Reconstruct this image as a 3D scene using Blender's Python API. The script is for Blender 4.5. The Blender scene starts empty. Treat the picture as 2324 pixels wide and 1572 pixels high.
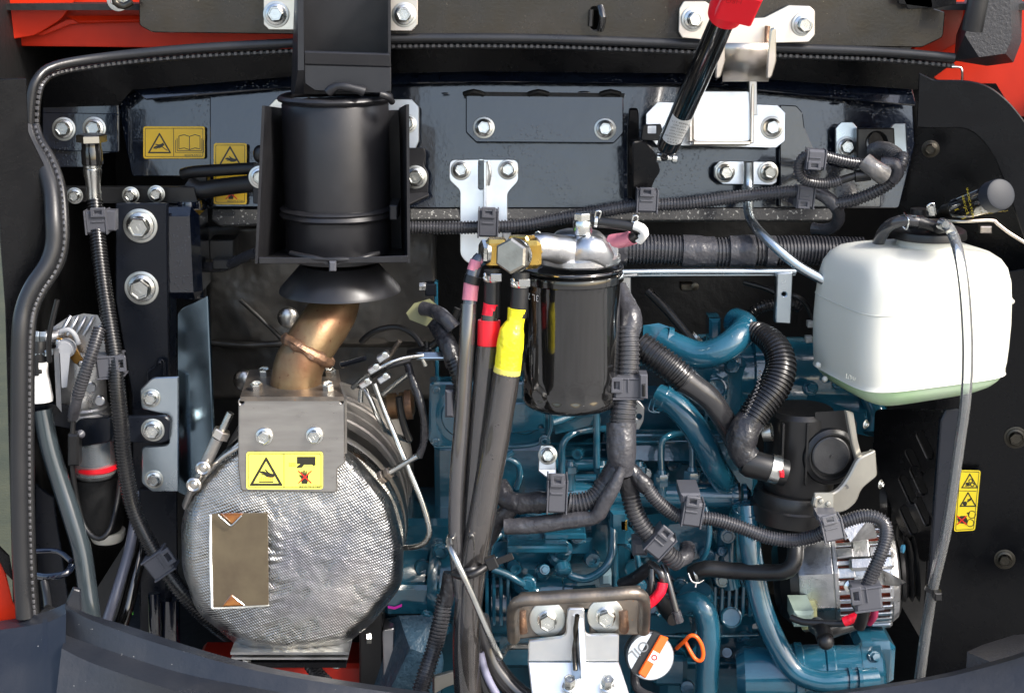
import bpy, bmesh, math, random
from mathutils import Vector, Matrix, noise
from mathutils.geometry import tessellate_polygon
random.seed(7)
R = math.radians
scene = bpy.context.scene
col = scene.collection
V = Vector
# ---------------------------------------------------------------- camera, sky, sun, exposure
PITCH, DIST, KPX = R(14), 1.5, 0.0004/1.5
FWD = V((0, math.cos(PITCH), -math.sin(PITCH)))
UPV = V((0, math.sin(PITCH), math.cos(PITCH)))
CAM = -FWD*DIST
cd = bpy.data.cameras.new('camera'); cam = bpy.data.objects.new('camera', cd); col.objects.link(cam)
cam.location = CAM; cam.rotation_euler = (R(90)-PITCH, 0, 0)
cd.sensor_width = 36; cd.lens = 36/(2324*KPX); cd.clip_start = .05; cd.clip_end = 2000
scene.camera = cam
SUN_EL, SUN_AZ = R(40), R(54)          # azimuth measured from behind the camera towards the right
w = bpy.data.worlds.new('World'); scene.world = w; w.use_nodes = True
wn = w.node_tree; wn.nodes.clear()
sky = wn.nodes.new('ShaderNodeTexSky'); sky.sky_type = 'NISHITA'; sky.sun_disc = False
sky.sun_elevation = SUN_EL; sky.sun_rotation = math.pi-SUN_AZ; sky.dust_density = 3; sky.ozone_density = 1; sky.air_density = 1
bg = wn.nodes.new('ShaderNodeBackground'); bg.inputs[1].default_value = .15
wo = wn.nodes.new('ShaderNodeOutputWorld')
wn.links.new(sky.outputs[0], bg.inputs[0]); wn.links.new(bg.outputs[0], wo.inputs[0])
sl = bpy.data.lights.new('sun', 'SUN'); sl.energy = 1.9; sl.angle = R(9); sl.color = (1, .96, .9)
so = bpy.data.objects.new('sun', sl); col.objects.link(so)
to_sun = V((math.sin(SUN_AZ)*math.cos(SUN_EL), -math.cos(SUN_AZ)*math.cos(SUN_EL), math.sin(SUN_EL)))
so.rotation_euler = to_sun.to_track_quat('Z', 'Y').to_euler(); so.location = to_sun*3
scene.view_settings.view_transform = 'Standard'; scene.view_settings.look = 'None'
scene.view_settings.exposure = 1.35; scene.view_settings.gamma = 1
scene.cycles.max_bounces = 8; scene.cycles.transparent_max_bounces = 12
# ---------------------------------------------------------------- placing things where the camera sees them
def ray(px, py):
    return FWD + V((1, 0, 0))*((px-1162)*KPX) - UPV*((py-786)*KPX)
def P(px, py, Y=0):                      # a point of the photograph at depth Y (mm) behind the reference plane
    d = ray(px, py); t = (Y/1000-CAM.y)/d.y
    return CAM+d*t
def S(px, py, Y=0):                      # metres per photograph pixel there
    d = ray(px, py); return (Y/1000-CAM.y)/d.y*KPX
class Fr:                                # a plane in the scene: yaw turns its face to the right, tilt turns it up
    def __init__(s, px, py, Y, yaw=0, tilt=0):
        s.o = P(px, py, Y); a, t = R(yaw), R(tilt)
        s.n = V((math.sin(a)*math.cos(t), -math.cos(a)*math.cos(t), math.sin(t)))
        s.u = V((math.cos(a), math.sin(a), 0)); s.v = s.n.cross(s.u); s.s = S(px, py, Y)
    def pt(s, px, py, off=0):
        d = ray(px, py); q = s.o+s.n*(off/1000)
        return CAM+d*((q-CAM).dot(s.n)/d.dot(s.n))
# ---------------------------------------------------------------- 2D outlines
def rr(x0, y0, x1, y1, r, n=4):
    return fil([(x0, y0), (x1, y0), (x1, y1), (x0, y1)], r, n)
def fil(poly, r, n=4):
    out = []; N = len(poly); rs = r if isinstance(r, (list, tuple)) else [r]*N
    for i in range(N):
        p = V(poly[i][:2]); a = V(poly[i-1][:2])-p; b = V(poly[(i+1) % N][:2])-p
        rad = min(rs[i], a.length*.48, b.length*.48)
        if rad < .3: out.append((p.x, p.y)); continue
        a.normalize(); b.normalize(); p0 = p+a*rad; p1 = p+b*rad
        for k in range(n+1):
            t = k/n; q = p0*(1-t)**2+p*2*t*(1-t)+p1*t*t
            out.append((q.x, q.y))
    return out
def circ(cx, cy, r, n=20, ry=None, a0=0):
    ry = ry or r
    return [(cx+r*math.cos(a0+2*math.pi*k/n), cy+ry*math.sin(a0+2*math.pi*k/n)) for k in range(n)]
def loc(poly, cx, cy, ang):
    c, s = math.cos(R(ang)), math.sin(R(ang))
    return [(cx+x*c-y*s, cy+x*s+y*c) for x, y in poly]
def area(p): return sum(p[i-1][0]*p[i][1]-p[i][0]*p[i-1][1] for i in range(len(p)))/2
def inset(poly, d):
    N = len(poly); out = []
    for i in range(N):
        p0, p, p1 = V(poly[i-1]), V(poly[i]), V(poly[(i+1) % N])
        e0 = p-p0; e1 = p1-p
        if e0.length < 1e-6 or e1.length < 1e-6: out.append(tuple(p)); continue
        e0.normalize(); e1.normalize()
        n0, n1 = V((-e0.y, e0.x)), V((-e1.y, e1.x)); m = n0+n1
        if m.length < 1e-3: m = n0.copy()
        m.normalize(); k = d/max(.45, m.dot(n0)); q = p+m*k
        out.append((q.x, q.y))
    return out
# ---------------------------------------------------------------- mesh builder
class MB:
    def __init__(s): s.bm = bmesh.new()
    def vs(s, pts): return [s.bm.verts.new(p) for p in pts]
    def f(s, vv):
        try: return s.bm.faces.new(vv)
        except ValueError: return None
def plate(mb, F, poly, t=3, ch=.6, holes=(), off=0):
    if ch*2 > t: ch = t*.4
    c = ch/1000/F.s
    loops = [list(poly) if area(poly) > 0 else list(poly)[::-1]]
    for h in holes: loops.append(list(h) if area(h) < 0 else list(h)[::-1])
    ins = [inset(l, c) for l in loops] if c > 0 else loops
    fr = [mb.vs([F.pt(x, y, off) for x, y in l]) for l in ins]
    if c > 0:
        mid = [mb.vs([F.pt(x, y, off)-F.n*(ch/1000) for x, y in l]) for l in loops]
    else: mid = fr
    bk = [mb.vs([F.pt(x, y, off)-F.n*(t/1000) for x, y in l]) for l in loops]
    tris = tessellate_polygon([[V((x, y, 0)) for x, y in l] for l in ins])
    ff = [v for l in fr for v in l]; fb = [v for l in bk for v in l]
    flat = [q for l in ins for q in l]
    for a, b, c_ in tris:
        q = [flat[a], flat[b], flat[c_]]
        if area(q) < 0: b, c_ = c_, b
        mb.f([ff[a], ff[c_], ff[b]]); mb.f([fb[a], fb[b], fb[c_]])
    for A, B in ((fr, mid), (mid, bk)):
        if A is B: continue
        for la, lb in zip(A, B):
            n = len(la)
            for i in range(n): mb.f([la[i], la[(i+1) % n], lb[(i+1) % n], lb[i]])
def crom(pts, step):
    n = len(pts); out = []
    for i in range(n-1):
        p0 = pts[max(i-1, 0)]; p1 = pts[i]; p2 = pts[i+1]; p3 = pts[min(i+2, n-1)]
        m = max(2, int(math.ceil((V(p2[:3])-V(p1[:3])).length/step)))
        for k in range(m):
            t = k/m
            out.append([.5*((2*b)+(-a+c)*t+(2*a-5*b+4*c-d)*t*t+(-a+3*b-3*c+d)*t**3) for a, b, c, d in zip(p0, p1, p2, p3)])
    out.append(list(pts[-1])); return out
def sweep(mb, pts, rads, seg=14, cap=True, flat=1.0, flatdir=None):
    rings = []; t0 = (pts[1]-pts[0]).normalized()
    nrm = t0.orthogonal().normalized()
    if flatdir is not None: nrm = (flatdir-t0*flatdir.dot(t0)).normalized()
    for i, p in enumerate(pts):
        t = (pts[min(i+1, len(pts)-1)]-pts[max(i-1, 0)])
        if t.length < 1e-9: t = t0
        t = t.normalized(); nrm = (nrm-t*nrm.dot(t)).normalized(); b = t.cross(nrm); t0 = t
        rings.append(mb.vs([p+(nrm*math.cos(2*math.pi*k/seg)*flat+b*math.sin(2*math.pi*k/seg))*rads[i] for k in range(seg)]))
    for a, b in zip(rings, rings[1:]):
        for k in range(seg): mb.f([a[k], a[(k+1) % seg], b[(k+1) % seg], b[k]])
    if cap: mb.f(rings[0][::-1]); mb.f(rings[-1])
def path(pts, r, step=.006):
    q = []
    for p in pts:
        rad = p[3] if len(p) > 3 else r
        w_ = P(p[0], p[1], p[2]); q.append((w_.x, w_.y, w_.z, rad*S(p[0], p[1], p[2])))
    return crom(q, step)
def tube(mb, pts, r=10, seg=14, step=.006, cap=True, flat=1, flatdir=None, wob=0):
    c = path(pts, r, step); rad = [x[3] for x in c]
    if wob: rad = [x*(1+wob*noise.noise(V(c[i][:3])*90)) for i, x in enumerate(rad)]
    sweep(mb, [V(x[:3]) for x in c], rad, seg, cap, flat, flatdir)
def ribbed(mb, pts, r=14, pitch=8.5, depth=.16, seg=14, cap=True):
    c = path(pts, r, .0012); L = [0]
    for a, b in zip(c, c[1:]): L.append(L[-1]+(V(a[:3])-V(b[:3])).length)
    s0 = S(pts[0][0], pts[0][1], pts[0][2])*pitch; n = max(3, int(L[-1]/s0)); out = []; rad = []
    import bisect
    fr = [(0, 0), (.14, 1), (.5, 1), (.64, 0)]
    for k in range(n):
        for f_, h in fr:
            d = (k+f_)/n*L[-1]; i = min(max(bisect.bisect_right(L, d)-1, 0), len(c)-2)
            t = (d-L[i])/max(1e-9, L[i+1]-L[i]); a = V(c[i]) if 0 else c[i]; b = c[i+1]
            x = [u*(1-t)+v*t for u, v in zip(a, b)]
            out.append(V(x[:3])); rad.append(x[3]*(1 if h else 1-depth))
    sweep(mb, out, rad, seg, cap)
def rev(mb, O, ax, prof, seg=32, sx=1, ref=None, a0=0, a1=2*math.pi):
    ax = ax.normalized(); n = ref-ax*ref.dot(ax) if ref is not None else ax.orthogonal()
    n = n.normalized(); b = ax.cross(n); rings = []
    full = abs(a1-a0-2*math.pi) < 1e-5; m = seg if full else seg+1
    for r, h in prof:
        if r < 1e-7: rings.append([mb.bm.verts.new(O+ax*h)])
        else: rings.append(mb.vs([O+ax*h+(n*math.cos(a0+(a1-a0)*k/seg)*sx+b*math.sin(a0+(a1-a0)*k/seg))*r for k in range(m)]))
    for A, B in zip(rings, rings[1:]):
        for k in range(seg):
            k1 = (k+1) % m if full else k+1
            if len(A) == 1 and len(B) == 1: continue
            if len(A) == 1: mb.f([A[0], B[k1], B[k]])
            elif len(B) == 1: mb.f([A[k], A[k1], B[0]])
            else: mb.f([A[k], A[k1], B[k1], B[k]])
def revp(mb, px, py, Y, ax, prof, seg=32, **kw):   # lathe with its profile in photograph pixels
    s = S(px, py, Y); rev(mb, P(px, py, Y), V(ax), [(r*s, h*s) for r, h in prof], seg, **kw)
def hull(mb, pts):
    vv = mb.vs(pts); g = bmesh.ops.convex_hull(mb.bm, input=vv)
    dead = [e for e in g['geom_interior']+g['geom_unused'] if isinstance(e, bmesh.types.BMVert)]
    if dead: bmesh.ops.delete(mb.bm, geom=list(set(dead)), context='VERTS')
def obox(mb, c, ax, hs, ch=.0008):
    x, y, z = ax; hx, hy, hz = hs; ch = min(ch, hx*.45, hy*.45, hz*.45); pts = []
    for i in (-1, 1):
        for j in (-1, 1):
            for k in (-1, 1):
                pts += [c+x*i*(hx-ch)+y*j*hy+z*k*(hz-ch), c+x*i*hx+y*j*(hy-ch)+z*k*(hz-ch), c+x*i*(hx-ch)+y*j*(hy-ch)+z*k*hz] if ch > 0 else [c+x*i*hx+y*j*hy+z*k*hz]
    hull(mb, pts)
def pbox(mb, x0, y0, x1, y1, Yf, Yb, ch=.8):       # box whose front face fills a rectangle of the photograph
    F = Fr((x0+x1)/2, (y0+y1)/2, Yf); plate(mb, F, [(x0, y0), (x1, y0), (x1, y1), (x0, y1)], Yb-Yf, ch)
def hexp(mb, O, ax, r, h, ch=.15, seg=6, ref=None):
    rev(mb, O, ax, [(0, 0), (r, 0), (r, h*(1-ch)), (r*(1-ch*.8), h), (0, h)], seg, ref=ref)
def ball(mb, O, r, seg=16, sc=(1, 1, 1)):
    m = Matrix.Translation(O) @ Matrix.Diagonal((sc[0], sc[1], sc[2], 1)); bmesh.ops.create_uvsphere(mb.bm, u_segments=seg, v_segments=seg//2+2, radius=r, matrix=m)
def crinkle(mb, amp, sc, seed=0):
    mb.bm.normal_update(); mv = [(v, v.normal.copy()*amp*noise.noise(v.co*sc+V((seed, 0, 0)))) for v in mb.bm.verts]
    for v, d in mv: v.co += d
# ---------------------------------------------------------------- objects
def finish(mb, name, mat, parent=None, smooth=32):
    bmesh.ops.recalc_face_normals(mb.bm, faces=mb.bm.faces)
    me = bpy.data.meshes.new(name); mb.bm.to_mesh(me); mb.bm.free()
    me.materials.append(mat)
    me.polygons.foreach_set('use_smooth', [True]*len(me.polygons)); me.set_sharp_from_angle(angle=R(smooth))
    o = bpy.data.objects.new(name, me); col.objects.link(o)
    if parent is not None: o.parent = parent
    return o
def tag(o, label=None, cat=None, group=None, kind=None):
    if label: o['label'] = label
    if cat: o['category'] = cat
    if group: o['group'] = group
    if kind: o['kind'] = kind
    return o
def thing(name, label, cat, group=None):
    o = bpy.data.objects.new(name, None); o.empty_display_size = .02; col.objects.link(o); return tag(o, label, cat, group)
def PL(parent, name, mat, F, poly, t=3, ch=.6, holes=(), off=0):
    mb = MB(); plate(mb, F, poly, t, ch, holes, off); return finish(mb, name, mat, parent)
def TB(parent, name, mat, pts, r=10, **kw):
    mb = MB(); tube(mb, pts, r, **kw); return finish(mb, name, mat, parent, 50)
def RB(parent, name, mat, pts, r=14, **kw):
    mb = MB(); ribbed(mb, pts, r, **kw); return finish(mb, name, mat, parent, 35)
def RV(parent, name, mat, px, py, Y, ax, prof, seg=32, smooth=32, **kw):
    mb = MB(); revp(mb, px, py, Y, ax, prof, seg, **kw); return finish(mb, name, mat, parent, smooth)
def BX(parent, name, mat, x0, y0, x1, y1, Yf, Yb, ch=1):
    mb = MB(); pbox(mb, x0, y0, x1, y1, Yf, Yb, ch); return finish(mb, name, mat, parent)
def BL(parent, name, mat, px, py, Y, r, sc=(1, 1, 1), seg=20):
    mb = MB(); ball(mb, P(px, py, Y), r*S(px, py, Y), seg, sc); return finish(mb, name, mat, parent)
# ---------------------------------------------------------------- materials
def lin(r, g, b): return tuple(((c/255)/12.92 if c/255 <= .04045 else ((c/255+.055)/1.055)**2.4) for c in (r, g, b))+(1,)
def mat(name, c, rough=.4, metal=0, var=None, vscale=30, bump=0, bscale=300, rvar=0, rscale=40, coat=0, spec=.5, fleck=None, fscale=900, fth=.68, bump2=0, b2scale=25, stretch=None, drops=0):
    m = bpy.data.materials.new(name); m.use_nodes = True; nt = m.node_tree; N, L = nt.nodes, nt.links
    b = N['Principled BSDF']; b.inputs['Base Color'].default_value = (*c[:3], 1)
    b.inputs['Roughness'].default_value = rough; b.inputs['Metallic'].default_value = metal
    b.inputs['Coat Weight'].default_value = coat; b.inputs['Coat Roughness'].default_value = .05
    b.inputs['Specular IOR Level'].default_value = spec
    tc = N.new('ShaderNodeTexCoord'); src = tc.outputs['Object']
    if stretch:
        mp = N.new('ShaderNodeMapping'); mp.inputs['Scale'].default_value = stretch; L.new(src, mp.inputs[0]); src = mp.outputs[0]
    def nz(sc, det=4, rg=.55):
        n = N.new('ShaderNodeTexNoise'); n.inputs['Scale'].default_value = sc; n.inputs['Detail'].default_value = det; n.inputs['Roughness'].default_value = rg
        L.new(src, n.inputs['Vector']); return n.outputs['Fac']
    def rng(f, a, b_, c_, d):
        r = N.new('ShaderNodeMapRange'); r.inputs[1].default_value = a; r.inputs[2].default_value = b_; r.inputs[3].default_value = c_; r.inputs[4].default_value = d
        L.new(f, r.inputs[0]); return r.outputs[0]
    colr = None
    if var:
        mx = N.new('ShaderNodeMix'); mx.data_type = 'RGBA'; mx.inputs[6].default_value = (*c[:3], 1); mx.inputs[7].default_value = (*var[:3], 1)
        L.new(rng(nz(vscale), .38, .66, 0, 1), mx.inputs[0]); colr = mx.outputs[2]
    if fleck:
        mx = N.new('ShaderNodeMix'); mx.data_type = 'RGBA'; mx.inputs[7].default_value = (*fleck[:3], 1)
        if colr: L.new(colr, mx.inputs[6])
        else: mx.inputs[6].default_value = (*c[:3], 1)
        L.new(rng(nz(fscale, 2), fth, fth+.04, 0, 1), mx.inputs[0]); colr = mx.outputs[2]
    if colr: L.new(colr, b.inputs['Base Color'])
    if rvar: L.new(rng(nz(rscale), .3, .7, max(.02, rough-rvar), rough+rvar), b.inputs['Roughness'])
    prev = None
    for st, sc in ((bump, bscale), (bump2, b2scale)):
        if st:
            bp = N.new('ShaderNodeBump'); bp.inputs['Strength'].default_value = st; bp.inputs['Distance'].default_value = .3/sc
            L.new(nz(sc, 3), bp.inputs['Height'])
            if prev: L.new(prev, bp.inputs['Normal'])
            prev = bp.outputs[0]
    if drops:
        vo = N.new('ShaderNodeTexVoronoi'); vo.inputs['Scale'].default_value = 280; L.new(src, vo.inputs['Vector'])
        mk = rng(nz(9, 2), .5, .62, 0, 1); h = rng(vo.outputs['Distance'], .12, .34, 1, 0)
        mu = N.new('ShaderNodeMath'); mu.operation = 'MULTIPLY'; L.new(mk, mu.inputs[0]); L.new(h, mu.inputs[1])
        bp = N.new('ShaderNodeBump'); bp.inputs['Strength'].default_value = drops; bp.inputs['Distance'].default_value = .0012
        L.new(mu.outputs[0], bp.inputs['Height'])
        if prev: L.new(prev, bp.inputs['Normal'])
        prev = bp.outputs[0]
    if prev: L.new(prev, b.inputs['Normal'])
    return m
PANEL = mat('black_gloss_paint', (.003, .005, .012), .14, var=(.004, .007, .015), bump=.13, bscale=260, bump2=.05, b2scale=18, rvar=.05, coat=1, drops=.3)
BLK = mat('black_paint', (.003, .0032, .004), .26, bump=.15, bscale=350, rvar=.08, fleck=(.05, .05, .05), fscale=600, fth=.78, spec=.25)
POST = mat('dark_grey_frame_paint', (.007, .009, .014), .30, bump=.12, bscale=400, rvar=.08, fleck=(.1, .1, .1), fscale=500, fth=.79, spec=.3)
SATIN = mat('satin_black_heat_paint', (.016, .016, .018), .38, var=(.011, .011, .013), vscale=25, bump=.12, bscale=900, rvar=.08, fleck=(.16, .16, .16), fscale=700, fth=.78, metal=.15)
MATTE = mat('dark_matte', (.002, .002, .0022), .6, bump=.3, bscale=80)
RUB = mat('black_rubber', (.009, .009, .0095), .36, bump=.12, bscale=500, rvar=.1)
RUBG = mat('grey_seal_rubber', (.012, .0125, .014), .36, bump=.1, bscale=400, rvar=.1, rscale=20)
COND = mat('grey_conduit_plastic', (.048, .048, .053), .26, bump=.06, bscale=300, rvar=.08, var=(.030, .030, .034), vscale=40)
SLEEVEG = mat('blue_grey_sleeve_hose', (.060, .068, .085), .18, coat=1, rvar=.04)
SLEEVEB = mat('brown_grey_sleeve_hose', (.034, .031, .030), .14, coat=1, rvar=.04, var=(.024, .022, .021), vscale=25)
CONDB = mat('black_conduit_plastic', (.010, .010, .011), .28, bump=.05, bscale=300, rvar=.08)
TAPE = mat('grey_wrapping_tape', (.042, .042, .048), .30, bump=.5, bscale=120, bump2=.5, b2scale=45, rvar=.1)
TAPEB = mat('black_wrapping_tape', (.018, .018, .021), .30, bump=.6, bscale=150, bump2=.5, b2scale=50, rvar=.1)
CLIP = mat('grey_clip_plastic', (.070, .072, .084), .40, bump=.05, bscale=500, rvar=.06)
ZINC = mat('bright_zinc_plate', (.80, .80, .78), .34, 1, var=(.68, .70, .72), vscale=25, bump=.08, bscale=900, rvar=.08, rscale=30)
ZINCB = mat('bluish_zinc_plate', (.52, .58, .62), .30, 1, var=(.40, .47, .52), vscale=12, bump=.04, bscale=700, rvar=.08, rscale=20)
ZINCY = mat('yellowish_zinc_plate', (.72, .66, .52), .36, 1, var=(.62, .55, .50), vscale=18, bump=.08, bscale=900, rvar=.1, fleck=(.25, .18, .12), fscale=500, fth=.76)
BOLT = mat('zinc_bolt', (.74, .74, .70), .22, 1, var=(.60, .62, .60), vscale=160, bump=.2, bscale=700, rvar=.1, rscale=200)
WASH = mat('zinc_washer', (.66, .66, .62), .38, 1, var=(.52, .54, .50), vscale=140, bump=.15, bscale=900, rvar=.08)
BOLTD = mat('stained_bolt', (.10, .095, .08), .36, 1, var=(.05, .04, .03), vscale=120, bump=.3, bscale=600)
ALU = mat('cast_aluminium', (.64, .64, .64), .34, 1, var=(.50, .51, .53), vscale=60, bump=.5, bscale=700, rvar=.1, bump2=.2, b2scale=60)
ALUD = mat('dull_cast_aluminium', (.40, .40, .41), .42, 1, var=(.30, .31, .33), vscale=50, bump=.4, bscale=600, rvar=.1)
STEEL = mat('brushed_steel_sheet', (.40, .38, .35), .34, .9, var=(.33, .31, .29), vscale=15, bump=.06, bscale=500, rvar=.08, stretch=(1, 1, 6))
SHELL = mat('muffler_shell_steel', (.50, .47, .43), .36, .55, var=(.36, .34, .31), vscale=20, rvar=.08, stretch=(1, .2, 1), bump=.1, bscale=200)
STEELB = mat('stainless_shell', (.62, .60, .56), .30, 1, var=(.48, .46, .43), vscale=20, rvar=.08, stretch=(1, .2, 1), bump=.1, bscale=200)
ROD = mat('steel_rod', (.62, .63, .61), .26, 1, bump=.05, bscale=500, rvar=.08, var=(.5, .5, .47), vscale=60)
RAW = mat('weathered_raw_steel', (.15, .135, .12), .38, .8, var=(.24, .20, .16), vscale=40, bump=.3, bscale=350, rvar=.12, fleck=(.30, .16, .08), fscale=260, fth=.72)
HEAT = mat('heat_tinted_exhaust_pipe', (.21, .145, .075), .38, .7, var=(.15, .075, .038), vscale=30, bump=.15, bscale=250, rvar=.1, fleck=(.10, .04, .02), fscale=240, fth=.68)
WELD = mat('rusty_weld_bead', (.16, .10, .07), .42, .7, var=(.30, .17, .10), vscale=120, bump=.9, bscale=420)
BRASS = mat('yellow_chromate_brass', (.74, .50, .14), .26, 1, var=(.62, .38, .08), vscale=60, bump=.1, bscale=700, rvar=.08)
CANM = mat('black_filter_enamel', (.006, .006, .006), .10, bump=.03, bscale=60, coat=1, rvar=.04, rscale=30, fleck=(.25, .25, .25), fscale=420, fth=.80)
BLUE = mat('engine_blue_enamel', (.012, .082, .130), .16, var=(.009, .066, .108), vscale=30, bump=.12, bscale=200, rvar=.06, coat=1, bump2=.15, b2scale=60)
BLUEC = mat('rough_cast_blue_paint', (.030, .065, .100), .36, var=(.020, .050, .082), vscale=60, bump=1, bscale=300, bump2=.8, b2scale=130)
ORG = mat('orange_body_paint', (.50, .020, .002), .36, var=(.44, .017, .002), spec=.3, bump=.04, bscale=200, rvar=.05)
RED = mat('red_plastic', (.80, .010, .022), .34, bump=.05, bscale=400)
REDT = mat('red_tape', (.80, .008, .030), .30, bump=.3, bscale=100, bump2=.5, b2scale=60)
YELT = mat('yellow_tape', (.86, .74, .015), .30, bump=.2, bscale=100, bump2=.5, b2scale=50)
PINK = mat('pink_tape', (.62, .20, .26), .34, bump=.2, bscale=100, bump2=.4, b2scale=60)
WHT = mat('white_tape', (.78, .77, .74), .42, bump=.5, bscale=130, bump2=.4, b2scale=50)
STK = mat('warning_yellow', (.86, .66, .02), .38)
STKP = mat('pale_warning_yellow', (.88, .82, .12), .36)
STKD = mat('amber_warning_yellow', (.80, .50, .01), .38)
INK = mat('black_print', (.02, .018, .01), .45)
INKR = mat('red_print', (.70, .02, .01), .45)
INKO = mat('orange_print', (.85, .30, .02), .45)
INKW = mat('white_print', (.75, .75, .75), .45)
INKY = mat('yellow_print', (.70, .52, .03), .45)
LABW = mat('silver_label', (.62, .63, .62), .4)
FOAM = mat('speckled_foam', (.055, .055, .055), .8, bump=.8, bscale=260, fleck=(.35, .35, .33), fscale=330, fth=.62)
INSU = mat('black_foil_insulation', (.034, .032, .029), .38, .3, bump=.15, bscale=300, bump2=.5, b2scale=14, rvar=.1)
PANE = mat('brown_steel_window', (.17, .135, .085), .42, .6, var=(.13, .10, .065), vscale=30, bump=.05, bscale=300)
AMB = mat('amber_varnish', (.16, .045, .005), .12, var=(.26, .10, .012), vscale=80, coat=1)
COPPER = mat('copper_winding', (.30, .05, .02), .34, .4, bump=1, bscale=500, stretch=(8, 1, 1))
GREEN = mat('green_plastic', (.12, .62, .06), .4)
PGREEN = mat('pale_green_plastic', (.30, .38, .32), .4)
LEVER = mat('grey_lever_plastic', (.30, .31, .33), .42, bump=.1, bscale=400)
ORNG = mat('orange_plastic', (.86, .12, .01), .34)
CAPS = mat('silver_cap_plastic', (.52, .55, .58), .30, .5)
MAG = mat('magenta_paint_mark', (.8, .04, .55), .4)
DISC = mat('worn_black_disc', (.028, .029, .031), .42, bump=.3, bscale=500, var=(.018, .018, .02), vscale=60)
PLB = mat('black_moulded_plastic', (.008, .008, .0085), .36, bump=.2, bscale=900, rvar=.08)
SILL = mat('weathered_black_sill', (.030, .034, .042), .38, var=(.040, .042, .048), vscale=20, bump=.2, bscale=300, rvar=.12, rscale=14, fleck=(.5, .5, .48), fscale=300, fth=.745, bump2=.1, b2scale=18)
PAD = mat('textured_black_pad', (.028, .028, .031), .40, bump=.9, bscale=420)
GRND = mat('concrete_ground', (.30, .29, .27), .85, var=(.22, .21, .19), vscale=1.2, bump=.2, bscale=30)
TBLK = mat('glossy_strut_paint', (.005, .005, .005), .12, coat=1, rvar=.04)
# clear vinyl: mostly see-through with a glossy skin
def clear_mat(name, c, base=.12, rough=.06, dif=.05):
    m = bpy.data.materials.new(name); m.use_nodes = True; nt = m.node_tree; N, L = nt.nodes, nt.links; N.clear()
    o = N.new('ShaderNodeOutputMaterial'); tr = N.new('ShaderNodeBsdfTransparent'); tr.inputs[0].default_value = (*c, 1)
    df = N.new('ShaderNodeBsdfDiffuse'); df.inputs[0].default_value = (*[x*(.85 if dif > .1 else .6) for x in c], 1); gl = N.new('ShaderNodeBsdfGlossy'); gl.inputs['Roughness'].default_value = rough
    m0 = N.new('ShaderNodeMixShader'); m0.inputs[0].default_value = dif; L.new(tr.outputs[0], m0.inputs[1]); L.new(df.outputs[0], m0.inputs[2])
    fr = N.new('ShaderNodeFresnel'); fr.inputs[0].default_value = 1.5; ad = N.new('ShaderNodeMath'); ad.operation = 'ADD'; ad.use_clamp = True; ad.inputs[1].default_value = base; L.new(fr.outputs[0], ad.inputs[0])
    mx = N.new('ShaderNodeMixShader'); L.new(ad.outputs[0], mx.inputs[0]); L.new(m0.outputs[0], mx.inputs[1]); L.new(gl.outputs[0], mx.inputs[2]); L.new(mx.outputs[0], o.inputs[0])
    return m
CLEAR = clear_mat('clear_vinyl', (.97, .985, .975), .0, .05, .13)
SMOKE = clear_mat('smoky_vinyl', (.80, .75, .72), .07, .04, .05)
def quilt_mat():
    m = mat('woven_foil_quilt', (.47, .46, .43), .30, 1, var=(.27, .275, .29), vscale=12, rvar=.08, bump2=.28, b2scale=40, bump=.3, bscale=160)  # darker blue-grey var patches paint reflections into the foil colour
    nt = m.node_tree; N, L = nt.nodes, nt.links; b = N['Principled BSDF']; prev = b.inputs['Normal'].links[0].from_socket
    tc = N.new('ShaderNodeTexCoord'); sp = N.new('ShaderNodeSeparateXYZ'); L.new(tc.outputs['Object'], sp.inputs[0])
    nn = N.new('ShaderNodeTexNoise'); nn.inputs['Scale'].default_value = 14; L.new(tc.outputs['Object'], nn.inputs['Vector'])
    def M(op, a, b_):
        n = N.new('ShaderNodeMath'); n.operation = op
        for i, x in ((0, a), (1, b_)):
            if x is None: continue
            if isinstance(x, (int, float)): n.inputs[i].default_value = x
            else: L.new(x, n.inputs[i])
        return n.outputs[0]
    wob = M('MULTIPLY', nn.outputs['Fac'], .009)
    a = M('ADD', M('ADD', sp.outputs['X'], M('MULTIPLY', sp.outputs['Z'], .75)), wob); c = M('SUBTRACT', M('ADD', sp.outputs['Z'], wob), M('MULTIPLY', sp.outputs['X'], .35))
    h = M('ADD', M('SINE', M('MULTIPLY', a, 2*math.pi/.0026), None), M('SINE', M('MULTIPLY', c, 2*math.pi/.0028), None))
    bp = N.new('ShaderNodeBump'); bp.inputs['Strength'].default_value = .55; bp.inputs['Distance'].default_value = .0003
    L.new(h, bp.inputs['Height']); L.new(prev, bp.inputs['Normal']); L.new(bp.outputs[0], b.inputs['Normal'])
    return m
QUILT = quilt_mat()
def tank_mat():
    m = bpy.data.materials.new('translucent_tank_plastic'); m.use_nodes = True; nt = m.node_tree; N, L = nt.nodes, nt.links; b = N['Principled BSDF']
    b.inputs['Roughness'].default_value = .38; b.inputs['Subsurface Weight'].default_value = .0
    b.inputs['Base Color'].default_value = (.68, .68, .61, 1)
    t = N.new('ShaderNodeBsdfTranslucent'); t.inputs[0].default_value = (.80, .85, .78, 1)
    mx = N.new('ShaderNodeMixShader'); mx.inputs[0].default_value = .12; o = N['Material Output']
    n = N.new('ShaderNodeTexNoise'); n.inputs['Scale'].default_value = 500; bp = N.new('ShaderNodeBump'); bp.inputs['Strength'].default_value = .15; bp.inputs['Distance'].default_value = .0004
    L.new(n.outputs['Fac'], bp.inputs['Height']); L.new(bp.outputs[0], b.inputs['Normal'])
    L.new(b.outputs[0], mx.inputs[1]); L.new(t.outputs[0], mx.inputs[2]); L.new(mx.outputs[0], o.inputs[0]); return m
TANK = tank_mat()
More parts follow.
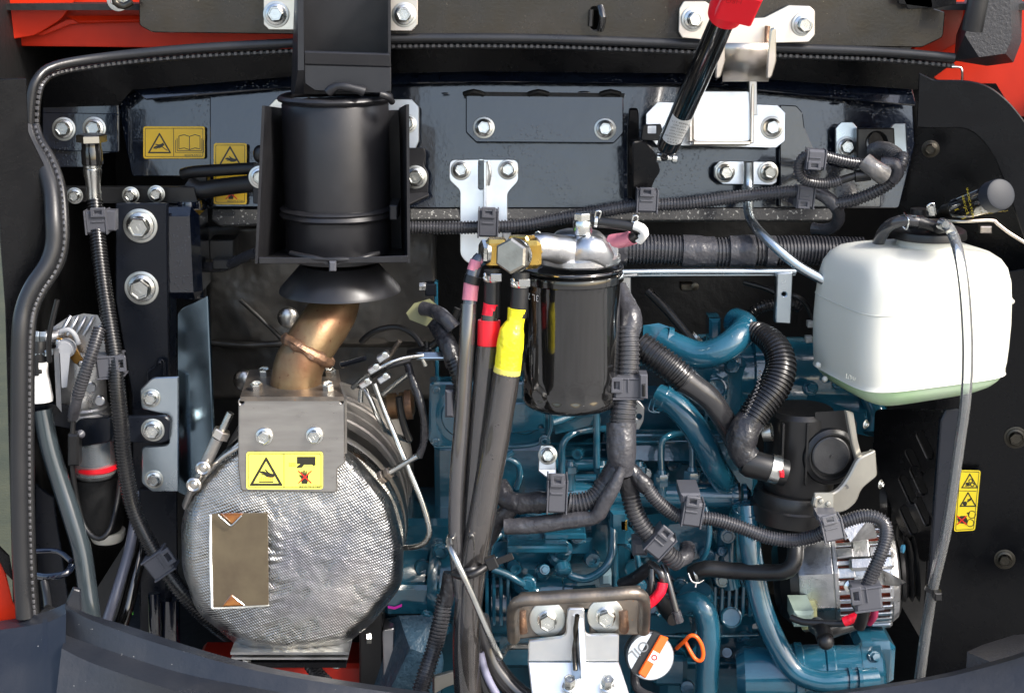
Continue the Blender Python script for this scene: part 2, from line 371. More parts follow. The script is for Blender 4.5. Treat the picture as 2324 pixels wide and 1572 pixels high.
COOL = mat('green_coolant_behind_plastic', (.36, .54, .30), .36, var=(.46, .58, .42), vscale=12)
# ---------------------------------------------------------------- small shared pieces
def _bolt_mesh(kind):
    mb = MB(); Z = V((0, 0, 1)); O = V((0, 0, 0))
    if kind == 'flange':    # flanged head
        rev(mb, O, Z, [(0, .02), (.80, .02), (.82, .10), (.78, .16), (.60, .24), (.56, .30)], 28)
        rev(mb, O, Z, [(.60, .22), (.60, .66), (.54, .74), (.46, .74), (.42, .66), (0, .66)], 6)
    elif kind == 'plain':
        rev(mb, O, Z, [(.62, .0), (.62, .52), (.56, .60), (.46, .60), (.42, .56), (0, .56)], 6)
        rev(mb, O, Z, [(0, .0), (.70, .0), (.72, .06), (.66, .12), (0, .12)], 24)
    elif kind == 'tall':
        rev(mb, O, Z, [(0, .02), (.52, .02), (.54, .30), (.44, .36), (.44, .62)], 24)
        rev(mb, O, Z, [(.46, .5), (.46, 1.12), (.41, 1.2), (.36, 1.2), (.33, 1.14), (0, 1.14)], 6)
    h = {'flange': .66, 'plain': .56, 'tall': 1.14}[kind]; k = .75 if kind == 'tall' else 1
    for (x, y, a, l) in ((.02, .08, .5, .16), (-.06, -.04, 1.9, .17), (.12, -.08, 1.0, .09)):
        d = V((math.cos(a), math.sin(a), 0)); obox(mb, V((x*k, y*k, h)), (d, V((-d.y, d.x, 0)), Z), (l*k, .03, .03), .005)
    bmesh.ops.recalc_face_normals(mb.bm, faces=mb.bm.faces)
    me = bpy.data.meshes.new('bolt_head_'+kind); mb.bm.to_mesh(me); mb.bm.free()
    me.polygons.foreach_set('use_smooth', [True]*len(me.polygons)); me.set_sharp_from_angle(angle=R(30)); return me
_bm = {}
def _wash():
    mb = MB(); rev(mb, V((0, 0, 0)), V((0, 0, 1)), [(0, 0), (.98, 0), (1, .03), (.98, .08), (.93, .10), (0, .10)], 36)
    me = bpy.data.meshes.new('washer_ring'); mb.bm.to_mesh(me); mb.bm.free()
    me.polygons.foreach_set('use_smooth', [True]*len(me.polygons)); me.set_sharp_from_angle(angle=R(30)); return me
WM = _wash()
def bolt(parent, F, px, py, r, kind='flange', m=None, mw=None, off=0, washer=True, n=None, hs=1):
    m = m or BOLT; key = (kind, m.name)
    if key not in _bm: me = _bolt_mesh(kind); me.materials.append(m); _bm[key] = me
    o = bpy.data.objects.new('bolt', _bm[key]); col.objects.link(o); o.parent = parent
    n = (n or F.n).normalized(); u = (F.u-n*F.u.dot(n)).normalized(); v = n.cross(u); s = r*S(px, py, 0)*F.s/S(px, py, 0)
    a = random.uniform(0, 1.05); uu = u*math.cos(a)+v*math.sin(a); vv = n.cross(uu)
    M_ = Matrix((uu, vv, n)).transposed().to_4x4(); M_.translation = F.pt(px, py, off)
    o.matrix_basis = M_ @ Matrix.Diagonal((s, s, s*hs, 1))
    if washer:
        key = ('w', (mw or WASH).name)
        if key not in _bm: me = WM.copy(); me.materials.append(mw or WASH); _bm[key] = me
        w_ = bpy.data.objects.new('washer', _bm[key]); col.objects.link(w_); w_.parent = o
    return o
def clip(parent, px, py, Y, ang, w_, h, m=None, latch=1):
    m = m or CLIP; F = Fr(px, py, Y); s = F.s; a = R(ang)
    ax = V((math.cos(a), 0, -math.sin(a))); bx = V((-math.sin(a), 0, -math.cos(a))); cx = V((0, -1, 0))
    mb = MB(); obox(mb, P(px, py, Y), (ax, bx, cx), (w_/2*s, h/2*s, h*.42*s), .0022)
    for q in (-1, 1): obox(mb, P(px, py, Y)+ax*q*w_*.47*s, (ax, bx, cx), (w_*.04*s, h*.53*s, h*.45*s), .0008)
    o = finish(mb, 'harness_clip', m, parent)
    lx = []
    Ff = Fr(px, py, Y-h*.42*s*1000)
    y0 = -h*.5*latch; mb = MB()
    plate(mb, Ff, loc(fil([(-w_*.34, y0-4*latch), (w_*.34, y0-4*latch), (w_*.34, y0+h*.34*latch), (-w_*.34, y0+h*.34*latch)], 2), px, py, ang), 3, .5,
          [loc([(-w_*.17, y0+h*.03*latch), (w_*.17, y0+h*.03*latch), (w_*.17, y0+h*.22*latch), (-w_*.17, y0+h*.22*latch)], px, py, ang)], 2.4)
    plate(mb, Ff, loc([(-w_*.30, y0+h*.50*latch), (w_*.30, y0+h*.50*latch), (w_*.30, y0+h*.56*latch), (-w_*.30, y0+h*.56*latch)], px, py, ang), 2, .3, (), 1.2)
    finish(mb, 'latch', m, o); return o
def text(parent, name, m, F, px, py, s, size, ang=0, off=.3, sx=1):
    c = bpy.data.curves.new('t', 'FONT'); c.body = s; c.size = size*F.s*1.35; c.align_x = 'CENTER'; c.align_y = 'CENTER'; c.extrude = .00012; c.resolution_u = 3
    o = bpy.data.objects.new('t', c); me = bpy.data.meshes.new_from_object(o); bpy.data.objects.remove(o); bpy.data.curves.remove(c)
    a = R(-ang); u = F.u*math.cos(a)+F.v*math.sin(a); v = F.n.cross(u)
    M_ = Matrix((u, v, F.n)).transposed().to_4x4(); M_.translation = F.pt(px, py, off); me.transform(M_ @ Matrix.Diagonal((sx, 1, 1, 1)))
    me.name = name; me.materials.clear(); me.materials.append(m); o = bpy.data.objects.new(name, me); col.objects.link(o); o.parent = parent; return o
def ink(parent, name, m, F, polys, off=.25, holes=None):
    mb = MB()
    for i, p in enumerate(polys): plate(mb, F, p, .15, 0, (holes or {}).get(i, ()), off)
    return finish(mb, name, m, parent)
def line(x0, y0, x1, y1, w_):
    d = V((x1-x0, y1-y0)).normalized(); n = V((-d.y, d.x))*w_/2
    return [(x0+n.x, y0+n.y), (x1+n.x, y1+n.y), (x1-n.x, y1-n.y), (x0-n.x, y0-n.y)]
def tri(cx, cy, s, k=.13):
    o = fil([(cx, cy-s*.60), (cx+s*.62, cy+s*.48), (cx-s*.62, cy+s*.48)], s*.06, 3)
    return o, [(cx, cy-s*.60+s*k*2.1), (cx+s*.62-s*k*1.8, cy+s*.48-s*k), (cx-s*.62+s*k*1.8, cy+s*.48-s*k)]
HAND = [(-.5, -.10), (-.30, -.16), (-.05, -.10), (-.2, -.28), (-.12, -.30), (.10, -.12), (.30, -.06), (.5, -.08), (.5, .14), (.28, .20), (.02, .20), (-.16, .10), (-.36, .12), (-.38, .06), (-.18, .02), (-.46, 0)]
def hand(cx, cy, s, ang=0, fx=1): return loc([(x*s*fx, y*s) for x, y in HAND], cx, cy, ang)
def palm(cx, cy, s):   # upright open hand
    P_ = [(-.22, .5), (-.24, .1), (-.42, -.12), (-.34, -.2), (-.24, -.08), (-.24, -.42), (-.14, -.42), (-.12, -.12), (-.08, -.52), (.02, -.52), (.03, -.12), (.1, -.48), (.18, -.46), (.17, -.08), (.26, -.34), (.33, -.3), (.28, .1), (.22, .5)]
    return [(cx+x*s, cy+y*s) for x, y in P_]
def hosewire(parent, px, py, Y, r, axis=(0, 0, 1), m=None, name='hose_clamp', w_=9):
    o = RV(parent, name, m or BOLT, px, py, Y, axis, [(r*.96, -w_/2), (r*1.06, -w_/2), (r*1.06, w_/2), (r*.96, w_/2)], 28)
    return o
# ================================================================ setting
mb = MB(); mb.f(mb.vs([V((-600, -600, -1.25)), V((600, -600, -1.25)), V((600, 900, -1.25)), V((-600, 900, -1.25))]))
tag(finish(mb, 'ground', GRND), kind='structure')
mb = MB(); mb.f(mb.vs([V((-600, 1.2, -1.246)), V((600, 1.2, -1.246)), V((600, 899, -1.246)), V((-600, 899, -1.246))]))
tag(finish(mb, 'grass_field', mat('dull_grass', (.042, .044, .020), .9, var=(.025, .030, .014), vscale=4, bump=.5, bscale=60)), kind='structure')
# dark enclosure of the bay
BW = Fr(1162, 786, 520)
tag(PL(None, 'back_wall', MATTE, BW, [(166, -60), (2300, -60), (2300, 1700), (166, 1700)], 6, 0), kind='structure')
mb = MB()
obox(mb, V((P(24, 800, 70).x, .295, P(24, 800, 70).z)), (V((1, 0, 0)), V((0, 1, 0)), V((0, 0, 1))), (.002, .225, .34), 0)
tag(finish(mb, 'left_wall', MATTE), kind='structure')
mb = MB(); obox(mb, P(2330, 800, 280)+V((.03, 0, 0)), (V((1, 0, 0)), V((0, 1, 0)), V((0, 0, 1))), (.002, .26, .34), 0)
tag(finish(mb, 'right_wall', BLK), kind='structure')
mb = MB(); obox(mb, V((0, .2, P(1162, 1660, 150).z)), (V((1, 0, 0)), V((0, 1, 0)), V((0, 0, 1))), (.49, .33, .003), 0)
tag(finish(mb, 'bay_floor', MATTE), kind='structure')
mb = MB(); obox(mb, V((0, .33, P(1162, 120, 240).z+.05)), (V((1, 0, 0)), V((0, 1, 0)), V((0, 0, 1))), (.50, .20, .003), 0)
tag(finish(mb, 'bay_roof', MATTE), kind='structure')
# ================================================================ body work at the top
t = thing('body_panel', 'orange painted body panel at the top left with pressed ridge', 'body panel')
PL(t, 'panel_skin', ORG, Fr(300, 40, 170, 0, 0), fil([(-40, -60), (700, -60), (700, 112), (-40, 104)], 3), 4)
F = Fr(100, 30, 150, 12, -8); PL(t, 'pressed_ridge', ORG, F, fil([(-40, -50), (205, -50), (140, 45), (80, 82), (-40, 100)], 14), 3, 1)
PL(t, 'fold_strip', ORG, Fr(400, 30, 160, 0, 30), [(150, 36), (345, 34), (345, 46), (180, 50)], 4)
PL(t, 'weld_patch', ORG, Fr(170, 50, 160, 0, 0), fil([(150, 45), (205, 44), (208, 50), (160, 56), (95, 82), (78, 80)], 4), 4)
t = thing('body_panel', 'large orange painted body side at the top right corner behind the black pad', 'body panel')
PL(t, 'panel_skin', ORG, Fr(2240, 100, 250, -8, 5), fil([(2120, -60), (2400, -60), (2400, 268), (2230, 262), (2110, 170), (2090, 100)], 4), 4)
PL(t, 'panel_flange', ORG, Fr(2100, 100, 160, 30, 0), [(2168, -40), (2195, -40), (2178, 95), (2122, 126), (2070, 118)], 4)
PL(t, 'upper_rail', ORG, Fr(1900, -5, 200, 0, 0), [(1240, -40), (2170, -40), (2170, 40), (1240, 12)], 4)
t = thing('rubber_bumper_pad', 'textured black bumper block on the orange corner at top right', 'bumper pad')
mb = MB(); s = S(2250, 60, 120)
pts = [P(x, y, 150) for x, y in ((2225, -60), (2322, -60), (2318, 95), (2300, 142), (2240, 150), (2165, 138), (2170, 80))]+[P(x, y, 95) for x, y in ((2240, -60), (2290, -60), (2296, 88), (2282, 122), (2222, 130), (2190, 80))]
hull(mb, pts); finish(mb, 'pad_block', PAD, t, 20)
TB(t, 'round_post', RUB, [(2225, -30, 40), (2216, 20, 40), (2206, 70, 42)], 24)
PL(t, 'clamp_plate', BLK, Fr(2080, 0, 100), fil([(2030, -40), (2175, -40), (2170, 10), (2120, 20), (2040, 10)], 3), 5)
t = thing('body_panel', 'orange body edge showing at the far left beside the lower seal', 'body panel')
PL(t, 'panel_skin', ORG, Fr(20, 1340, -40, 20), fil([(-40, 1210), (4, 1262), (30, 1370), (48, 1400), (0, 1440), (-40, 1440)], 6), 6, 1)
PL(t, 'dark_gap', BLK, Fr(20, 1260, -43, 20), [(-40, 1200), (-40, 1216), (22, 1262), (32, 1320), (12, 1300)], 3)
# hood beam
t = thing('hood_beam', 'long black painted cross beam along the top edge behind the exhaust stack', 'beam')
F = Fr(1162, 45, 120, 0, 2)
PL(t, 'beam_face', mat('worn_black_beam_paint', (.007, .0065, .006), .24, var=(.02, .016, .012), vscale=7, bump=.1, bscale=300, rvar=.1, coat=.3, fleck=(.15, .13, .1), fscale=500, fth=.74), F,
   fil([(315, -60), (2120, -60), (2120, 20), (2145, 28), (2140, 85), (2092, 108), (1550, 100), (1000, 82), (345, 74), (316, 58)], [0, 0, 0, 4, 8, 6, 0, 0, 10, 8]), 6, .8,
   [loc(rr(-10, -26, 10, 26, 9), 1350, 42, 0)])
mb = MB(); tube(mb, [(1362, 16, 116), (1368, 40, 110), (1362, 68, 116)], 8, wob=.3); tube(mb, [(1342, 22, 116), (1340, 60, 116)], 6)
finish(mb, 'loop_tab', TBLK, t)
PL(t, 'corner_gusset', BLK, Fr(2070, 10, 100, 0, 0), fil([(2035, -40), (2110, -40), (2118, 18), (2060, 22)], 5), 5)
t = thing('mounting_bracket', 'creamy zinc plate bolted to the beam on both sides of the exhaust stack', 'bracket')
F = Fr(775, 30, 112, 0, 6); PL(t, 'plate', ZINCY, F, fil([(598, -40), (948, -40), (948, 56), (934, 71), (610, 68), (598, 56)], 2), 4, .6)
bolt(t, F, 627, 33, 30, m=BOLT); bolt(t, F, 917, 34, 28)
TB(t, 'spring_hook', BOLTD, [(262, -20, 100), (262, 6, 100), (282, 14, 100), (300, 4, 100)], 8)
bolt(t, Fr(270, 0, 110), 268, 0, 26, 'plain')
# hinge bracket
t = thing('hinge_bracket', 'cream zinc hinge plate at the top beside the red strut end', 'hinge')
F = Fr(1700, 50, 108, 0, 6)
PL(t, 'plate', ZINCY, F, fil([(1552, 3), (1600, 3), (1640, 30), (1690, 42), (1735, 40), (1790, 12), (1838, 14), (1850, 26), (1850, 80), (1836, 96), (1760, 98), (1760, 108), (1640, 108), (1640, 95), (1548, 86), (1540, 72), (1542, 20)], [4]*20), 5)
bolt(t, F, 1573, 44, 28, n=V((.15, -1, .05)), hs=1.3); bolt(t, F, 1822, 56, 27, n=V((.12, -1, 0)), hs=1.3)
mb = MB(); F2 = Fr(1690, 120, 60)
c = [P(1640, 100, 100), P(1640, 150, 60), P(1640, 178, 90)]
tb = []
for k in range(9):
    a = k/8*math.pi*.5; tb.append((1640, 98+78*math.sin(a), 96-50*(1-math.cos(a)) if 0 else 96-8*math.sin(a)+60*(1-math.cos(a))))
fr = [[mb.bm.verts.new(P(x, y, Y)+o) for x, y, Y in tb] for x in (0,) for o in (V((0, 0, 0)), V((P(1748, 130, 90).x-P(1640, 130, 90).x, 0, 0)))]
for i in range(8): mb.f([fr[0][i], fr[0][i+1], fr[1][i+1], fr[1][i]])
o = finish(mb, 'rolled_tongue', ZINCY, t, 60); sm = o.modifiers.new('solid', 'SOLIDIFY'); sm.thickness = .004
for x0, yw in ((1632, 0), (1748, 0)):
    PL(t, 'hinge_cheek', ZINCY, Fr(x0, 120, 62, yw), fil([(x0+2, 66), (x0+13, 62), (x0+14, 140), (x0+4, 176), (x0-8, 180), (x0-5, 120)], 6), 6, 1)
TB(t, 'weld_bead', WELD, [(1742, 60, 100), (1740, 85, 98), (1742, 105, 96)], 7, wob=.5)
# ================================================================ rubber seals
def seal(parent, pts, r, side, nb, Y=0, beadr=4.5):
    TB(parent, 'bulb', RUBG, pts, r, seg=18)
    c = crom([(p[0], p[1], p[2], 0) for p in pts], 14); off = []
    for i, p in enumerate(c):
        a = c[max(i-1, 0)]; b = c[min(i+1, len(c)-1)]; d = V((b[0]-a[0], b[1]-a[1])).normalized()
        off.append((p[0]-d.y*side, p[1]+d.x*side, p[2]+6))
    TB(parent, 'grip_strip', RUB, off[::2]+[off[-1]], r*.52, seg=10)
    mb = MB(); L = [P(*q) for q in off]; acc = 0
    for i in range(len(L)-1):
        n_ = 1
        for k in range(n_):
            d = (L[i+1]-L[i]).normalized(); q = (L[i]+L[i+1])/2+V((0, -r*.5*S(1162, 786), r*.12*S(1162, 786)))
            obox(mb, q, (d, V((0, 1, 0)), d.cross(V((0, 1, 0)))), (.0017, .0012, beadr*.0004), .0006)
    tag(finish(mb, 'staple_row', mat('seal_staple', (.07, .07, .075), .28, spec=.7), parent), kind='stuff')
t = thing('door_seal', 'black rubber edge seal running along the top of the bay and down its left corner', 'rubber seal')
seal(t, [(66, 290, 60), (70, 225, 62), (84, 180, 66), (125, 150, 80), (240, 130, 100), (420, 112, 110), (670, 98, 116), (900, 88, 118), (1200, 88, 118), (1500, 98, 118), (1800, 110, 118), (2000, 118, 116), (2166, 132, 112)], 11, 18, 0)
TB(t, 'end_wire', ROD, [(2160, 152, 100), (2180, 154, 100), (2184, 168, 100), (2183, 190, 110)], 2.6, step=.002)
t = thing('door_seal', 'thick grey rubber edge seal with staples winding down the left side', 'rubber seal')
seal(t, [(58, 292, 40), (70, 330, 30), (96, 372, 20), (116, 430, 5), (122, 500, -10), (122, 555, -15), (108, 600, -20), (75, 650, -28), (54, 700, -34), (46, 760, -40), (44, 900, -46), (44, 1100, -52), (48, 1280, -56), (56, 1400, -60)], 20, -24, 0, beadr=5)
PL(t, 'backing_flange', BLK, Fr(60, 900, 0, 20), fil([(-8, 180), (60, 178), (64, 300), (112, 400), (112, 600), (60, 700), (44, 1380), (30, 1380), (20, 1000), (12, 700), (-4, 440)], 6), 4)
TB(t, 'inner_cable', RUB, [(130, 680, 40), (112, 760, 40), (112, 820, 50)], 6)
# ================================================================ rear panel
t = thing('rear_panel', 'wide glossy black painted panel across the back of the bay', 'panel')
F = Fr(1162, 330, 235, 0, 9)
PL(t, 'panel_face', PANEL, F, fil([(265, 230), (310, 205), (700, 172), (1100, 163), (1560, 168), (2070, 205), (2075, 330), (2040, 472), (930, 472), (470, 472), (440, 400), (300, 400)], 6), 4, .8,
   [circ(1998, 322, 26, 20, 26)])
PL(t, 'upper_fold', PANEL, Fr(1162, 150, 226, 0, 20), fil([(300, 200), (700, 168), (1100, 158), (1560, 163), (2070, 200), (2080, 240), (1560, 190), (1100, 186), (700, 194), (330, 226)], 4), 3, .8)
PL(t, 'roof_flange', BLK, Fr(1162, 130, 190, 0, -25), [(92, 178), (110, 160), (160, 146), (300, 130), (700, 104), (1200, 96), (2170, 140), (2080, 205), (1560, 168), (1100, 163), (700, 172), (300, 205), (270, 240), (96, 245)], 3, .6)
PL(t, 'side_plate', PANEL, Fr(200, 260, 215, 0, 8), fil([(96, 165), (262, 165), (268, 258), (268, 345), (232, 350), (225, 380), (96, 380)], 4), 4, .8)
F2 = Fr(180, 300, 208, 0, 8)
PL(t, 'bolted_flap', PANEL, F2, fil([(96, 255), (268, 258), (268, 346), (150, 343), (96, 336)], 4), 3, .8)
bolt(t, F2, 145, 293, 27); bolt(t, F2, 214, 292, 27)
PL(t, 'stiffener_plate', PANEL, Fr(600, 330, 226, 0, 10), fil([(476, 190), (700, 188), (700, 470), (476, 470)], 8), 4, 1)
PL(t, 'right_gusset', PANEL, Fr(1900, 300, 226, 4, 8), fil([(1770, 238), (1808, 240), (1822, 256), (1826, 290), (1845, 335), (1880, 372), (2000, 400), (2000, 470), (1770, 470)], 4), 4, 1)
for x, y, l in ((1325, 210, 30), (1380, 206, 22), (1610, 213, 20), (1622, 212, 12), (1905, 232, 26), (1010, 212, 18)):
    BL(t, 'weld_spatter', PANEL, x, y, 229, l*.5, (1, .25, .22), 10)
t = thing('foam_strip', 'speckled grey foam strip along the lower edge of the rear panel', 'foam strip')
PL(t, 'strip', FOAM, Fr(1400, 485, 215, 0, 20), [(930, 474), (1895, 472), (1905, 488), (1880, 500), (930, 498)], 10, 1)
PL(t, 'left_strip', FOAM, Fr(520, 495, 215, 0, 20), [(482, 474), (640, 474), (640, 506), (500, 512), (480, 498)], 10, 1)
# dark right side of the machine
t = thing('frame_arch', 'curved black painted frame arch on the right side of the bay', 'frame')
PL(t, 'arch_plate', BLK, Fr(2200, 400, 60, -14), fil([(2085, 165), (2120, 182), (2200, 183), (2245, 195), (2290, 230), (2345, 300), (2400, 420), (2400, 700), (2330, 560), (2290, 440), (2250, 340), (2200, 290), (2120, 292), (2080, 290)], [4, 4, 30, 30, 40, 40, 0, 0, 10, 30, 40, 30, 6, 4]), 5, 1)
PL(t, 'inner_web', BLK, Fr(2180, 400, 235, -20, 0), [(2070, 190), (2260, 190), (2400, 420), (2400, 640), (2040, 640), (2040, 472), (2070, 330)], 4, 0)
F = Fr(2110, 338, 200, -15); bolt(t, F, 2112, 338, 20, m=BOLTD, mw=BOLTD)
t = thing('side_panel', 'plain dark panel on the right carrying the yellow fan warning', 'panel')
F = Fr(2250, 1100, 120, -12); PL(t, 'panel_skin', BLK, F, [(2125, 880), (2125, 640), (2400, 600), (2400, 1640), (2080, 1640), (2100, 1330)], 4)
bolt(t, F, 2305, 992, 26, m=BOLTD, mw=BOLTD); bolt(t, F, 2280, 1268, 24, m=BOLTD, mw=BOLTD)
# ================================================================ cover plate and zinc brackets on the rear panel
t = thing('cover_plate', 'grey black access cover with two bolts on the rear panel', 'cover plate')
F = Fr(1236, 270, 224, 0, 9)
PL(t, 'plate', PANEL, F, fil([(1057, 216), (1415, 219), (1415, 302), (1394, 325), (1080, 323), (1057, 300)], 3), 4, 1)
mb = MB(); plate(mb, Fr(1236, 215, 228, 0, 9), [(1052, 208), (1418, 212), (1416, 222), (1056, 218)], 3, 0)
for x in (1075, 1222, 1385): tube(mb, [(x-22, 214, 226), (x, 208, 222), (x+22, 214, 226)], 6)
finish(mb, 'weld_gap', MATTE, t)
bolt(t, F, 1098, 290, 25); bolt(t, F, 1373, 293, 25)
t = thing('tee_bracket', 'white zinc bracket with wide two bolt head and centre rib below the cover plate', 'bracket')
F = Fr(1098, 480, 214, 0, 9)
PL(t, 'plate', ZINC, F, fil([(1020, 362), (1176, 362), (1177, 410), (1152, 438), (1152, 500), (1152, 600), (1064, 600), (1044, 580), (1044, 432), (1019, 408)], [14, 14, 8, 8, 0, 2, 18, 12, 8, 8]), 4, .6, [rr(1086, 363, 1098, 430, 5)])
mb = MB(); obox(mb, F.pt(1101, 430, 8), (F.u, F.v, F.n), (.0014, .028, .008), .0005); finish(mb, 'rib', ZINC, t)
TB(t, 'weld_bead', ZINC, [(1108, 366, 210), (1112, 390, 208), (1108, 420, 210)], 4, wob=.5)
bolt(t, F, 1046, 386, 23); bolt(t, F, 1153, 385, 23)
t = thing('mounting_plate', 'white zinc plate peeping out right of the exhaust stack', 'bracket')
F = Fr(920, 270, 212, 0, 9); PL(t, 'plate', ZINC, F, fil([(880, 225), (935, 225), (951, 242), (951, 320), (940, 345), (922, 378), (880, 378)], 2), 4); bolt(t, F, 924, 281, 22)
PL(t, 'left_ear', ZINCY, F, fil([(640, 222), (625, 225), (606, 245), (605, 262), (645, 262)], 2), 4)
t = thing('stay_bracket', 'dark bracket bolted beside the exhaust shield at its right', 'bracket')
F = Fr(930, 400, 190, -4, 4); PL(t, 'plate', SATIN, F, fil([(880, 336), (962, 336), (966, 350), (960, 372), (972, 395), (970, 440), (900, 470), (880, 470)], 5), 5); bolt(t, F, 943, 402, 27)
PL(t, 'flap', SATIN, Fr(930, 455, 175, 0, 40), fil([(880, 440), (972, 436), (974, 442), (905, 474), (880, 474)], 2), 4)
PL(t, 'hook_plate', SATIN, Fr(940, 360, 196), fil([(885, 338), (955, 338), (966, 350), (966, 380), (885, 380)], 8), 5)
t = thing('stay_bracket', 'dark bracket with bolt half hidden left of the exhaust shield', 'bracket')
F = Fr(580, 400, 140, 4, 4); PL(t, 'plate', SATIN, F, fil([(574, 374), (600, 366), (640, 366), (640, 470), (574, 462)], 4), 5); bolt(t, F, 590, 402, 26)
BL(t, 'knob', PLB, 590, 350, 150, 16, (1, 1, 1.3))
t = thing('latch_bracket', 'white zinc plate with boxed latch recess behind the gas strut', 'bracket')
F = Fr(1620, 280, 206, 0, 9)
PL(t, 'plate', ZINC, F, fil([(1492, 231), (1765, 238), (1783, 256), (1782, 320), (1762, 336), (1490, 330), (1466, 300), (1466, 258)], 3), 4)
F2 = Fr(1630, 250, 170, 0, 9)
PL(t, 'latch_plate', ZINC, F2, rr(1573, 206, 1704, 322, 10), 4, 1)
mb = MB()
for a, b in (((1567, 200), (1567, 322)), ((1706, 180), (1706, 326))):
    c0 = F2.pt(a[0], (a[1]+b[1])/2, 0); hz = (F2.pt(*a, 0)-F2.pt(*b, 0)).length/2
    obox(mb, c0-F2.n*.010, (F2.u, F2.v, F2.n), (.0015, hz, .016), .0006)
c0 = F2.pt(1637, 325, 0); obox(mb, c0-F2.n*.010, (F2.u, F2.v, F2.n), (.028, .0018, .016), .0006)
finish(mb, 'recess_wall', ZINCY, t)
PL(t, 'upright_tab', ZINC, Fr(1712, 230, 168), [(1700, 180), (1718, 180), (1719, 262), (1702, 262)], 6)
bolt(t, F, 1524, 302, 24); bolt(t, F, 1752, 290, 26)
t = thing('stay_rod', 'bent zinc rod running from a two bolt plate down behind the white tank', 'stay rod')
F = Fr(1692, 392, 205, 0, 9)
PL(t, 'plate', ZINC, F, fil([(1634, 365), (1754, 367), (1764, 378), (1763, 414), (1752, 420), (1640, 418), (1621, 402), (1621, 378)], 3), 4)
bolt(t, F, 1645, 391, 24, n=V((.12, -1, .1)), hs=1.3); bolt(t, F, 1743, 391, 24, n=V((.12, -1, .1)), hs=1.3)
TB(t, 'rod', ZINCB, [(1699, 368, 190), (1699, 430, 186), (1699, 480, 150), (1712, 512, 120), (1750, 552, 95), (1810, 602, 85), (1870, 636, 80), (1930, 665, 80)], 11.5)
t = thing('harness_bracket', 'silver plate and black rubber block where the harness leaves the rear panel', 'bracket')
F = Fr(1930, 320, 212, 0, 8)
PL(t, 'plate', ZINCB, F, fil([(1909, 277), (1935, 277), (1946, 290), (1946, 345), (1975, 365), (1975, 372), (1897, 372), (1897, 290)], 3), 4)
bolt(t, F, 1921, 334, 24)
F3 = Fr(1985, 330, 196, 0, 6)
PL(t, 'rubber_block', RUB, F3, fil([(1945, 291), (2030, 290), (2034, 380), (1945, 380)], 3), 16, 1.5, [circ(1990, 325, 23, 20, 25)])
PL(t, 'right_ear', ZINCB, F, fil([(2018, 292), (2030, 280), (2055, 280), (2060, 372), (2030, 372)], 3), 4)
# ================================================================ warning stickers
def sticker(label, F, x0, y0, x1, y1, m=STK, r=6, cat='warning sticker'):
    t = thing('warning_sticker', label, cat)
    PL(t, 'sheet', m, F, rr(x0, y0, x1, y1, r), .3, .1, (), .3)
    ink(t, 'border', INK, F, [rr(x0+4, y0+4, x1-4, y1-4, r-2)], .4, {0: [rr(x0+5.2, y0+5.2, x1-5.2, y1-5.2, r-3)]})
    return t
F = Fr(395, 322, 229, 0, 9)
t = sticker('wide amber yellow sticker with an open book sign on the rear panel', F, 325, 287, 465, 360, STKD)
ink(t, 'divider', INK, F, [line(394, 292, 394, 355, 1.3)], .42)
o, i = tri(362, 327, 44, .075); ink(t, 'triangle', INK, F, [o], .45, {0: [i]})
ink(t, 'pictogram', INK, F, [hand(360, 332, 26, -30), line(366, 332, 380, 342, 2)], .5)
bk = [line(a[0], a[1], b[0], b[1], 1.6) for q in ([(430, 310), (418, 306), (406, 309), (406, 338), (418, 336), (430, 340)], [(430, 310), (442, 306), (454, 309), (454, 338), (442, 336), (430, 340), (430, 310)]) for a, b in zip(q, q[1:])]
ink(t, 'book', INK, F, bk+[line(402, 314, 402, 342, 1.5), line(402, 342, 458, 342, 1.5), line(458, 314, 458, 342, 1.5), line(398, 318, 398, 346, 1.2), line(398, 346, 462, 346, 1.2), line(462, 318, 462, 346, 1.2)], .5)
text(t, 'part_number', INK, F, 438, 353, 'RD579-57211', 5)
F = Fr(522, 395, 212, 0, 9)
t = sticker('tall amber yellow sticker partly hidden by the black tube', F, 485, 325, 560, 464, STKD)
o, i = tri(522, 358, 46, .075); ink(t, 'triangle', INK, F, [o], .45, {0: [i]})
ink(t, 'pictogram', INK, F, [hand(524, 362, 26), palm(524, 440, 24)], .5); ink(t, 'red_cross', INKR, F, [line(512, 428, 538, 452, 2.4), line(538, 428, 512, 452, 2.4)], .6)
text(t, 'part_number', INK, F, 535, 457, 'RD579-57281', 5)
F = Fr(2197, 1135, 118, -12)
PTS = [(2178, 1066), (2224, 1068), (2212, 1202), (2165, 1203)]
t = thing('warning_sticker', 'narrow tilted yellow sticker with two triangles on the right side panel', 'warning sticker')
F = Fr(2197, 1135, 116, -12)
sk = fil([(2176, 1066), (2226, 1067), (2213, 1203), (2165, 1206)], 6); PL(t, 'sheet', STK, F, sk, .3, .1, (), 2)
sk2 = inset(sk if area(sk) > 0 else sk[::-1], 3); ink(t, 'border', INK, F, [sk2], 2.15, {0: [inset(sk2, 1.2)]})
for (cx, cy) in ((2201, 1092), (2197, 1134)):
    o, i = tri(cx, cy, 32, .08); ink(t, 'triangle', INK, F, [o], 2.2, {0: [i]})
ink(t, 'pictogram', INK, F, [circ(2203, 1091, 5), circ(2207, 1099, 5), circ(2196, 1097, 5, 8, 3), hand(2196, 1101, 12, -20), circ(2190, 1142, 5), hand(2200, 1134, 15, -50), line(2173, 1113, 2216, 1114, 1), fil([(2172, 1176), (2180, 1170), (2192, 1170), (2196, 1180), (2188, 1188), (2176, 1186)], 3)], 2.25, {0: [circ(2203, 1091, 3)], 1: [circ(2207, 1099, 3)]})
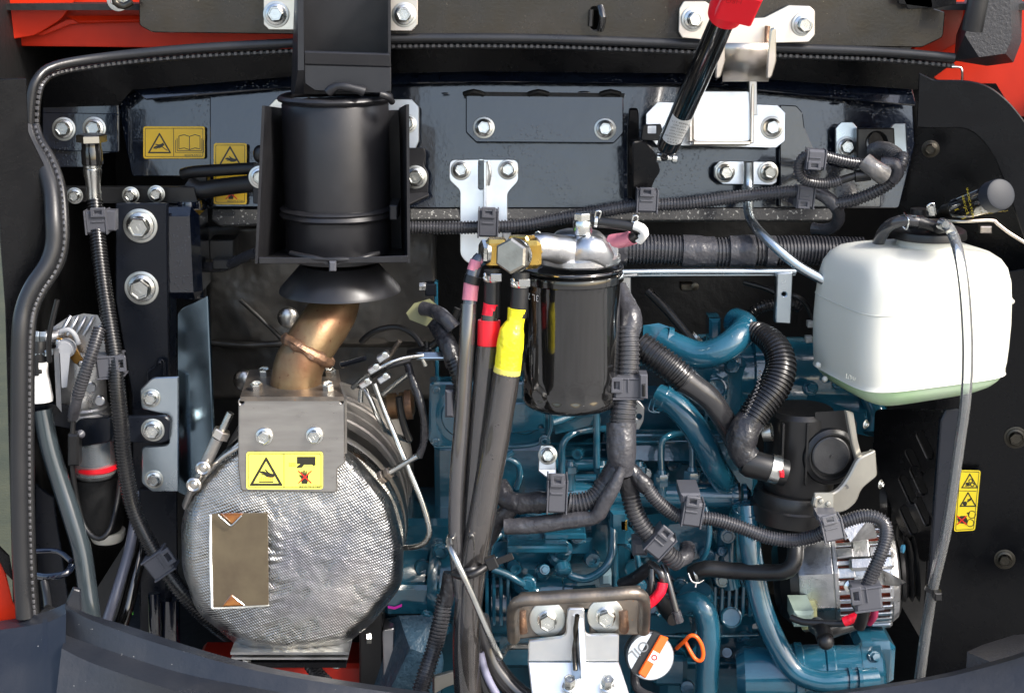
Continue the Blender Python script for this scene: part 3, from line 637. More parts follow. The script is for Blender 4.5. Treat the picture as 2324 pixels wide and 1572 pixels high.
ink(t, 'red_cross', INKR, F, [line(2172, 1170, 2194, 1190, 2.6), line(2194, 1170, 2172, 1190, 2.6)], 2.4)
mb = MB()
for cx, cy in ((2206, 1167), (2202, 1186)): plate(mb, F, circ(cx, cy, 9), .15, 0, [circ(cx, cy, 7.5)], 2.25); plate(mb, F, [(cx-12, cy-4), (cx-4, cy-6), (cx-7, cy+3)], .15, 0, (), 2.3)
finish(mb, 'rotation_arrow', INK, t)
# ================================================================ exhaust stack
Zu = V((0, 0, 1)); Ym = V((0, -1, 0)); Xr = V((1, 0, 0))
t = thing('exhaust_stack', 'satin black upright exhaust outlet with open channel top and flared skirt', 'exhaust stack')
s0 = S(765, 400, 60)
def zof(py, Y=60): return P(765, py, Y).z
def stack(prof, name, m=SATIN, seg=48, cx=765, Y=60, cr=0, crs=60, **kw):
    mb = MB(); ax = P(cx, 400, Y); ss = S(cx, 400, Y)
    rev(mb, V((ax.x, ax.y, 0)), Zu, [(r*ss, zof(py, Y)) for r, py in prof], seg, **kw)
    if cr: crinkle(mb, cr, crs)
    return finish(mb, name, m, t, 35)
stack([(0, 232), (118, 232), (120, 236), (120, 560), (112, 585), (0, 590)], 'outlet_barrel')
mb = MB(); ax = P(765, 400, 60); rev(mb, V((ax.x, ax.y, zof(222))), Zu, [((122+8*math.cos(a))*s0, 8*math.sin(a)*s0) for a in [k*math.pi/4 for k in range(9)]], 64); crinkle(mb, .0012, 70); finish(mb, 'top_weld_ring', SATIN, t, 60)
mb = MB(); rev(mb, V((ax.x, ax.y, zof(478))), Zu, [(119*s0, -14*s0), (128*s0, -12*s0), (133*s0, -6*s0), (128*s0, 2*s0), (132*s0, 7*s0), (128*s0, 12*s0), (119*s0, 14*s0)], 64); crinkle(mb, .0012, 60); finish(mb, 'band_clamp', SATIN, t, 60)
BX(t, 'band_lug', SATIN, 884, 466, 902, 500, 20, 60)
stack([(0, 598), (88, 598), (96, 606), (138, 652), (140, 660), (134, 660), (90, 612), (0, 612)], 'flared_skirt')
# channel above the barrel
PL(t, 'channel_back', SATIN, Fr(785, 60, 95, 2), [(682, -60), (886, -60), (886, 215), (660, 215)], 3)
mb = MB()
hull(mb, [P(676, -60, 20), P(688, -60, 20), P(668, 212, 30), P(690, 160, 14), P(676, 160, 14), P(660, 214, 90), P(670, -60, 100), P(684, -60, 100), P(690, 214, 30)]); finish(mb, 'channel_side', SATIN, t)
mb = MB(); hull(mb, [P(881, -60, 20), P(887, -60, 20), P(887, 212, 20), P(881, 212, 20), P(881, -60, 95), P(887, -60, 95), P(887, 212, 95), P(881, 212, 95)]); finish(mb, 'channel_side', SATIN, t)
PL(t, 'channel_gusset', SATIN, Fr(785, 135, 16, 0, -12), [(691, 118), (885, 124), (887, 152), (690, 146)], 4)
PL(t, 'channel_apron', SATIN, Fr(785, 180, 17, 0, 4), fil([(690, 147), (887, 153), (887, 207), (870, 212), (715, 206), (692, 190)], 1.5), 4)
TB(t, 'weld_bead', SATIN, [(745, 210, 10), (765, 196, 8), (800, 200, 8), (826, 208, 10)], 10, wob=.5)
TB(t, 'weld_bead', SATIN, [(862, 214, 10), (880, 220, 12), (890, 232, 20)], 9, wob=.5)
# U shaped shield round the barrel
PL(t, 'shield_back', SATIN, Fr(765, 400, 128), [(640, 262), (905, 250), (930, 590), (640, 590)], 2.5)
mb = MB(); q = [(601, 240, -6), (645, 246, 132), (650, 592, 132), (585, 598, -6)]
hull(mb, [P(*a) for a in q]+[P(*a)+V((-.0025, 0, 0)) for a in q]); finish(mb, 'shield_side', SATIN, t)
mb = MB(); q = [(922, 237, -6), (905, 246, 132), (912, 592, 132), (925, 597, -6)]
hull(mb, [P(*a) for a in q]+[P(*a)+V((.0025, 0, 0)) for a in q]); finish(mb, 'shield_side', SATIN, t)
mb = MB(); q = [(587, 590, -6), (925, 590, -6), (915, 562, 132), (650, 562, 132)]
hull(mb, [P(*a) for a in q]+[P(*a)+V((0, 0, -.002)) for a in q]); finish(mb, 'shield_floor', SATIN, t)
PL(t, 'shield_lip', SATIN, Fr(755, 592, -7), fil([(587, 584), (740, 586), (748, 600), (762, 600), (772, 586), (926, 580), (926, 596), (775, 598), (768, 603), (740, 603), (733, 598), (588, 599)], 1.5), 2)
BX(t, 'retaining_clip', CLIP, 747, 594, 762, 616, -14, -8)
TB(t, 'weld_bead', SATIN, [(660, 575, 10), (710, 586, -4), (765, 589, -6), (820, 586, -2), (860, 574, 12)], 6, wob=.6)
TB(t, 'weld_bead', SATIN, [(643, 262, 50), (652, 300, 60)], 5, wob=.6)
# elbow
PIPE = [(672, 890, 12), (672, 862, 12), (684, 815, 16), (716, 768, 26), (748, 728, 40), (766, 690, 52), (770, 640, 58)]
t = thing('exhaust_elbow', 'brown heat tinted elbow pipe with rusty weld rising from the muffler', 'exhaust pipe')
TB(t, 'lower_pipe', HEAT, [(672, 892, 12, 59), (672, 862, 12, 58), (680, 825, 15, 56), (698, 795, 20, 57)], 56, seg=40, wob=.04)
TB(t, 'upper_pipe', HEAT, [(690, 806, 20, 56), (714, 768, 28, 58), (742, 728, 40, 57), (760, 690, 52, 55), (766, 640, 58, 54)], 56, seg=40, wob=.04)
mb = MB(); d = (P(722, 758, 28)-P(686, 815, 17)).normalized(); d = (d+V((.25, -.05, .5))).normalized(); rr_ = 57*S(700, 796, 0)
rev(mb, P(698, 796, 20), d, [(rr_*.96+.0048*math.cos(a), .0055*math.sin(a)) for a in [k*math.pi/4 for k in range(9)]], 60, sx=1.06); crinkle(mb, .0030, 110); finish(mb, 'weld_seam', WELD, t, 60)
mb = MB(); rev(mb, P(672, 884, 12), Zu, [(59*s0, -.002), (66*s0, 0), (60*s0, .004)], 48); crinkle(mb, .001, 140); finish(mb, 'base_weld', WELD, t, 60)
# ================================================================ heat shield box over the muffler inlet
t = thing('inlet_heat_shield', 'folded steel cover plate with two bolts under the exhaust elbow', 'heat shield')
F = Fr(662, 1000, -34, 0, 2)
PL(t, 'front_plate', STEEL, F, fil([(541, 904), (783, 903), (783, 1052), (766, 1062), (765, 1118), (547, 1114), (540, 1060)], [6, 6, 4, 6, 8, 8, 4]), 3, 1, [circ(548, 912, 5), circ(777, 910, 5)])
mb = MB(); q = [P(545, 900, -34), P(780, 900, -34), P(768, 838, 60), P(566, 838, 60)]
hull(mb, q+[a+V((0, 0, -.004)) for a in q]); finish(mb, 'inlet_flange', RAW, t)
mb = MB(); q = [P(770, 868, -10), P(782, 906, -34), P(782, 1030, -34), P(772, 1010, 20)]
hull(mb, q+[a+V((.002, .002, 0)) for a in q]); finish(mb, 'side_fold', STEEL, t)
for x, y in ((600, 990), (714, 988)): bolt(t, F, x, y, 25, washer=False)
for x, y, Y in ((602, 866, 40), (750, 866, 40), (584, 898, -10), (746, 898, -10)):
    F2 = Fr(x, y, Y); bolt(t, F2, x, y, 23, 'flange', n=(Zu+V((0, -.25, 0))), washer=True, hs=2.0)
F = Fr(646, 1066, -36, 0, 2)
t2 = sticker('wide pale yellow sticker with a hot surface triangle on the steel cover plate', F, 559, 1025, 733, 1110, STKP, 7)
ink(t2, 'divider', INK, F, [line(644.5, 1030, 644.5, 1106, 1.3)], .42)
o, i = tri(604, 1072, 62, .085); ink(t2, 'triangle', INK, F, [o], .45, {0: [i]})
ink(t2, 'pictogram', INK, F, [hand(606, 1075, 34, 8), line(588, 1093, 620, 1093, 3), fil([(674, 1036), (716, 1036), (716, 1055), (711, 1057), (709, 1054), (690, 1054), (686, 1060), (674, 1062), (674, 1058), (682, 1052), (674, 1052)], 1), palm(691, 1082, 30)], .5)
ink(t2, 'heat_wave', INKO, F, [line(590+k*4, 1090, 590+k*4, 1084-(k % 2)*3, 1.8) for k in range(8)]+[line(656+k*4, 1051+q*3, 659+k*4, 1051+q*3, 1.6) for k in range(4) for q in range(3)], .5)
ink(t2, 'red_cross', INKR, F, [line(677, 1068, 707, 1096, 2.6), line(707, 1068, 677, 1096, 2.6)], .65)
text(t2, 'part_number', INK, F, 706, 1104, 'RD579-57451', 7)
# ================================================================ muffler
t = thing('muffler', 'big round muffler wrapped in silver quilted foil', 'muffler')
CX, CY = 665, 1252
OUT = [(520, 1010), (700, 985), (800, 1026), (888, 1128), (916, 1235), (913, 1328), (846, 1412), (778, 1468), (640, 1487), (548, 1472), (445, 1385), (413, 1290), (412, 1180), (440, 1098)]
def outr(th):
    d = V((math.cos(th), math.sin(th))); best = 0
    for i in range(len(OUT)):
        a = V(OUT[i-1])-V((CX, CY)); b = V(OUT[i])-V((CX, CY)); e = b-a; den = d.x*e.y-d.y*e.x
        if abs(den) < 1e-9: continue
        u = (a.x*e.y-a.y*e.x)/den; v = (a.x*d.y-a.y*d.x)/den
        if u > 0 and -1e-6 <= v <= 1+1e-6: best = max(best, u)
    return best
NS = 220; RAD = [outr(2*math.pi*k/NS) for k in range(NS)]; RAD = [sum(RAD[(k+j) % NS] for j in range(-3, 4))/7 for k in range(NS)]
mb = MB(); rings = []
prof = [(q/34*.90, -26-7*(1-(q/34)**2)) for q in range(1, 35)]+[(.925, -22), (.95, -16), (.972, -8), (.988, 2), (.997, 14), (1, 26), (.998, 40), (.985, 54), (.97, 64)]
cen = mb.bm.verts.new(P(CX, CY, -33))
for i, (f_, Y) in enumerate(prof):
    ring = []
    for k in range(NS):
        a = 2*math.pi*k/NS; r = RAD[k]*f_ if f_ > .5 else (RAD[k]*f_)
        x, y = CX+r*math.cos(a), CY+r*math.sin(a); p = V((x/60, y/60, 0))
        dd = 1.0*noise.noise(p*.8)+.35*noise.noise(p*3.1)+.3*abs(noise.noise(p*6))
        wr = math.exp(-((x-615)/40)**2)*math.exp(-((y-1260)/150)**2)  # creases beside the window
        dd += wr*2.2*noise.noise(V((x/26, y/11, 3)))
        edge = max(0, (f_-.86)/.14); dd += edge*1.6*math.sin(k*2*math.pi/NS*34+2*noise.noise(p*2))
        ring.append(mb.bm.verts.new(P(x, y, Y+dd)))
    rings.append(ring)
for k in range(NS): mb.f([cen, rings[0][(k+1) % NS], rings[0][k]])
for A, B in zip(rings, rings[1:]):
    for k in range(NS): mb.f([A[k], A[(k+1) % NS], B[(k+1) % NS], B[k]])
finish(mb, 'foil_quilt', QUILT, t, 80)
c0 = P(CX, CY-8, 40); ms = S(CX, CY, 40); Yp = V((0, 1, 0))
def mrev(name, m, prof, **kw):
    mb = MB(); rev(mb, c0, Yp, [(r*ms, h/1000) for r, h in prof], 96, **kw); return finish(mb, name, m, t, 30)
mrev('shell', SHELL, [(0, 10), (236, 10), (238, 60), (238, 92), (242, 94), (242, 98), (238, 100), (238, 120), (242, 122), (242, 128), (238, 130), (238, 150), (241, 152), (241, 156), (238, 158), (238, 180), (242, 182), (242, 188), (238, 190), (238, 236), (242, 240), (238, 244), (238, 260), (225, 300), (160, 330), (0, 335)])
mrev('front_band', ROD, [(238, 22), (247, 22), (249, 26), (249, 42), (247, 46), (238, 46)])
mrev('clamp_band', STEELB, [(238, 60), (248, 60), (250, 64), (246, 72), (250, 80), (248, 86), (238, 86)])
mrev('rear_band', SHELL, [(238, 196), (243, 196), (244, 214), (243, 232), (238, 232)])
# window in the quilt
F = Fr(541, 1270, -39, -4, 3)
PL(t, 'window_plate', PANE, F, [(480, 1166), (607, 1164), (609, 1372), (484, 1378)], 2, .3)
mb = MB(); tube(mb, [(478, 1168, -38), (478, 1270, -38), (482, 1378, -38)], 3.4, wob=.5); tube(mb, [(482, 1378, -38), (540, 1376, -38), (610, 1371, -38)], 3.6, wob=.5)
finish(mb, 'cut_edge', mat('white_fibre_edge', (.75, .74, .68), .8, bump=1, bscale=500), t, 60)
PL(t, 'amber_notch', AMB, F, fil([(498, 1166), (552, 1165), (526, 1190)], 3), 3, 1, (), 1); PL(t, 'amber_notch', AMB, F, fil([(503, 1376), (525, 1348), (556, 1374)], 3), 3, 1, (), 1)
TB(t, 'notch_edge', ROD, [(495, 1168, -40), (520, 1190, -41), (528, 1190, -41), (548, 1170, -41)], 2, step=.002)
# feet
t2 = thing('muffler_mount', 'flat steel mounting flanges stacked under the silver muffler', 'mount')
for nm, m, y, dy, x0, x1 in (('upper_flange', ZINC, 1456, 6, 524, 792), ('middle_flange', ZINC, 1468, 5, 526, 790), ('lower_flange', BLK, 1480, 12, 528, 786)):
    mb = MB(); z = P(660, y+16, -18).z; F_ = Fr(660, y, -20); sc = S(660, y, -20)
    outl = fil([((x0-1162)*sc, -.025), ((x1-1162)*sc, -.025), ((x1-1162)*sc, .10), ((x0-1162)*sc, .10)], .018, 6)
    a = [V((x, yy, z)) for x, yy in outl]; b = [p+V((0, 0, -dy*sc)) for p in a]; va, vb = mb.vs(a), mb.vs(b); mb.f(va); mb.f(vb[::-1])
    for i in range(len(va)): mb.f([va[i], va[i-1], vb[i-1], vb[i]])
    finish(mb, nm, m, t2)
mb = MB(); hexp(mb, P(765, 1502, -20), V((0, 0, -1)), 12*sc, 12*sc); hexp(mb, P(560, 1494, -20), V((0, 0, -1)), 11*sc, 8*sc); tag(finish(mb, 'mount_nuts', BOLT, t2), kind='stuff')
# clamp bolts at the upper left of the muffler
t = thing('band_clamp_bolt', 'threaded clamp stud with yellowish nut at the upper left of the muffler', 'clamp bolt')
RB(t, 'threaded_stud', ROD, [(500, 985, -20), (524, 935, -20)], 9, pitch=3, depth=.12)
mb = MB(); d = (P(524, 935, -20)-P(500, 985, -20)).normalized(); hexp(mb, P(498, 992, -20), d, 20*s0, 20*s0); finish(mb, 'nut', ZINCY, t)
mb = MB(); tube(mb, [(462, 1062, -20), (478, 1028, -20), (494, 994, -20)], 14); finish(mb, 'trunnion_sleeve', STEEL, t)
for x, y in ((461, 1062), (440, 1100)):
    RV(t, 'pivot_pin', STEELB, x, y, -30, (0, -1, 0), [(0, -12), (14, -12), (17, -6), (17, 2), (13, 5), (9, 2), (6, 5), (0, 6)], 24)
TB(t, 'link_arm', STEEL, [(460, 1066, -22), (446, 1090, -20), (432, 1118, -10), (420, 1148, 5)], 11, flat=.6)
TB(t, 'clamp_strap', STEELB, [(545, 1012, -30), (510, 1034, -28), (480, 1062, -22), (455, 1096, -16), (432, 1140, -2)], 5)
TB(t, 'clamp_strap', STEELB, [(548, 1000, -22), (505, 1040, -22), (470, 1078, -14)], 4)
RB(t, 'seam_ribs', ROD, [(560, 1042, -10), (520, 1062, -12), (490, 1090, -12), (462, 1130, -12)], 6, pitch=6)
# sensors on the right of the muffler
t = thing('temperature_sensor', 'silver foil wrapped probe with hex nut at the right shoulder of the muffler', 'sensor')
mb = MB(); d = (P(945, 1034, -10)-P(866, 1082, 0)).normalized()
hexp(mb, P(864, 1084, 0), d, 17*s0, 12*s0); hexp(mb, P(878, 1076, 0), d, 15*s0, 12*s0); finish(mb, 'hex_nut', RAW, t)
TB(t, 'probe', ROD, [(872, 1080, 0), (910, 1056, -6), (948, 1034, -10)], 7, wob=.25)
t = thing('sensor_pipe', 'bent steel pressure pipe curving round the right side of the muffler', 'pipe')
TB(t, 'pipe', ROD, [(850, 870, 40), (872, 930, 36), (905, 1010, 26), (930, 1070, 20), (955, 1130, 16), (972, 1185, 14), (974, 1212, 14), (960, 1234, 18), (930, 1242, 30), (895, 1240, 60)], 6.5)
t = thing('sensor_pipe', 'short curled steel pipe above the muffler shell', 'pipe')
TB(t, 'pipe', ROD, [(818, 912, 50), (822, 880, 50), (838, 900, 46), (860, 950, 44), (880, 980, 60), (930, 1000, 90)], 6)
t = thing('pipe_clamp', 'small zinc pipe clamps holding thin pipes beside the muffler', 'pipe clamp')
for i, (x, y) in enumerate(((830, 868), (872, 856), (870, 808), (850, 835))):
    mb = MB(); obox(mb, P(x, y, 30), (V((.8, 0, .5)).normalized(), V((0, 1, 0)), V((-.5, 0, .8)).normalized()), (.006, .006, .003), .001); o = finish(mb, 'clamp_half', ZINC, t)
    RV(t, 'clamp_screw', BOLT, x+4, y-4, 12, (0, -1, 0), [(0, 0), (7, 0), (7, 6), (0, 8)], 12)
TB(t, 'thin_pipe', ROD, [(800, 880, 50), (835, 850, 34), (870, 830, 28), (905, 815, 30), (960, 806, 40)], 5)
TB(t, 'thin_pipe', RUB, [(840, 856, 50), (880, 832, 30), (930, 818, 34)], 6)
t = thing('heat_sleeve_wire', 'black sleeved sensor wire hanging down behind the muffler', 'wire')
TB(t, 'sleeve', TAPEB, [(922, 815, 60), (932, 850, 50), (950, 900, 44), (962, 950, 40), (962, 1000, 40), (950, 1036, 40)], 9, wob=.2)
TB(t, 'sleeve', RUB, [(905, 900, 80), (915, 960, 80), (930, 1000, 80)], 8)
for i, (a, b, lab) in enumerate((((870, 828), (908, 772), 'threaded stud slanting up behind the elbow pipe'), ((775, 828), (830, 812), 'dark threaded stud just right of the elbow weld'), ((868, 895), (930, 845), 'thin threaded stud above the copper coloured coupling'))):
    t = thing('stud', lab, 'stud'); mb = MB(); ribbed(mb, [(a[0], a[1], 60), (b[0], b[1], 50)], 6, pitch=3, depth=.15); finish(mb, 'thread', (RAW, POST, ROD)[i], t)
    mb = MB(); hexp(mb, P(a[0], a[1], 62), (P(b[0], b[1], 50)-P(a[0], a[1], 60)).normalized(), 9*s0, 8*s0); finish(mb, 'nut', RAW, t)
t = thing('turbo_coupling', 'copper tinted pipe coupling deep beside the engine', 'coupling')
RV(t, 'coupling_body', HEAT, 905, 920, 130, (1, 0, .1), [(0, -30), (26, -30), (30, -24), (30, -4), (22, 0), (30, 4), (30, 30), (18, 36), (0, 36)], 32)
RV(t, 'coupling_ring', WELD, 925, 918, 130, (1, 0, .1), [(28, -4), (34, -4), (34, 10), (28, 10)], 32)
t = thing('harness_lead', 'dark looping lead above the copper coloured coupling', 'cable')
TB(t, 'lead', RUB, [(960, 790, 150), (940, 760, 160), (900, 742, 170), (850, 752, 180), (820, 775, 190)], 7); TB(t, 'lead', RUB, [(1040, 700, 120), (1010, 760, 120), (970, 790, 130), (930, 800, 150)], 9)
t = thing('bracket_arm', 'thin zinc bracket arm with dark screw above the sleeved sensor wire', 'bracket')
PL(t, 'arm', ZINCB, Fr(1000, 806, 40, 0, 55), fil([(945, 798), (1045, 797), (1045, 812), (948, 812)], 3), 3); RV(t, 'screw', PLB, 970, 800, 50, (0, 0, 1), [(0, 0), (9, 0), (9, 10), (5, 12), (5, 26), (0, 26)], 16)
TB(t, 'threaded_tail', ROD, [(958, 812, 40), (966, 830, 40)], 5)
# insulation behind the elbow
t = thing('insulation_board', 'black foil insulation board with round fixings behind the exhaust elbow', 'insulation')
mb = MB(); F = Fr(700, 650, 260)
N1, N2 = 40, 30; g = [[None]*(N2+1) for _ in range(N1+1)]
for i in range(N1+1):
    for j in range(N2+1):
        x = 470+i*13; y = 515+j*13; dd = 7*noise.noise(V((x/120, y/120, 0)))+1*noise.noise(V((x/35, y/35, 3)))
        if y > 775: dd += 26
        g[i][j] = mb.bm.verts.new(P(x, y, 262+dd))
for i in range(N1):
    for j in range(N2): mb.f([g[i][j], g[i][j+1], g[i+1][j+1], g[i+1][j]])
o = finish(mb, 'board', INSU, t, 60); sm = o.modifiers.new('solid', 'SOLIDIFY'); sm.thickness = .008; sm.offset = 1
TB(t, 'crease', INSU, [(545, 680, 248), (610, 740, 248), (660, 790, 250)], 5)
TB(t, 'folded_edge', INSU, [(476, 776, 250), (560, 782, 248), (650, 778, 250)], 7)
for x, y in ((654, 720), (554, 862)):
    BL(t, 'fixing_cap', STEELB, x, y, 232, 25, (1, .6, 1), 24)
TB(t, 'dark_cable', COND, [(470, 606, 200), (510, 604, 190), (545, 588, 170), (585, 572, 140)], 12)
BX(t, 'cable_plug', RUB, 482, 590, 520, 612, 180, 205)
BX(t, 'connector_block', PLB, 475, 545, 530, 590, 200, 230)
t = thing('black_tube', 'short fat black tube crossing in front of the amber sticker', 'tube')
TB(t, 'upper_tube', RUB, [(415, 396, 190), (440, 390, 186), (500, 386, 180), (580, 382, 170)], 14)
TB(t, 'lower_tube', RUB, [(430, 420, 184), (452, 432, 180), (500, 425, 176), (585, 415, 160)], 20)
BX(t, 'tube_saddle', PLB, 425, 392, 470, 420, 186, 205)
# ================================================================ left column
t = thing('frame_post', 'dark painted upright post with two large washers bolts on the left', 'frame post')
F = Fr(320, 800, 140)
PL(t, 'post_face', POST, F, fil([(262, 462), (380, 462), (380, 560), (385, 900), (386, 1620), (330, 1620), (300, 1100), (300, 900), (276, 760), (262, 680)], 4), 6, 1.2)
PL(t, 'post_side', POST, Fr(383, 900, 141, 60), [(380, 463), (402, 468), (404, 1620), (384, 1620)], 5, 1)
PL(t, 'lower_plate', POST, Fr(330, 1300, 128, 8), [(316, 1110), (402, 1110), (405, 1620), (320, 1620)], 5, 1)
for x, y in ((319, 512), (322, 653)): bolt(t, F, x, y, 39, 'flange', m=BOLT, hs=1.1)
mb = MB(); tube(mb, [(356, 818, 136), (364, 816, 134), (372, 822, 134), (373, 850, 134), (368, 864, 134), (338, 868, 135), (336, 845, 136), (352, 832, 136), (356, 818, 136)], 2.6, step=.002)
finish(mb, 'embossed_tab', POST, t, 60); BL(t, 'boss', POST, 363, 822, 134, 6); BL(t, 'boss', POST, 363, 866, 134, 9, (1.3, .5, .6))
t = thing('box_bracket', 'rounded dark box bracket right of the post', 'bracket')
mb = MB(); obox(mb, P(418, 565, 175), (Xr, V((0, 1, 0)), Zu), (.021, .03, .046), .008); finish(mb, 'box', PANEL, t)
mb = MB(); revp(mb, 440, 675, 175, (0, 0, 1), [(0, 0), (26, 0), (28, 3), (28, 215), (26, 222), (0, 222)], 32); finish(mb, 'corner_round', PANEL, t)
PL(t, 'top_plate', PLB, Fr(400, 440, 170), fil([(135, 425), (440, 425), (450, 462), (240, 462), (140, 455)], 4), 10)
F = Fr(300, 443, 160)
bolt(t, F, 170, 444, 19, m=BOLT); bolt(t, F, 297, 443, 20); bolt(t, F, 355, 440, 20)
t = thing('zinc_heat_plate', 'notched zinc plate with two bolts and tall bluish shield beside the muffler', 'heat shield')
F = Fr(362, 985, 100)
PL(t, 'flange', ZINCB, F, fil([(405, 855), (405, 1116), (345, 1116), (321, 1096), (322, 1014), (384, 1010), (384, 942), (321, 928), (318, 884), (346, 857)], [2, 2, 6, 6, 8, 12, 12, 8, 6, 8]), 4, 1)
PL(t, 'tall_shield', mat('mirror_blue_zinc', (.20, .27, .32), .20, 1, var=(.15, .21, .26), vscale=8, rvar=.04), Fr(430, 900, 104, -30), fil([(402, 712), (412, 700), (470, 671), (484, 1000), (470, 1150), (402, 1116)], [4, 6, 2, 10, 10, 2]), 3, .8)
bolt(t, F, 343, 903, 22); bolt(t, F, 350, 1087, 22)
t = thing('clamp_arm', 'dark painted strap arm bolted to the post and reaching left', 'bracket arm')
F = Fr(330, 975, 92); PL(t, 'arm', POST, F, fil([(245, 946), (375, 944), (386, 955), (383, 1000), (370, 1005), (245, 1003)], 6), 5, 1); bolt(t, F, 347, 975, 27)
PL(t, 'arm_bend', POST, Fr(215, 975, 84, -30), fil([(166, 965), (180, 950), (248, 946), (248, 1003), (184, 1014), (166, 1004)], 8), 5, 1)
RV(t, 'plastic_rivet', CLIP, 184, 984, 78, (-.1, -1, 0), [(0, 0), (10, 0), (10, 3), (4, 12), (0, 14)], 16)
PL(t, 'rear_strap', POST, Fr(140, 950, 110, 20), fil([(66, 905), (150, 920), (250, 945), (250, 990), (150, 972), (66, 955)], 3), 5, 1)
BX(t, 'strap_buckle', PLB, 153, 986, 178, 1058, 70, 84, 2)
# hydraulic test hose
t = thing('test_port_hose', 'upright ribbed hose with silver crimp and hex cap on the left', 'hose')
mb = MB(); hexp(mb, P(208, 322, 130), Zu, 34*s0*1.05, 18*s0, ref=V((.3, 1, 0))); finish(mb, 'hex_cap', mat('nickel_cap', (.70, .66, .56), .22, 1), t)
RV(t, 'black_cap', CANM, 210, 372, 130, (0, 0, 1), [(0, -2), (22, -2), (24, 0), (24, 30), (22, 36), (22, 48), (17, 50), (0, 52)], 24)
RV(t, 'crimp_ferrule', ROD, 214, 458, 130, (0, 0, 1), [(0, 0), (17, 0), (17, 20), (16, 34), (20, 60), (21, 74), (19, 76), (21, 79), (21, 84), (18, 88), (0, 90)], 24)
RB(t, 'ribbed_sleeve', CONDB, [(215, 455, 128), (218, 500, 120), (224, 560, 108), (234, 640, 96), (248, 730, 84), (262, 820, 72), (266, 880, 66), (274, 960, 62), (282, 1050, 60), (302, 1150, 56), (335, 1225, 50), (375, 1290, 44), (420, 1350, 40), (470, 1402, 44), (520, 1440, 60)], 19, pitch=7.2)
clip(t, 222, 502, 118, -2, 50, 52, latch=1); clip(t, 252, 828, 76, 85, 52, 58); clip(t, 364, 1276, 44, 55, 54, 56)
BX(t, 'clip_foot', CLIP, 240, 478, 262, 524, 112, 124)
# water separator
t = thing('fuel_water_separator', 'cast aluminium fuel cock with grey lever and clear bowl on the left', 'fuel separator')
mb = MB(); hull(mb, [P(x, y, Y) for x, y in ((112, 748), (150, 722), (190, 711), (222, 715), (235, 740), (240, 800), (180, 800), (120, 780)) for Y in (110, 150)]); finish(mb, 'cast_head', ALU, t)
for x_ in (150, 168, 186, 204): TB(t, 'cast_ridge', ALU, [(x_-14, 760, 104), (x_, 735, 106), (x_+10, 718, 112)], 5)
RV(t, 'body_barrel', ALU, 188, 942, 140, (0, 0, 1), [(0, 0), (60, 0), (66, 4), (66, 10), (60, 14), (60, 22), (56, 26), (56, 140), (50, 160), (0, 170)], 40)
mb = MB(); hull(mb, [P(x, y, Y) for x, y in ((122, 790), (134, 790), (128, 920), (140, 935)) for Y in (90, 130)]); finish(mb, 'body_fin', ALUD, t)
for x, y in ((226, 752), (226, 910), (205, 880)): RV(t, 'cast_boss', ALU, x, y, 92, (0, -1, 0), [(0, -8), (12, -8), (12, 0), (10, 2), (0, 2)], 20)
PL(t, 'retainer_plate', mat('orange_chromate', (.55, .30, .08), .3, 1), Fr(160, 780, 100), fil([(128, 766), (140, 768), (152, 780), (166, 776), (184, 812), (196, 822), (184, 832), (168, 824), (150, 800), (134, 790)], 4), 3)
for x, y in ((132, 777), (184, 825)): RV(t, 'screw', BOLT, x, y, 97, (0, -1, 0), [(0, 0), (7, 0), (7, 3), (4, 5), (0, 5)], 14)
mb = MB(); hull(mb, [P(x, y, Y) for x, y in ((136, 800), (160, 798), (152, 878), (140, 880)) for Y in (76, 90)]); finish(mb, 'lever', LEVER, t)
RV(t, 'lever_hub', LEVER, 152, 788, 98, (0, -1, 0), [(0, 0), (22, 0), (22, 12), (16, 18), (0, 18)], 24)
TB(t, 'lever_guard', LEVER, [(138, 752, 90), (156, 748, 88), (170, 760, 88), (178, 780, 90)], 6)
mb = MB(); hexp(mb, P(68, 764, 100), Xr, 15*s0, 24*s0); hexp(mb, P(93, 764, 100), Xr, 14*s0, 16*s0); finish(mb, 'hex_fitting', mat('grey_zinc_fitting', (.35, .40, .43), .3, .8), t)
TB(t, 'spout', ALUD, [(100, 764, 100), (118, 766, 104), (130, 760, 110)], 16)
RV(t, 'red_ring', RED, 218, 1066, 120, (0, 0, 1), [(0, 0), (44, 0), (50, 6), (50, 16), (0, 16)], 36)
RV(t, 'clear_bowl', CLEAR, 216, 1080, 120, (0, 0, 1), [(40, 0), (48, 10), (50, 80), (46, 100)], 36)
RV(t, 'filter_core', mat('dark_teal_core', (.02, .05, .08), .4), 216, 1080, 120, (0, 0, 1), [(0, 0), (34, 6), (38, 80), (0, 90)], 24)
t = thing('taped_fuel_hose', 'short fuel hose wrapped in white tape at the far left', 'hose')
TB(t, 'rubber_end', RUB, [(88, 775, 96), (88, 800, 94), (90, 850, 92)], 18); hosewire(t, 88, 802, 95, 19, m=ZINCB); BX(t, 'clamp_ear', ZINCB, 100, 796, 116, 808, 78, 86)
TB(t, 'white_wrap', WHT, [(91, 820, 93, 17), (92, 852, 92, 19), (92, 876, 90, 24), (96, 912, 88, 25)], 20, wob=.15)
t = thing('small_conduit', 'thin grey split conduit crossing in front of the fuel separator', 'conduit')
RB(t, 'ribbed_part', COND, [(226, 745, 76), (212, 790, 66), (196, 838, 60), (182, 878, 60), (176, 900, 62)], 15, pitch=7)
TB(t, 'taped_part', TAPE, [(176, 898, 62), (170, 925, 66), (166, 945, 74)], 13, wob=.2)
TB(t, 'wire', RUB, [(166, 945, 74), (164, 1050, 76), (176, 1140, 80), (195, 1200, 70), (225, 1222, 66), (250, 1200, 70), (265, 1140, 90), (272, 1090, 110)], 6)
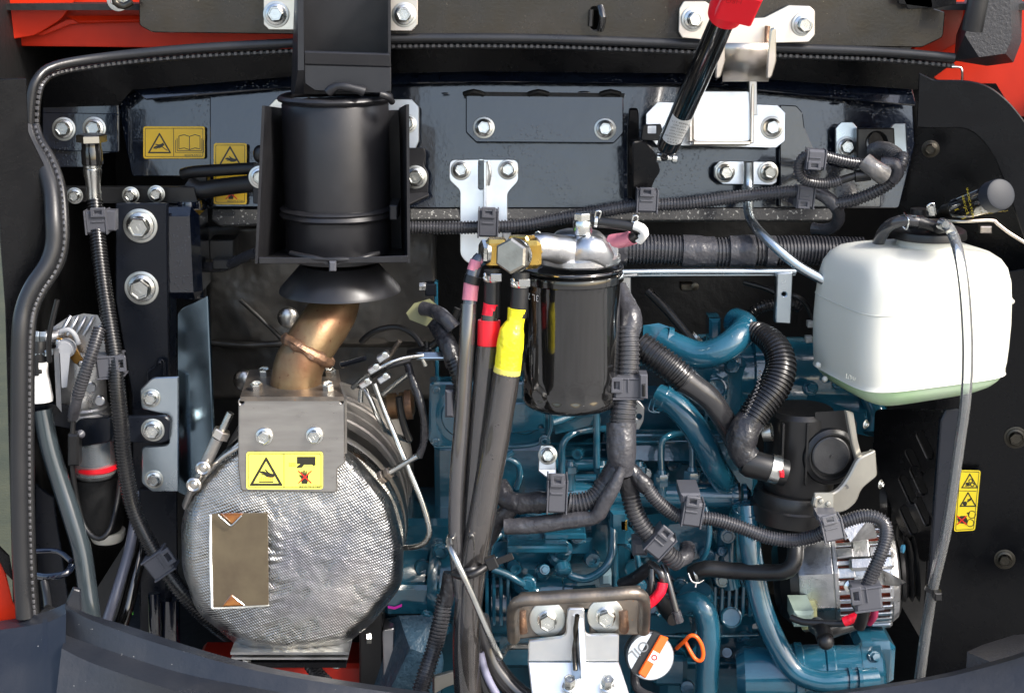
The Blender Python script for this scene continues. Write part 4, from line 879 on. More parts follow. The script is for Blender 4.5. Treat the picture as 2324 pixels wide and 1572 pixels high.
t = thing('fuel_hose', 'thick blue grey hose dropping down behind the left seal', 'hose')
TB(t, 'hose', mat('blue_grey_hose', (.030, .040, .046), .22, coat=.3, rvar=.06), [(96, 930, 90), (112, 1010, 84), (140, 1100, 78), (166, 1180, 70), (186, 1250, 64), (198, 1330, 56), (206, 1400, 50), (212, 1470, 60)], 22)
t = thing('fuel_hose', 'slim lavender grey hose slanting down left of the post', 'hose')
TB(t, 'hose', mat('lavender_hose', (.13, .14, .18), .3, coat=.3), [(318, 1090, 150), (306, 1180, 130), (290, 1260, 110), (262, 1350, 90), (236, 1430, 80), (226, 1480, 90)], 12)
t = thing('fuel_hose', 'glossy black hose slanting down just left of the post foot', 'hose')
TB(t, 'hose', TBLK, [(330, 1180, 160), (312, 1280, 120), (290, 1370, 100), (270, 1440, 90), (262, 1500, 90)], 16)
t = thing('cable_sleeve', 'black cylinder hanging under the red ringed bowl', 'cylinder')
RV(t, 'cylinder', MATTE, 225, 1200, 150, (0, 0, 1), [(0, 0), (50, 0), (56, 20), (56, 130), (0, 130)], 32)
RV(t, 'white_collar', mat('cream_plastic', (.60, .58, .5), .5), 245, 1225, 150, (0, 0, 1), [(0, 0), (34, 0), (40, 12), (40, 24), (0, 24)], 32)
t = thing('green_tag', 'small bright green tag at the foot of the post', 'tag')
PL(t, 'tag_sheet', GREEN, Fr(296, 1370, 110, 10), [(298, 1346), (303, 1394), (287, 1398), (290, 1370)], 1, .2)
t = thing('foot_bracket', 'black welded tube stub at the foot of the post', 'bracket')
TB(t, 'stub', PANEL, [(350, 1345, 110), (352, 1420, 106), (356, 1500, 106)], 14, cap=True); TB(t, 'stub', PANEL, [(386, 1360, 120), (388, 1500, 110)], 22)
t = thing('spring_clip', 'dark moulded clip with ring end hanging beside the left seal', 'clip')
TB(t, 'wire_arm', PANEL, [(74, 1304, 30), (110, 1308, 20), (150, 1300, 20), (162, 1284, 30)], 8); TB(t, 'wire_arm', PANEL, [(78, 1250, 50), (130, 1250, 50), (160, 1272, 40)], 6)
RV(t, 'ring_end', RUBG, 110, 1394, -10, (-.1, -1, .2), [(9, -16), (16, -16), (16, 14), (9, 14), (9, -16)], 24)
TB(t, 'stem', RUBG, [(100, 1318, 20), (106, 1350, 10), (109, 1378, -6)], 9)
PL(t, 'grey_backing', POST, Fr(110, 1280, 100), [(80, 1100), (120, 1130), (160, 1400), (80, 1400)], 4)
# red machine part showing low between sill and muffler, and far left
t = thing('frame_member', 'red machine frame casting glimpsed beneath the muffler', 'frame')
mb = MB(); obox(mb, P(650, 1540, 140), (Xr, V((0, 1, 0)), Zu), (.09, .03, .03), .004); finish(mb, 'casting', mat('dull_red_paint', (.40, .018, .008), .35), t)
t = thing('engine_mount', 'black upright mount with side bolt between muffler and engine', 'engine mount')
BX(t, 'mount_plate', PLB, 815, 1390, 870, 1620, 90, 160, 2); PL(t, 'edge_plate', ALUD, Fr(875, 1500, 80), fil([(868, 1430), (894, 1425), (894, 1620), (872, 1620)], 4), 30, 1)
mb = MB(); hexp(mb, P(842, 1447, 70), V((-1, -.2, 0)), 14*s0, 14*s0); finish(mb, 'side_bolt', BOLT, t)
t = thing('conduit_stub', 'short ribbed conduit passing under the muffler mount', 'conduit')
RB(t, 'conduit', COND, [(700, 1500, 20), (722, 1530, 10), (760, 1565, 0), (800, 1600, 0)], 17, pitch=8)
# ================================================================ sills
SILLG = mat('worn_dark_sill', (.009, .011, .016), .36, var=(.014, .016, .021), vscale=20, bump=.2, bscale=300, rvar=.12, rscale=14, fleck=(.35, .35, .33), fscale=260, fth=.75, bump2=.1, b2scale=18)
def ribbon(t, name, m, rows):     # surface lofted through rows of (px,py,Y)
    mb = MB(); rs = []
    for r_ in rows:
        c = crom([(*p, 0) for p in r_], 24); rs.append(c)
    n = min(len(c) for c in rs); g = []
    for r_ in rows:
        # resample evenly in parameter
        k = len(r_)-1; line_ = []
        for i in range(49):
            tt = i/48*k; a = min(int(tt), k-1); f_ = tt-a; p0, p1, p2, p3 = (r_[max(a-1, 0)], r_[a], r_[a+1], r_[min(a+2, k)])
            q = [.5*((2*b)+(-a_+c_)*f_+(2*a_-5*b+4*c_-d_)*f_*f_+(-a_+3*b-3*c_+d_)*f_**3) for a_, b, c_, d_ in zip(p0, p1, p2, p3)]
            line_.append(mb.bm.verts.new(P(*q)))
        g.append(line_)
    for A, B in zip(g, g[1:]):
        for i in range(48): mb.f([A[i], A[i+1], B[i+1], B[i]])
    o = finish(mb, name, m, t, 30); return o
t = thing('bumper_sill', 'dusty black curved sill sweeping across the lower left', 'sill')
ribbon(t, 'sill_face', SILLG, [
    [(150, 1366, -60), (200, 1392, -64), (300, 1422, -70), (420, 1462, -80), (560, 1502, -90), (700, 1530, -96), (900, 1560, -100), (1150, 1592, -104)],
    [(148, 1372, -72), (198, 1402, -80), (300, 1440, -88), (420, 1478, -96), (560, 1516, -104), (700, 1542, -110), (900, 1572, -114), (1150, 1604, -118)],
    [(150, 1440, -78), (210, 1462, -88), (300, 1492, -96), (420, 1528, -104), (560, 1556, -112), (700, 1580, -118), (900, 1610, -124), (1150, 1640, -128)],
    [(140, 1470, -110), (200, 1500, -116), (300, 1536, -124), (420, 1572, -130), (560, 1600, -136), (700, 1630, -140), (900, 1680, -144), (1150, 1740, -144)],
    [(120, 1640, -140), (200, 1660, -140), (300, 1700, -140), (420, 1740, -140), (560, 1760, -140), (700, 1780, -140), (900, 1800, -144), (1150, 1840, -144)]])
ribbon(t, 'sill_corner', SILLG, [
    [(-40, 1412, -50), (0, 1408, -54), (60, 1398, -58), (110, 1385, -62), (150, 1368, -62)],
    [(-40, 1430, -70), (0, 1428, -72), (60, 1420, -74), (110, 1410, -78), (150, 1392, -80)],
    [(-40, 1660, -140), (0, 1660, -142), (60, 1660, -142), (110, 1650, -142), (146, 1640, -142)]])
PL(t, 'end_lip', SILLG, Fr(165, 1380, -66, 10), fil([(150, 1366), (165, 1335), (182, 1340), (184, 1392), (152, 1386)], 4), 6, 1)
TB(t, 'scratch_line', mat('bare_scratch', (.25, .17, .12), .5), [(180, 1478, -101.5), (220, 1496, -107), (300, 1530, -117.5)], .8)
t = thing('bumper_sill', 'scuffed black curved sill sweeping across the lower right', 'sill')
ribbon(t, 'sill_face', SILLG, [
    [(1500, 1592, -60), (1700, 1586, -60), (1850, 1572, -60), (2000, 1552, -58), (2120, 1532, -56), (2220, 1508, -54), (2324, 1478, -52), (2420, 1440, -50)],
    [(1500, 1600, -72), (1700, 1594, -72), (1850, 1580, -72), (2000, 1560, -70), (2120, 1541, -68), (2220, 1518, -66), (2324, 1488, -64), (2420, 1450, -62)],
    [(1500, 1640, -80), (1700, 1630, -80), (1850, 1612, -80), (2000, 1590, -80), (2120, 1574, -80), (2220, 1550, -80), (2324, 1522, -80), (2420, 1490, -80)],
    [(1500, 1700, -120), (1700, 1700, -120), (1850, 1700, -120), (2000, 1700, -120), (2120, 1690, -120), (2220, 1680, -120), (2324, 1660, -120), (2420, 1640, -120)]])
t = thing('corner_pad', 'rounded rubbery black block on the sill at the lower right corner', 'pad')
mb = MB(); hull(mb, [P(x, y, Y) for x, y, Y in ((2195, 1478, -30), (2230, 1462, -10), (2300, 1440, 10), (2420, 1430, 20), (2195, 1482, 30), (2420, 1560, -40), (2190, 1560, -40), (2246, 1500, -50), (2420, 1470, -50))]); finish(mb, 'pad_block', PAD, t, 25)
# ================================================================ gas strut
t = thing('gas_strut', 'glossy black gas strut with red end slanting across the rear panel', 'gas strut')
A, B = P(1647, 30, -60), P(1514, 336, 95); d = (A-B).normalized(); rs = 31*S(1600, 200, 0)
mb = MB(); rev(mb, B, d, [(0, -.002), (rs*.70, 0), (rs*.86, .003), (rs*.9, .008), (rs*.9, (A-B).length+.03), (0, (A-B).length+.03)], 40); finish(mb, 'cylinder', TBLK, t)
mb = MB(); q = A+d*.0
rev(mb, q, d, [(rs*.9, -.004), (rs*1.22, -.003), (rs*1.3, .004), (rs*1.34, .016), (rs*1.4, .024), (rs*1.40, .06), (0, .06)], 40)
finish(mb, 'red_cap', RED, t)
side = d.cross(V((0, -1, 0))).normalized(); up_ = side.cross(d).normalized()
if up_.y > 0: up_ = -up_
mb = MB(); obox(mb, q+d*.032+up_*.012+side*.004, (side, d, up_), (.0155, .018, .009), .0015); finish(mb, 'push_button', RED, t)
Fp = Fr(1676, 4, -85, 0, 0); Fp.n = up_; Fp.o = q+d*.034+up_*.0215
text(t, 'lettering', mat('red_relief', (.55, .008, .015), .4), Fp, 1660, 4, 'PUSH', 15, 5, .3)
mb = MB(); c = circ(0, 0, 1, 8)
lab0, lab1 = .022, .062
rev(mb, B, d, [(rs*.905, lab0), (rs*.905, lab1)], 14, ref=up_, a0=-1.0, a1=1.0); finish(mb, 'label_sheet', LABW, t, 60)
Fl = Fr(1520, 290, 60); Fl.n = up_; sd = side if side.x > 0 else -side
for i, (s_, sz) in enumerate((('MAKER 3.11', 6.2), ('LOT NO.', 6.2), ('PARTS NO.', 6.2), ('APPLY NO.', 6), ('DO NOT', 6.2), ('HIGH PRESSURE', 5), ('1 2 3 4 5', 6), ('# # # #', 6))):
    a_ = 0
    c_ = bpy.data.curves.new('t', 'FONT'); c_.body = s_; c_.size = sz*.00052; c_.align_x = 'CENTER'; c_.align_y = 'CENTER'; c_.resolution_u = 2
    o_ = bpy.data.objects.new('t', c_); me = bpy.data.meshes.new_from_object(o_); bpy.data.objects.remove(o_)
    u_ = -sd; v_ = up_.cross(u_); M_ = Matrix((u_, v_, up_)).transposed().to_4x4(); M_.translation = B+d*(lab1-.004-i*.0046)+up_*(rs*.925)
    me.transform(M_); me.name = 'label_text'; me.materials.clear(); me.materials.append(INK); o_ = bpy.data.objects.new('label_text', me); col.objects.link(o_); o_.parent = t
mb = MB(); rev(mb, B-d*.001, -d, [(rs*.35, -.002), (rs*.35, .010)], 20); ball(mb, B-d*.014, rs*.42, 20); finish(mb, 'ball_socket', TBLK, t)
mb = MB(); rev(mb, B-d*.016+V((-.006, 0, 0)), V((1, 0, -.1)), [(0, -.002), (rs*.42, 0), (rs*.42, .004), (rs*.2, .005), (rs*.2, .014), (rs*.36, .015), (rs*.36, .019), (0, .02)], 20); finish(mb, 'pivot_stud', BOLT, t)
t = thing('strut_bracket', 'black slotted bracket holding the lower end of the gas strut', 'bracket')
PL(t, 'upright', BLK, Fr(1440, 330, 190, 0, -6), fil([(1428, 248), (1448, 248), (1450, 262), (1450, 300), (1446, 450), (1424, 452), (1424, 300)], 5), 6, 1)
PL(t, 'pivot_ear', BLK, Fr(1470, 380, 150, 25, -10), fil([(1436, 322), (1462, 320), (1490, 350), (1500, 390), (1486, 410), (1470, 455), (1436, 455)], 8), 8, 1)
PL(t, 'clip_window', PLB, Fr(1480, 293, 180), fil([(1460, 284), (1500, 282), (1505, 300), (1498, 320), (1455, 318)], 3), 5, .6, [rr(1470, 286, 1490, 304, 2)])
# ================================================================ harness along the rear panel
def harness(label, cat='wiring harness', name='wiring_harness'): return thing(name, label, cat)
t = harness('grey ribbed harness running along the lower edge of the rear panel')
RB(t, 'conduit', COND, [(920, 516, 150), (980, 517, 150), (1075, 516, 148), (1180, 512, 148), (1250, 500, 148), (1340, 484, 146), (1450, 467, 144), (1560, 462, 140), (1680, 446, 136), (1780, 436, 130), (1815, 434, 128)], 15.5, pitch=7)
clip(t, 1108, 505, 142, 2, 46, 60); clip(t, 1468, 455, 138, 2, 48, 50); clip(t, 1826, 446, 126, 4, 40, 48, latch=-1)
BX(t, 'clip_neck', ZINC, 1140, 528, 1160, 548, 144, 150)
TB(t, 'taped_branch', TAPE, [(1812, 434, 128), (1850, 436, 126), (1878, 450, 124), (1898, 470, 122)], 15, wob=.2)
RB(t, 'conduit', COND, [(1896, 462, 122), (1930, 456, 120), (1975, 440, 116), (2015, 418, 112), (2035, 398, 110)], 15, pitch=7.5)
RB(t, 'conduit', COND, [(2035, 400, 110), (2046, 370, 112), (2048, 350, 120)], 14, pitch=7.5)
TB(t, 'taped_branch', TAPE, [(2024, 410, 110), (2036, 392, 108), (2030, 372, 106), (2000, 372, 108)], 15, wob=.15)
RB(t, 'wide_conduit', COND, [(1984, 344, 200, 20), (2000, 342, 170, 22), (2026, 350, 140, 21), (2040, 366, 122, 18), (2036, 384, 110, 16)], 20, pitch=7)
RB(t, 'conduit', COND, [(1996, 378, 108), (1960, 372, 104), (1920, 366, 100), (1880, 356, 98), (1850, 350, 96), (1824, 356, 98), (1812, 378, 100), (1818, 402, 102), (1842, 414, 104), (1880, 416, 106), (1910, 408, 106)], 12.5, pitch=6.2)
TB(t, 'wire_end', RUB, [(1905, 410, 106), (1925, 404, 104), (1945, 398, 104)], 9)
TB(t, 'connector', PLB, [(1940, 400, 104), (1975, 396, 104)], 14)
TB(t, 'clear_tape_wrap', mat('shiny_grey_tape', (.12, .115, .11), .2, bump=.5, bscale=60, coat=.5), [(1962, 366, 102), (1985, 384, 98), (2004, 396, 102)], 22, wob=.3, flat=1)
clip(t, 1850, 360, 94, 4, 44, 44, latch=-1)
TB(t, 'taped_branch', TAPE, [(1886, 456, 130), (1902, 480, 140), (1900, 505, 150), (1880, 520, 160), (1845, 518, 170)], 14, wob=.25)
# big horizontal conduit
t = thing('large_conduit', 'thick ribbed grey conduit crossing behind the filter towards the tank', 'conduit')
RB(t, 'ribbed_run', COND, [(1385, 566, 130), (1480, 566, 130), (1540, 568, 130), (1620, 572, 130), (1720, 570, 132), (1820, 568, 136), (1960, 572, 140)], 34, pitch=8, seg=24, depth=.12)
TB(t, 'taped_sleeve', TAPE, [(1398, 566, 128), (1422, 566, 128)], 37, seg=24); TB(t, 'taped_sleeve', TAPE, [(1548, 569, 128), (1600, 571, 128), (1622, 571, 128)], 36, seg=24, wob=.08)
TB(t, 'taped_sleeve', TAPE, [(1655, 570, 128), (1690, 570, 128), (1712, 570, 128)], 36, seg=24, wob=.08); TB(t, 'taped_sleeve', TAPE, [(1738, 571, 130), (1760, 571, 130)], 36.5, seg=24)
t = thing('support_rail', 'zinc rail with two hanging legs under the thick conduit', 'rail')
TB(t, 'rail_bar', ZINCB, [(1340, 620, 100), (1500, 616, 104), (1806, 616, 110)], 7); PL(t, 'rail_web', ZINCB, Fr(1600, 622, 112), [(1400, 616), (1806, 614), (1806, 626), (1400, 628)], 3)
PL(t, 'right_leg', ZINCB, Fr(1780, 680, 100, 6), fil([(1764, 620), (1800, 618), (1795, 735), (1760, 733)], 3), 8, 1, [circ(1780, 668, 5)])
PL(t, 'left_leg', ZINC, Fr(1420, 660, 104), [(1408, 628), (1432, 628), (1432, 760), (1408, 760)], 6, 1)
PL(t, 'left_foot', ZINC, Fr(1430, 624, 100), fil([(1405, 618), (1448, 618), (1448, 628), (1405, 630)], 2), 10, 1)
t = thing('cable_clamp', 'small screw terminal glinting in the dark below the rail', 'terminal')
BX(t, 'terminal_block', BOLTD, 1545, 645, 1574, 660, 200, 215); RV(t, 'screw_head', BOLTD, 1577, 650, 196, (0, -1, 0), [(0, 0), (9, 0), (9, 4), (0, 6)], 16)
for i, (pts, r, lab) in enumerate((
    ([(1470, 660, 220), (1510, 700, 210), (1560, 760, 200), (1580, 790, 190)], 10, 'black cable sagging in the dark behind the filter'),
    ([(1690, 730, 160), (1720, 700, 150), (1760, 690, 150), (1800, 690, 150), (1820, 700, 150)], 13, 'black ribbed lead arching below the rail'),
    ([(1688, 640, 170), (1740, 655, 165), (1770, 670, 160), (1800, 670, 140), (1830, 690, 140), (1845, 725, 140), (1845, 745, 140)], 6, 'thin black lead with pale ends next to the tank'))):
    t = thing('cable', lab, 'cable')
    if i == 1: RB(t, 'conduit', CONDB, pts, r, pitch=7)
    else: TB(t, 'cable_run', RUB, pts, r)
    if i == 2:
        for x, y in ((1841, 738), (1837, 772)): BX(t, 'pale_plug', mat('cream_plug', (.6, .57, .5), .5), x-7, y-7, x+8, y+6, 130, 140)
for x, y in ((1672, 640), (1752, 640), (1838, 632)):
    pass
# ================================================================ fuel filter
t = thing('fuel_filter', 'glossy black canister filter with cast aluminium head in the middle', 'filter')
fs = S(1297, 780, 0); fx = P(1297, 780, 0).x; fy = .022
def fz(py): return P(1297, py, fy*1000-48).z
FO = V((fx, fy, 0)); zt, zb = P(1297, 640, -26).z, P(1297, 930, -26).z
r0 = 118*fs
mb = MB(); prof = [(0, zt+.004), (r0*.9, zt+.004), (r0, zt-.0005), (r0*1.015, zt-.004), (r0*1.015, zt-.007), (r0*.955, zt-.0085), (r0*.95, zt-.012)]
N3 = 96
def filt():
    rows = []
    H = zt-.012-zb
    for k in range(30):
        f_ = k/29; z = zt-.012-H*f_; r = r0*.95*(1+.01*f_)
        rows.append((r, z, max(0, min(1, (f_-.80)/.1)) if f_ < .955 else max(0, 1-(f_-.955)/.05)))
    rb = rows[-1][0]
    for k in range(1, 8):
        a = k/7*math.pi/2; rows.append((rb-.012*(1-math.cos(a)), zb-.010*math.sin(a), .0))
    rows.append((rb*.5, zb-.011, 0))
    return rows
rings = []
for r, z in prof[1:]: rings.append([mb.bm.verts.new(FO+V((r*math.cos(2*math.pi*k/N3), r*math.sin(2*math.pi*k/N3), z))) for k in range(N3)])
for r, z, fl in filt():
    rr2 = []
    for k in range(N3):
        a = 2*math.pi*k/N3; m_ = ((a/(2*math.pi)*16+.3) % 1)-.5; fac = math.cos(2*math.pi/32)/math.cos(m_*2*math.pi/16)
        q = r*(1-fl*.6*(1-min(1, fac*1.0+0.004)) - fl*.03*abs(math.cos(m_*math.pi))**.6); rr2.append(mb.bm.verts.new(FO+V((q*math.cos(a), q*math.sin(a), z))))
    rings.append(rr2)
for A_, B_ in zip(rings, rings[1:]):
    for k in range(N3): mb.f([A_[k], A_[(k+1) % N3], B_[(k+1) % N3], B_[k]])
mb.f(rings[0]); mb.f(rings[-1][::-1]); finish(mb, 'canister', CANM, t, 25)
mb = MB(); rev(mb, FO+V((0, 0, zt+.006)), Zu, [((116+4*math.cos(a))*fs, 4*math.sin(a)*fs-.002) for a in [k*math.pi/4 for k in range(9)]], 64); finish(mb, 'rim', CANM, t, 60)
cr = r0*.96
for ch_, dxp in (('3', -48), ('L', -56), ('2', -66), ('2', -76), (':', -84)):
    a_ = math.asin(max(-1, min(1, (dxp-30)*fs/cr))); p_ = FO+V((cr*math.sin(a_), -cr*math.cos(a_), P(1200, 681, -20).z)); nn = V((math.sin(a_), -math.cos(a_), 0))
    c_ = bpy.data.curves.new('t', 'FONT'); c_.body = ch_; c_.size = .0085; c_.align_x = 'CENTER'; c_.align_y = 'CENTER'
    o_ = bpy.data.objects.new('t', c_); me = bpy.data.meshes.new_from_object(o_); bpy.data.objects.remove(o_)
    u_ = -V((math.cos(a_), math.sin(a_), 0)); M_ = Matrix((u_, nn.cross(u_), nn)).transposed().to_4x4(); M_.translation = p_+nn*.0003
    me.transform(M_); me.name = 'printed_character'; me.materials.clear(); me.materials.append(INKW); o_ = bpy.data.objects.new('printed_character', me); col.objects.link(o_); o_.parent = t
zh = zt+.008
mb = MB(); rev(mb, FO+V((.006, 0, zh)), Zu, [(0, 0), (92*fs, 0), (96*fs, .002), (96*fs, .007), (88*fs, .009), (74*fs, .014), (66*fs, .022), (50*fs, .028), (34*fs, .030), (0, .030)], 48); crinkle(mb, .0006, 60)
finish(mb, 'head_casting', ALU, t, 30)
mb = MB()
for a_ in (-2.5, -2.0, -1.35, -.8, -.2, .4):
    dv = V((math.cos(a_), math.sin(a_), 0)); obox(mb, FO+V((.006, 0, zh+.010))+dv*78*fs*.92, (dv, V((-dv.y, dv.x, 0)), Zu), (.008, .0016, .010), .001)
finish(mb, 'cooling_ribs', ALU, t)
mb = MB(); c0_ = [P(1190, 568, -20), P(1230, 560, -20), P(1268, 566, -8), P(1310, 575, 5)]
cc = crom([(*p, r_*fs) for p, r_ in zip(c0_, (30, 30, 33, 38))], .004); sweep(mb, [V(x[:3]) for x in cc], [x[3] for x in cc], 28); crinkle(mb, .0005, 70); finish(mb, 'inlet_arm', ALU, t, 50)
mb = MB(); cc = crom([(*P(1290, 600, 0), 20*fs), (*P(1340, 565, -6), 34*fs), (*P(1372, 590, 0), 26*fs)], .004); sweep(mb, [V(x[:3]) for x in cc], [x[3] for x in cc], 24); finish(mb, 'outlet_bulge', ALU, t, 50)
bx = P(1322, 566, 0); mb = MB(); rev(mb, V((bx.x, bx.y, bx.z-.004)), Zu, [(24*fs, 0), (24*fs, .008), (23*fs, .012), (16*fs, .013), (16*fs, .017)], 32); finish(mb, 'vent_boss', ALU, t)
mb = MB(); rev(mb, V((bx.x, bx.y, bx.z+.014)), Zu, [(0, 0), (20*fs, 0), (22*fs, .002), (22*fs, .010), (20*fs, .012), (15*fs, .012), (15*fs, .014)], 32); finish(mb, 'banjo_ring', BOLT, t)
mb = MB(); hexp(mb, V((bx.x, bx.y, bx.z+.027)), Zu, 20*fs, .0062, ref=V((.2, 1, 0))); finish(mb, 'banjo_hex', BOLT, t)
TB(t, 'small_hose', RUB, [(1340, 502, 0), (1375, 506, -2), (1410, 510, -4), (1440, 516, -6), (1462, 524, -8)], 12)
TB(t, 'white_elbow', mat('white_nylon', (.72, .72, .70), .4), [(1440, 512, -8), (1456, 518, -10), (1462, 530, -8), (1450, 545, -2)], 11)
for x, y in ((1352, 503), (1436, 514)):
    hosewire(t, x, y, -4, 13, axis=(1, 0, -.1), w_=7); mb = MB(); tube(mb, [(x-2, y-10, -8), (x+2, y-24, -10), (x+12, y-22, -10), (x+8, y-8, -8)], 2, step=.002); finish(mb, 'clamp_tang', BOLT, t)
TB(t, 'return_hose', RUB, [(1300, 548, 60), (1360, 548, 40), (1400, 546, 20), (1440, 538, 2), (1452, 530, -4)], 14)
TB(t, 'pink_wrap', PINK, [(1388, 548, 22), (1420, 544, 10), (1436, 538, 4)], 17, wob=.1)
TB(t, 'upper_pipe', CLIP, [(1190, 545, 40), (1250, 545, 40), (1330, 548, 44)], 10)
BL(t, 'green_cap', GREEN, 1178, 545, 10, 20, (1, .6, .5))
TB(t, 'wire_loop', ROD, [(1215, 548, 0), (1216, 528, -4), (1226, 528, -4), (1226, 546, 0)], 2, step=.002)
# banjo fittings
for nm, (hx, hy, Y, r_, ax) in (('front', (1163, 580, -62, 41, V((-.42, -1, .12)))), ('rear', (1100, 573, -34, 30, V((-1, -.35, .1))))):
    t = thing('banjo_fitting', 'big yellow brass banjo with plain steel hex bolt facing forward' if nm == 'front' else 'brass banjo with its steel hex bolt turned to the left', 'banjo fitting')
    ax = ax.normalized(); c0_ = P(hx, hy, Y); s_ = S(hx, hy, Y)
    if nm == 'front':
        mb = MB(); hexp(mb, P(1193, 570, -30)-Ym*0, V((-.5, -1, .1)).normalized(), 44*s_, .016, .1, 6, ref=Xr); finish(mb, 'banjo_body', BRASS, t)
        mb = MB(); obox(mb, P(1203, 574, -40), (Xr, V((0, 1, 0)), Zu), (26*s_, 30*s_, 33*s_), .004); finish(mb, 'banjo_block', BRASS, t)
        mb = MB(); rev(mb, c0_-ax*.006, ax, [(0, -.004), (38*s_, -.004), (40*s_, 0), (38*s_, .002)], 40); finish(mb, 'sealing_ring', ROD, t)
        mb = MB(); hexp(mb, c0_-ax*.005, ax, r_*s_, .010, .16, 6, ref=V((1, 0, .5))); finish(mb, 'hex_bolt', mat('nickel_hex', (.45, .43, .38), .32, 1, bump=.2, bscale=300, var=(.36, .34, .30), vscale=90), t)
    else:
        mb = MB(); obox(mb, P(1127, 573, -22), (Xr, V((0, 1, 0)), Zu), (24*s_, 24*s_, 33*s_), .003); finish(mb, 'banjo_block', BRASS, t)
        mb = MB(); hexp(mb, P(1100, 573, -26), V((-1, -.25, .05)), 30*s_, 10*s_, .2, 6, ref=Zu); finish(mb, 'hex_bolt', BOLT, t)
        mb = MB(); rev(mb, P(1104, 573, -24), V((-1, -.25, .05)), [(0, -.002), (28*s_, -.002), (28*s_, .001), (0, .001)], 30); finish(mb, 'sealing_ring', ROD, t)
# the three hoses hanging from the filter
HG = mat('dark_grey_hose', (.032, .031, .032), .22, coat=.7, rvar=.05, var=(.030, .029, .030), vscale=20)
def spring(t, x, y, Y, r):
    hosewire(t, x, y, Y, r, axis=(.05, 0, 1), m=CLIP if 0 else ROD, w_=14, name='spring_clamp')
    mb = MB()
    for q in (-1, 1): tube(mb, [(x+q*4-12, y+q*9, Y-r*.42), (x-14, y+q*4, Y-r*.5), (x-18, y, Y-r*.45)], 3, step=.002)
    obox(mb, P(x+10, y, Y-r*.42), (Xr, V((0, 1, 0)), Zu), (.005, .001, .0035), .0005); finish(mb, 'clamp_tang', ROD, t)
    RV(t, 'red_stripe', RED, x-2, y, Y, (.05, 0, 1), [(r*1.08, -7), (r*1.09, -7), (r*1.09, 7), (r*1.08, 7)], 8, a0=0, a1=.2, ref=V((-.1, -1, 0)))
t = thing('filter_hose', 'black filter hose wrapped with red tape below the rear brass banjo', 'hose')
TB(t, 'rubber_end', RUB, [(1117, 612, -30), (1117, 660, -32), (1116, 720, -34)], 18.5)
spring(t, 1116, 630, -31, 19)
TB(t, 'red_wrap', REDT, [(1115, 688, -34, 20), (1112, 715, -34, 20), (1110, 742, -34, 20)], 20, wob=.2); TB(t, 'red_sleeve', RED, [(1110, 726, -34, 25.5), (1109, 783, -36, 26)], 26, seg=24)
TB(t, 'inner_hose', HG, [(1112, 715, -34), (1107, 790, -38), (1098, 880, -42), (1088, 980, -46), (1078, 1090, -50), (1070, 1200, -54), (1066, 1300, -50), (1068, 1400, -44), (1080, 1500, -36), (1120, 1600, -30)], 19.5, seg=20)
TB(t, 'clear_sleeve', SMOKE, [(1107, 785, -38), (1098, 880, -42), (1088, 980, -46), (1078, 1090, -50), (1070, 1200, -54), (1066, 1290, -50)], 25, seg=24, cap=False)
t = thing('filter_hose', 'thick clear sleeved filter hose wrapped with yellow tape', 'hose')
TB(t, 'rubber_end', RUB, [(1182, 618, -44), (1180, 660, -46), (1176, 720, -48)], 20)
spring(t, 1180, 642, -45, 21)
TB(t, 'yellow_wrap', YELT, [(1174, 700, -48, 21), (1170, 730, -49, 21), (1162, 752, -50, 28), (1156, 800, -52, 29), (1152, 838, -54, 31)], 26, seg=22, wob=.16)
TB(t, 'yellow_wrap', mat('thin_yellow_tape', (.72, .62, .12), .3), [(1152, 834, -54), (1150, 846, -54)], 31, seg=22)
TB(t, 'inner_hose', SLEEVEB, [(1160, 770, -50), (1148, 860, -54), (1132, 960, -58), (1114, 1060, -62), (1096, 1160, -64), (1080, 1250, -62), (1070, 1330, -58), (1066, 1440, -50), (1068, 1540, -44), (1075, 1620, -40)], 23, seg=20)
TB(t, 'clear_sleeve', SMOKE, [(1150, 846, -54), (1132, 960, -58), (1114, 1060, -62), (1096, 1160, -64), (1080, 1250, -62), (1068, 1330, -58), (1058, 1440, -50), (1060, 1540, -44), (1066, 1620, -40)], 31, seg=24, cap=False)
t = thing('filter_hose', 'slim grey filter hose with pink tape leftmost of the hanging hoses', 'hose')
TB(t, 'upper_end', SLEEVEG, [(1092, 585, -20), (1080, 600, -22), (1070, 640, -26), (1066, 690, -30), (1060, 760, -36), (1054, 860, -42), (1048, 960, -48), (1040, 1060, -54), (1036, 1160, -58), (1038, 1250, -60), (1048, 1350, -58), (1058, 1450, -50), (1062, 1560, -44), (1062, 1620, -40)], 16, seg=20)
TB(t, 'pink_wrap', PINK, [(1070, 642, -26), (1066, 682, -30)], 17.5, wob=.06); TB(t, 'pink_wrap', PINK, [(1082, 592, -22), (1074, 615, -24)], 15.5, wob=.06)
TB(t, 'black_band', RUB, [(1074, 626, -26), (1069, 644, -27)], 19)
TB(t, 'clear_sleeve', SMOKE, [(1064, 690, -30), (1060, 760, -36), (1054, 860, -42), (1048, 960, -48), (1040, 1060, -54), (1036, 1160, -58), (1038, 1250, -60), (1048, 1350, -58)], 18.5, seg=22, cap=False)
t = thing('drain_hose', 'black hose curving away to the right at the bottom centre', 'hose')
TB(t, 'hose', HG, [(1086, 1400, -20), (1100, 1460, -20), (1128, 1520, -24), (1180, 1575, -30), (1240, 1610, -40)], 24, seg=20)
TB(t, 'thin_tube', mat('lilac_tube', (.22, .22, .30), .3), [(1090, 1480, -40), (1104, 1530, -44), (1130, 1580, -48), (1150, 1610, -48)], 9)
t = thing('cable_tie', 'black cable tie round the bundle of filter hoses with its tail to the right', 'cable tie')
mb = MB(); c = []
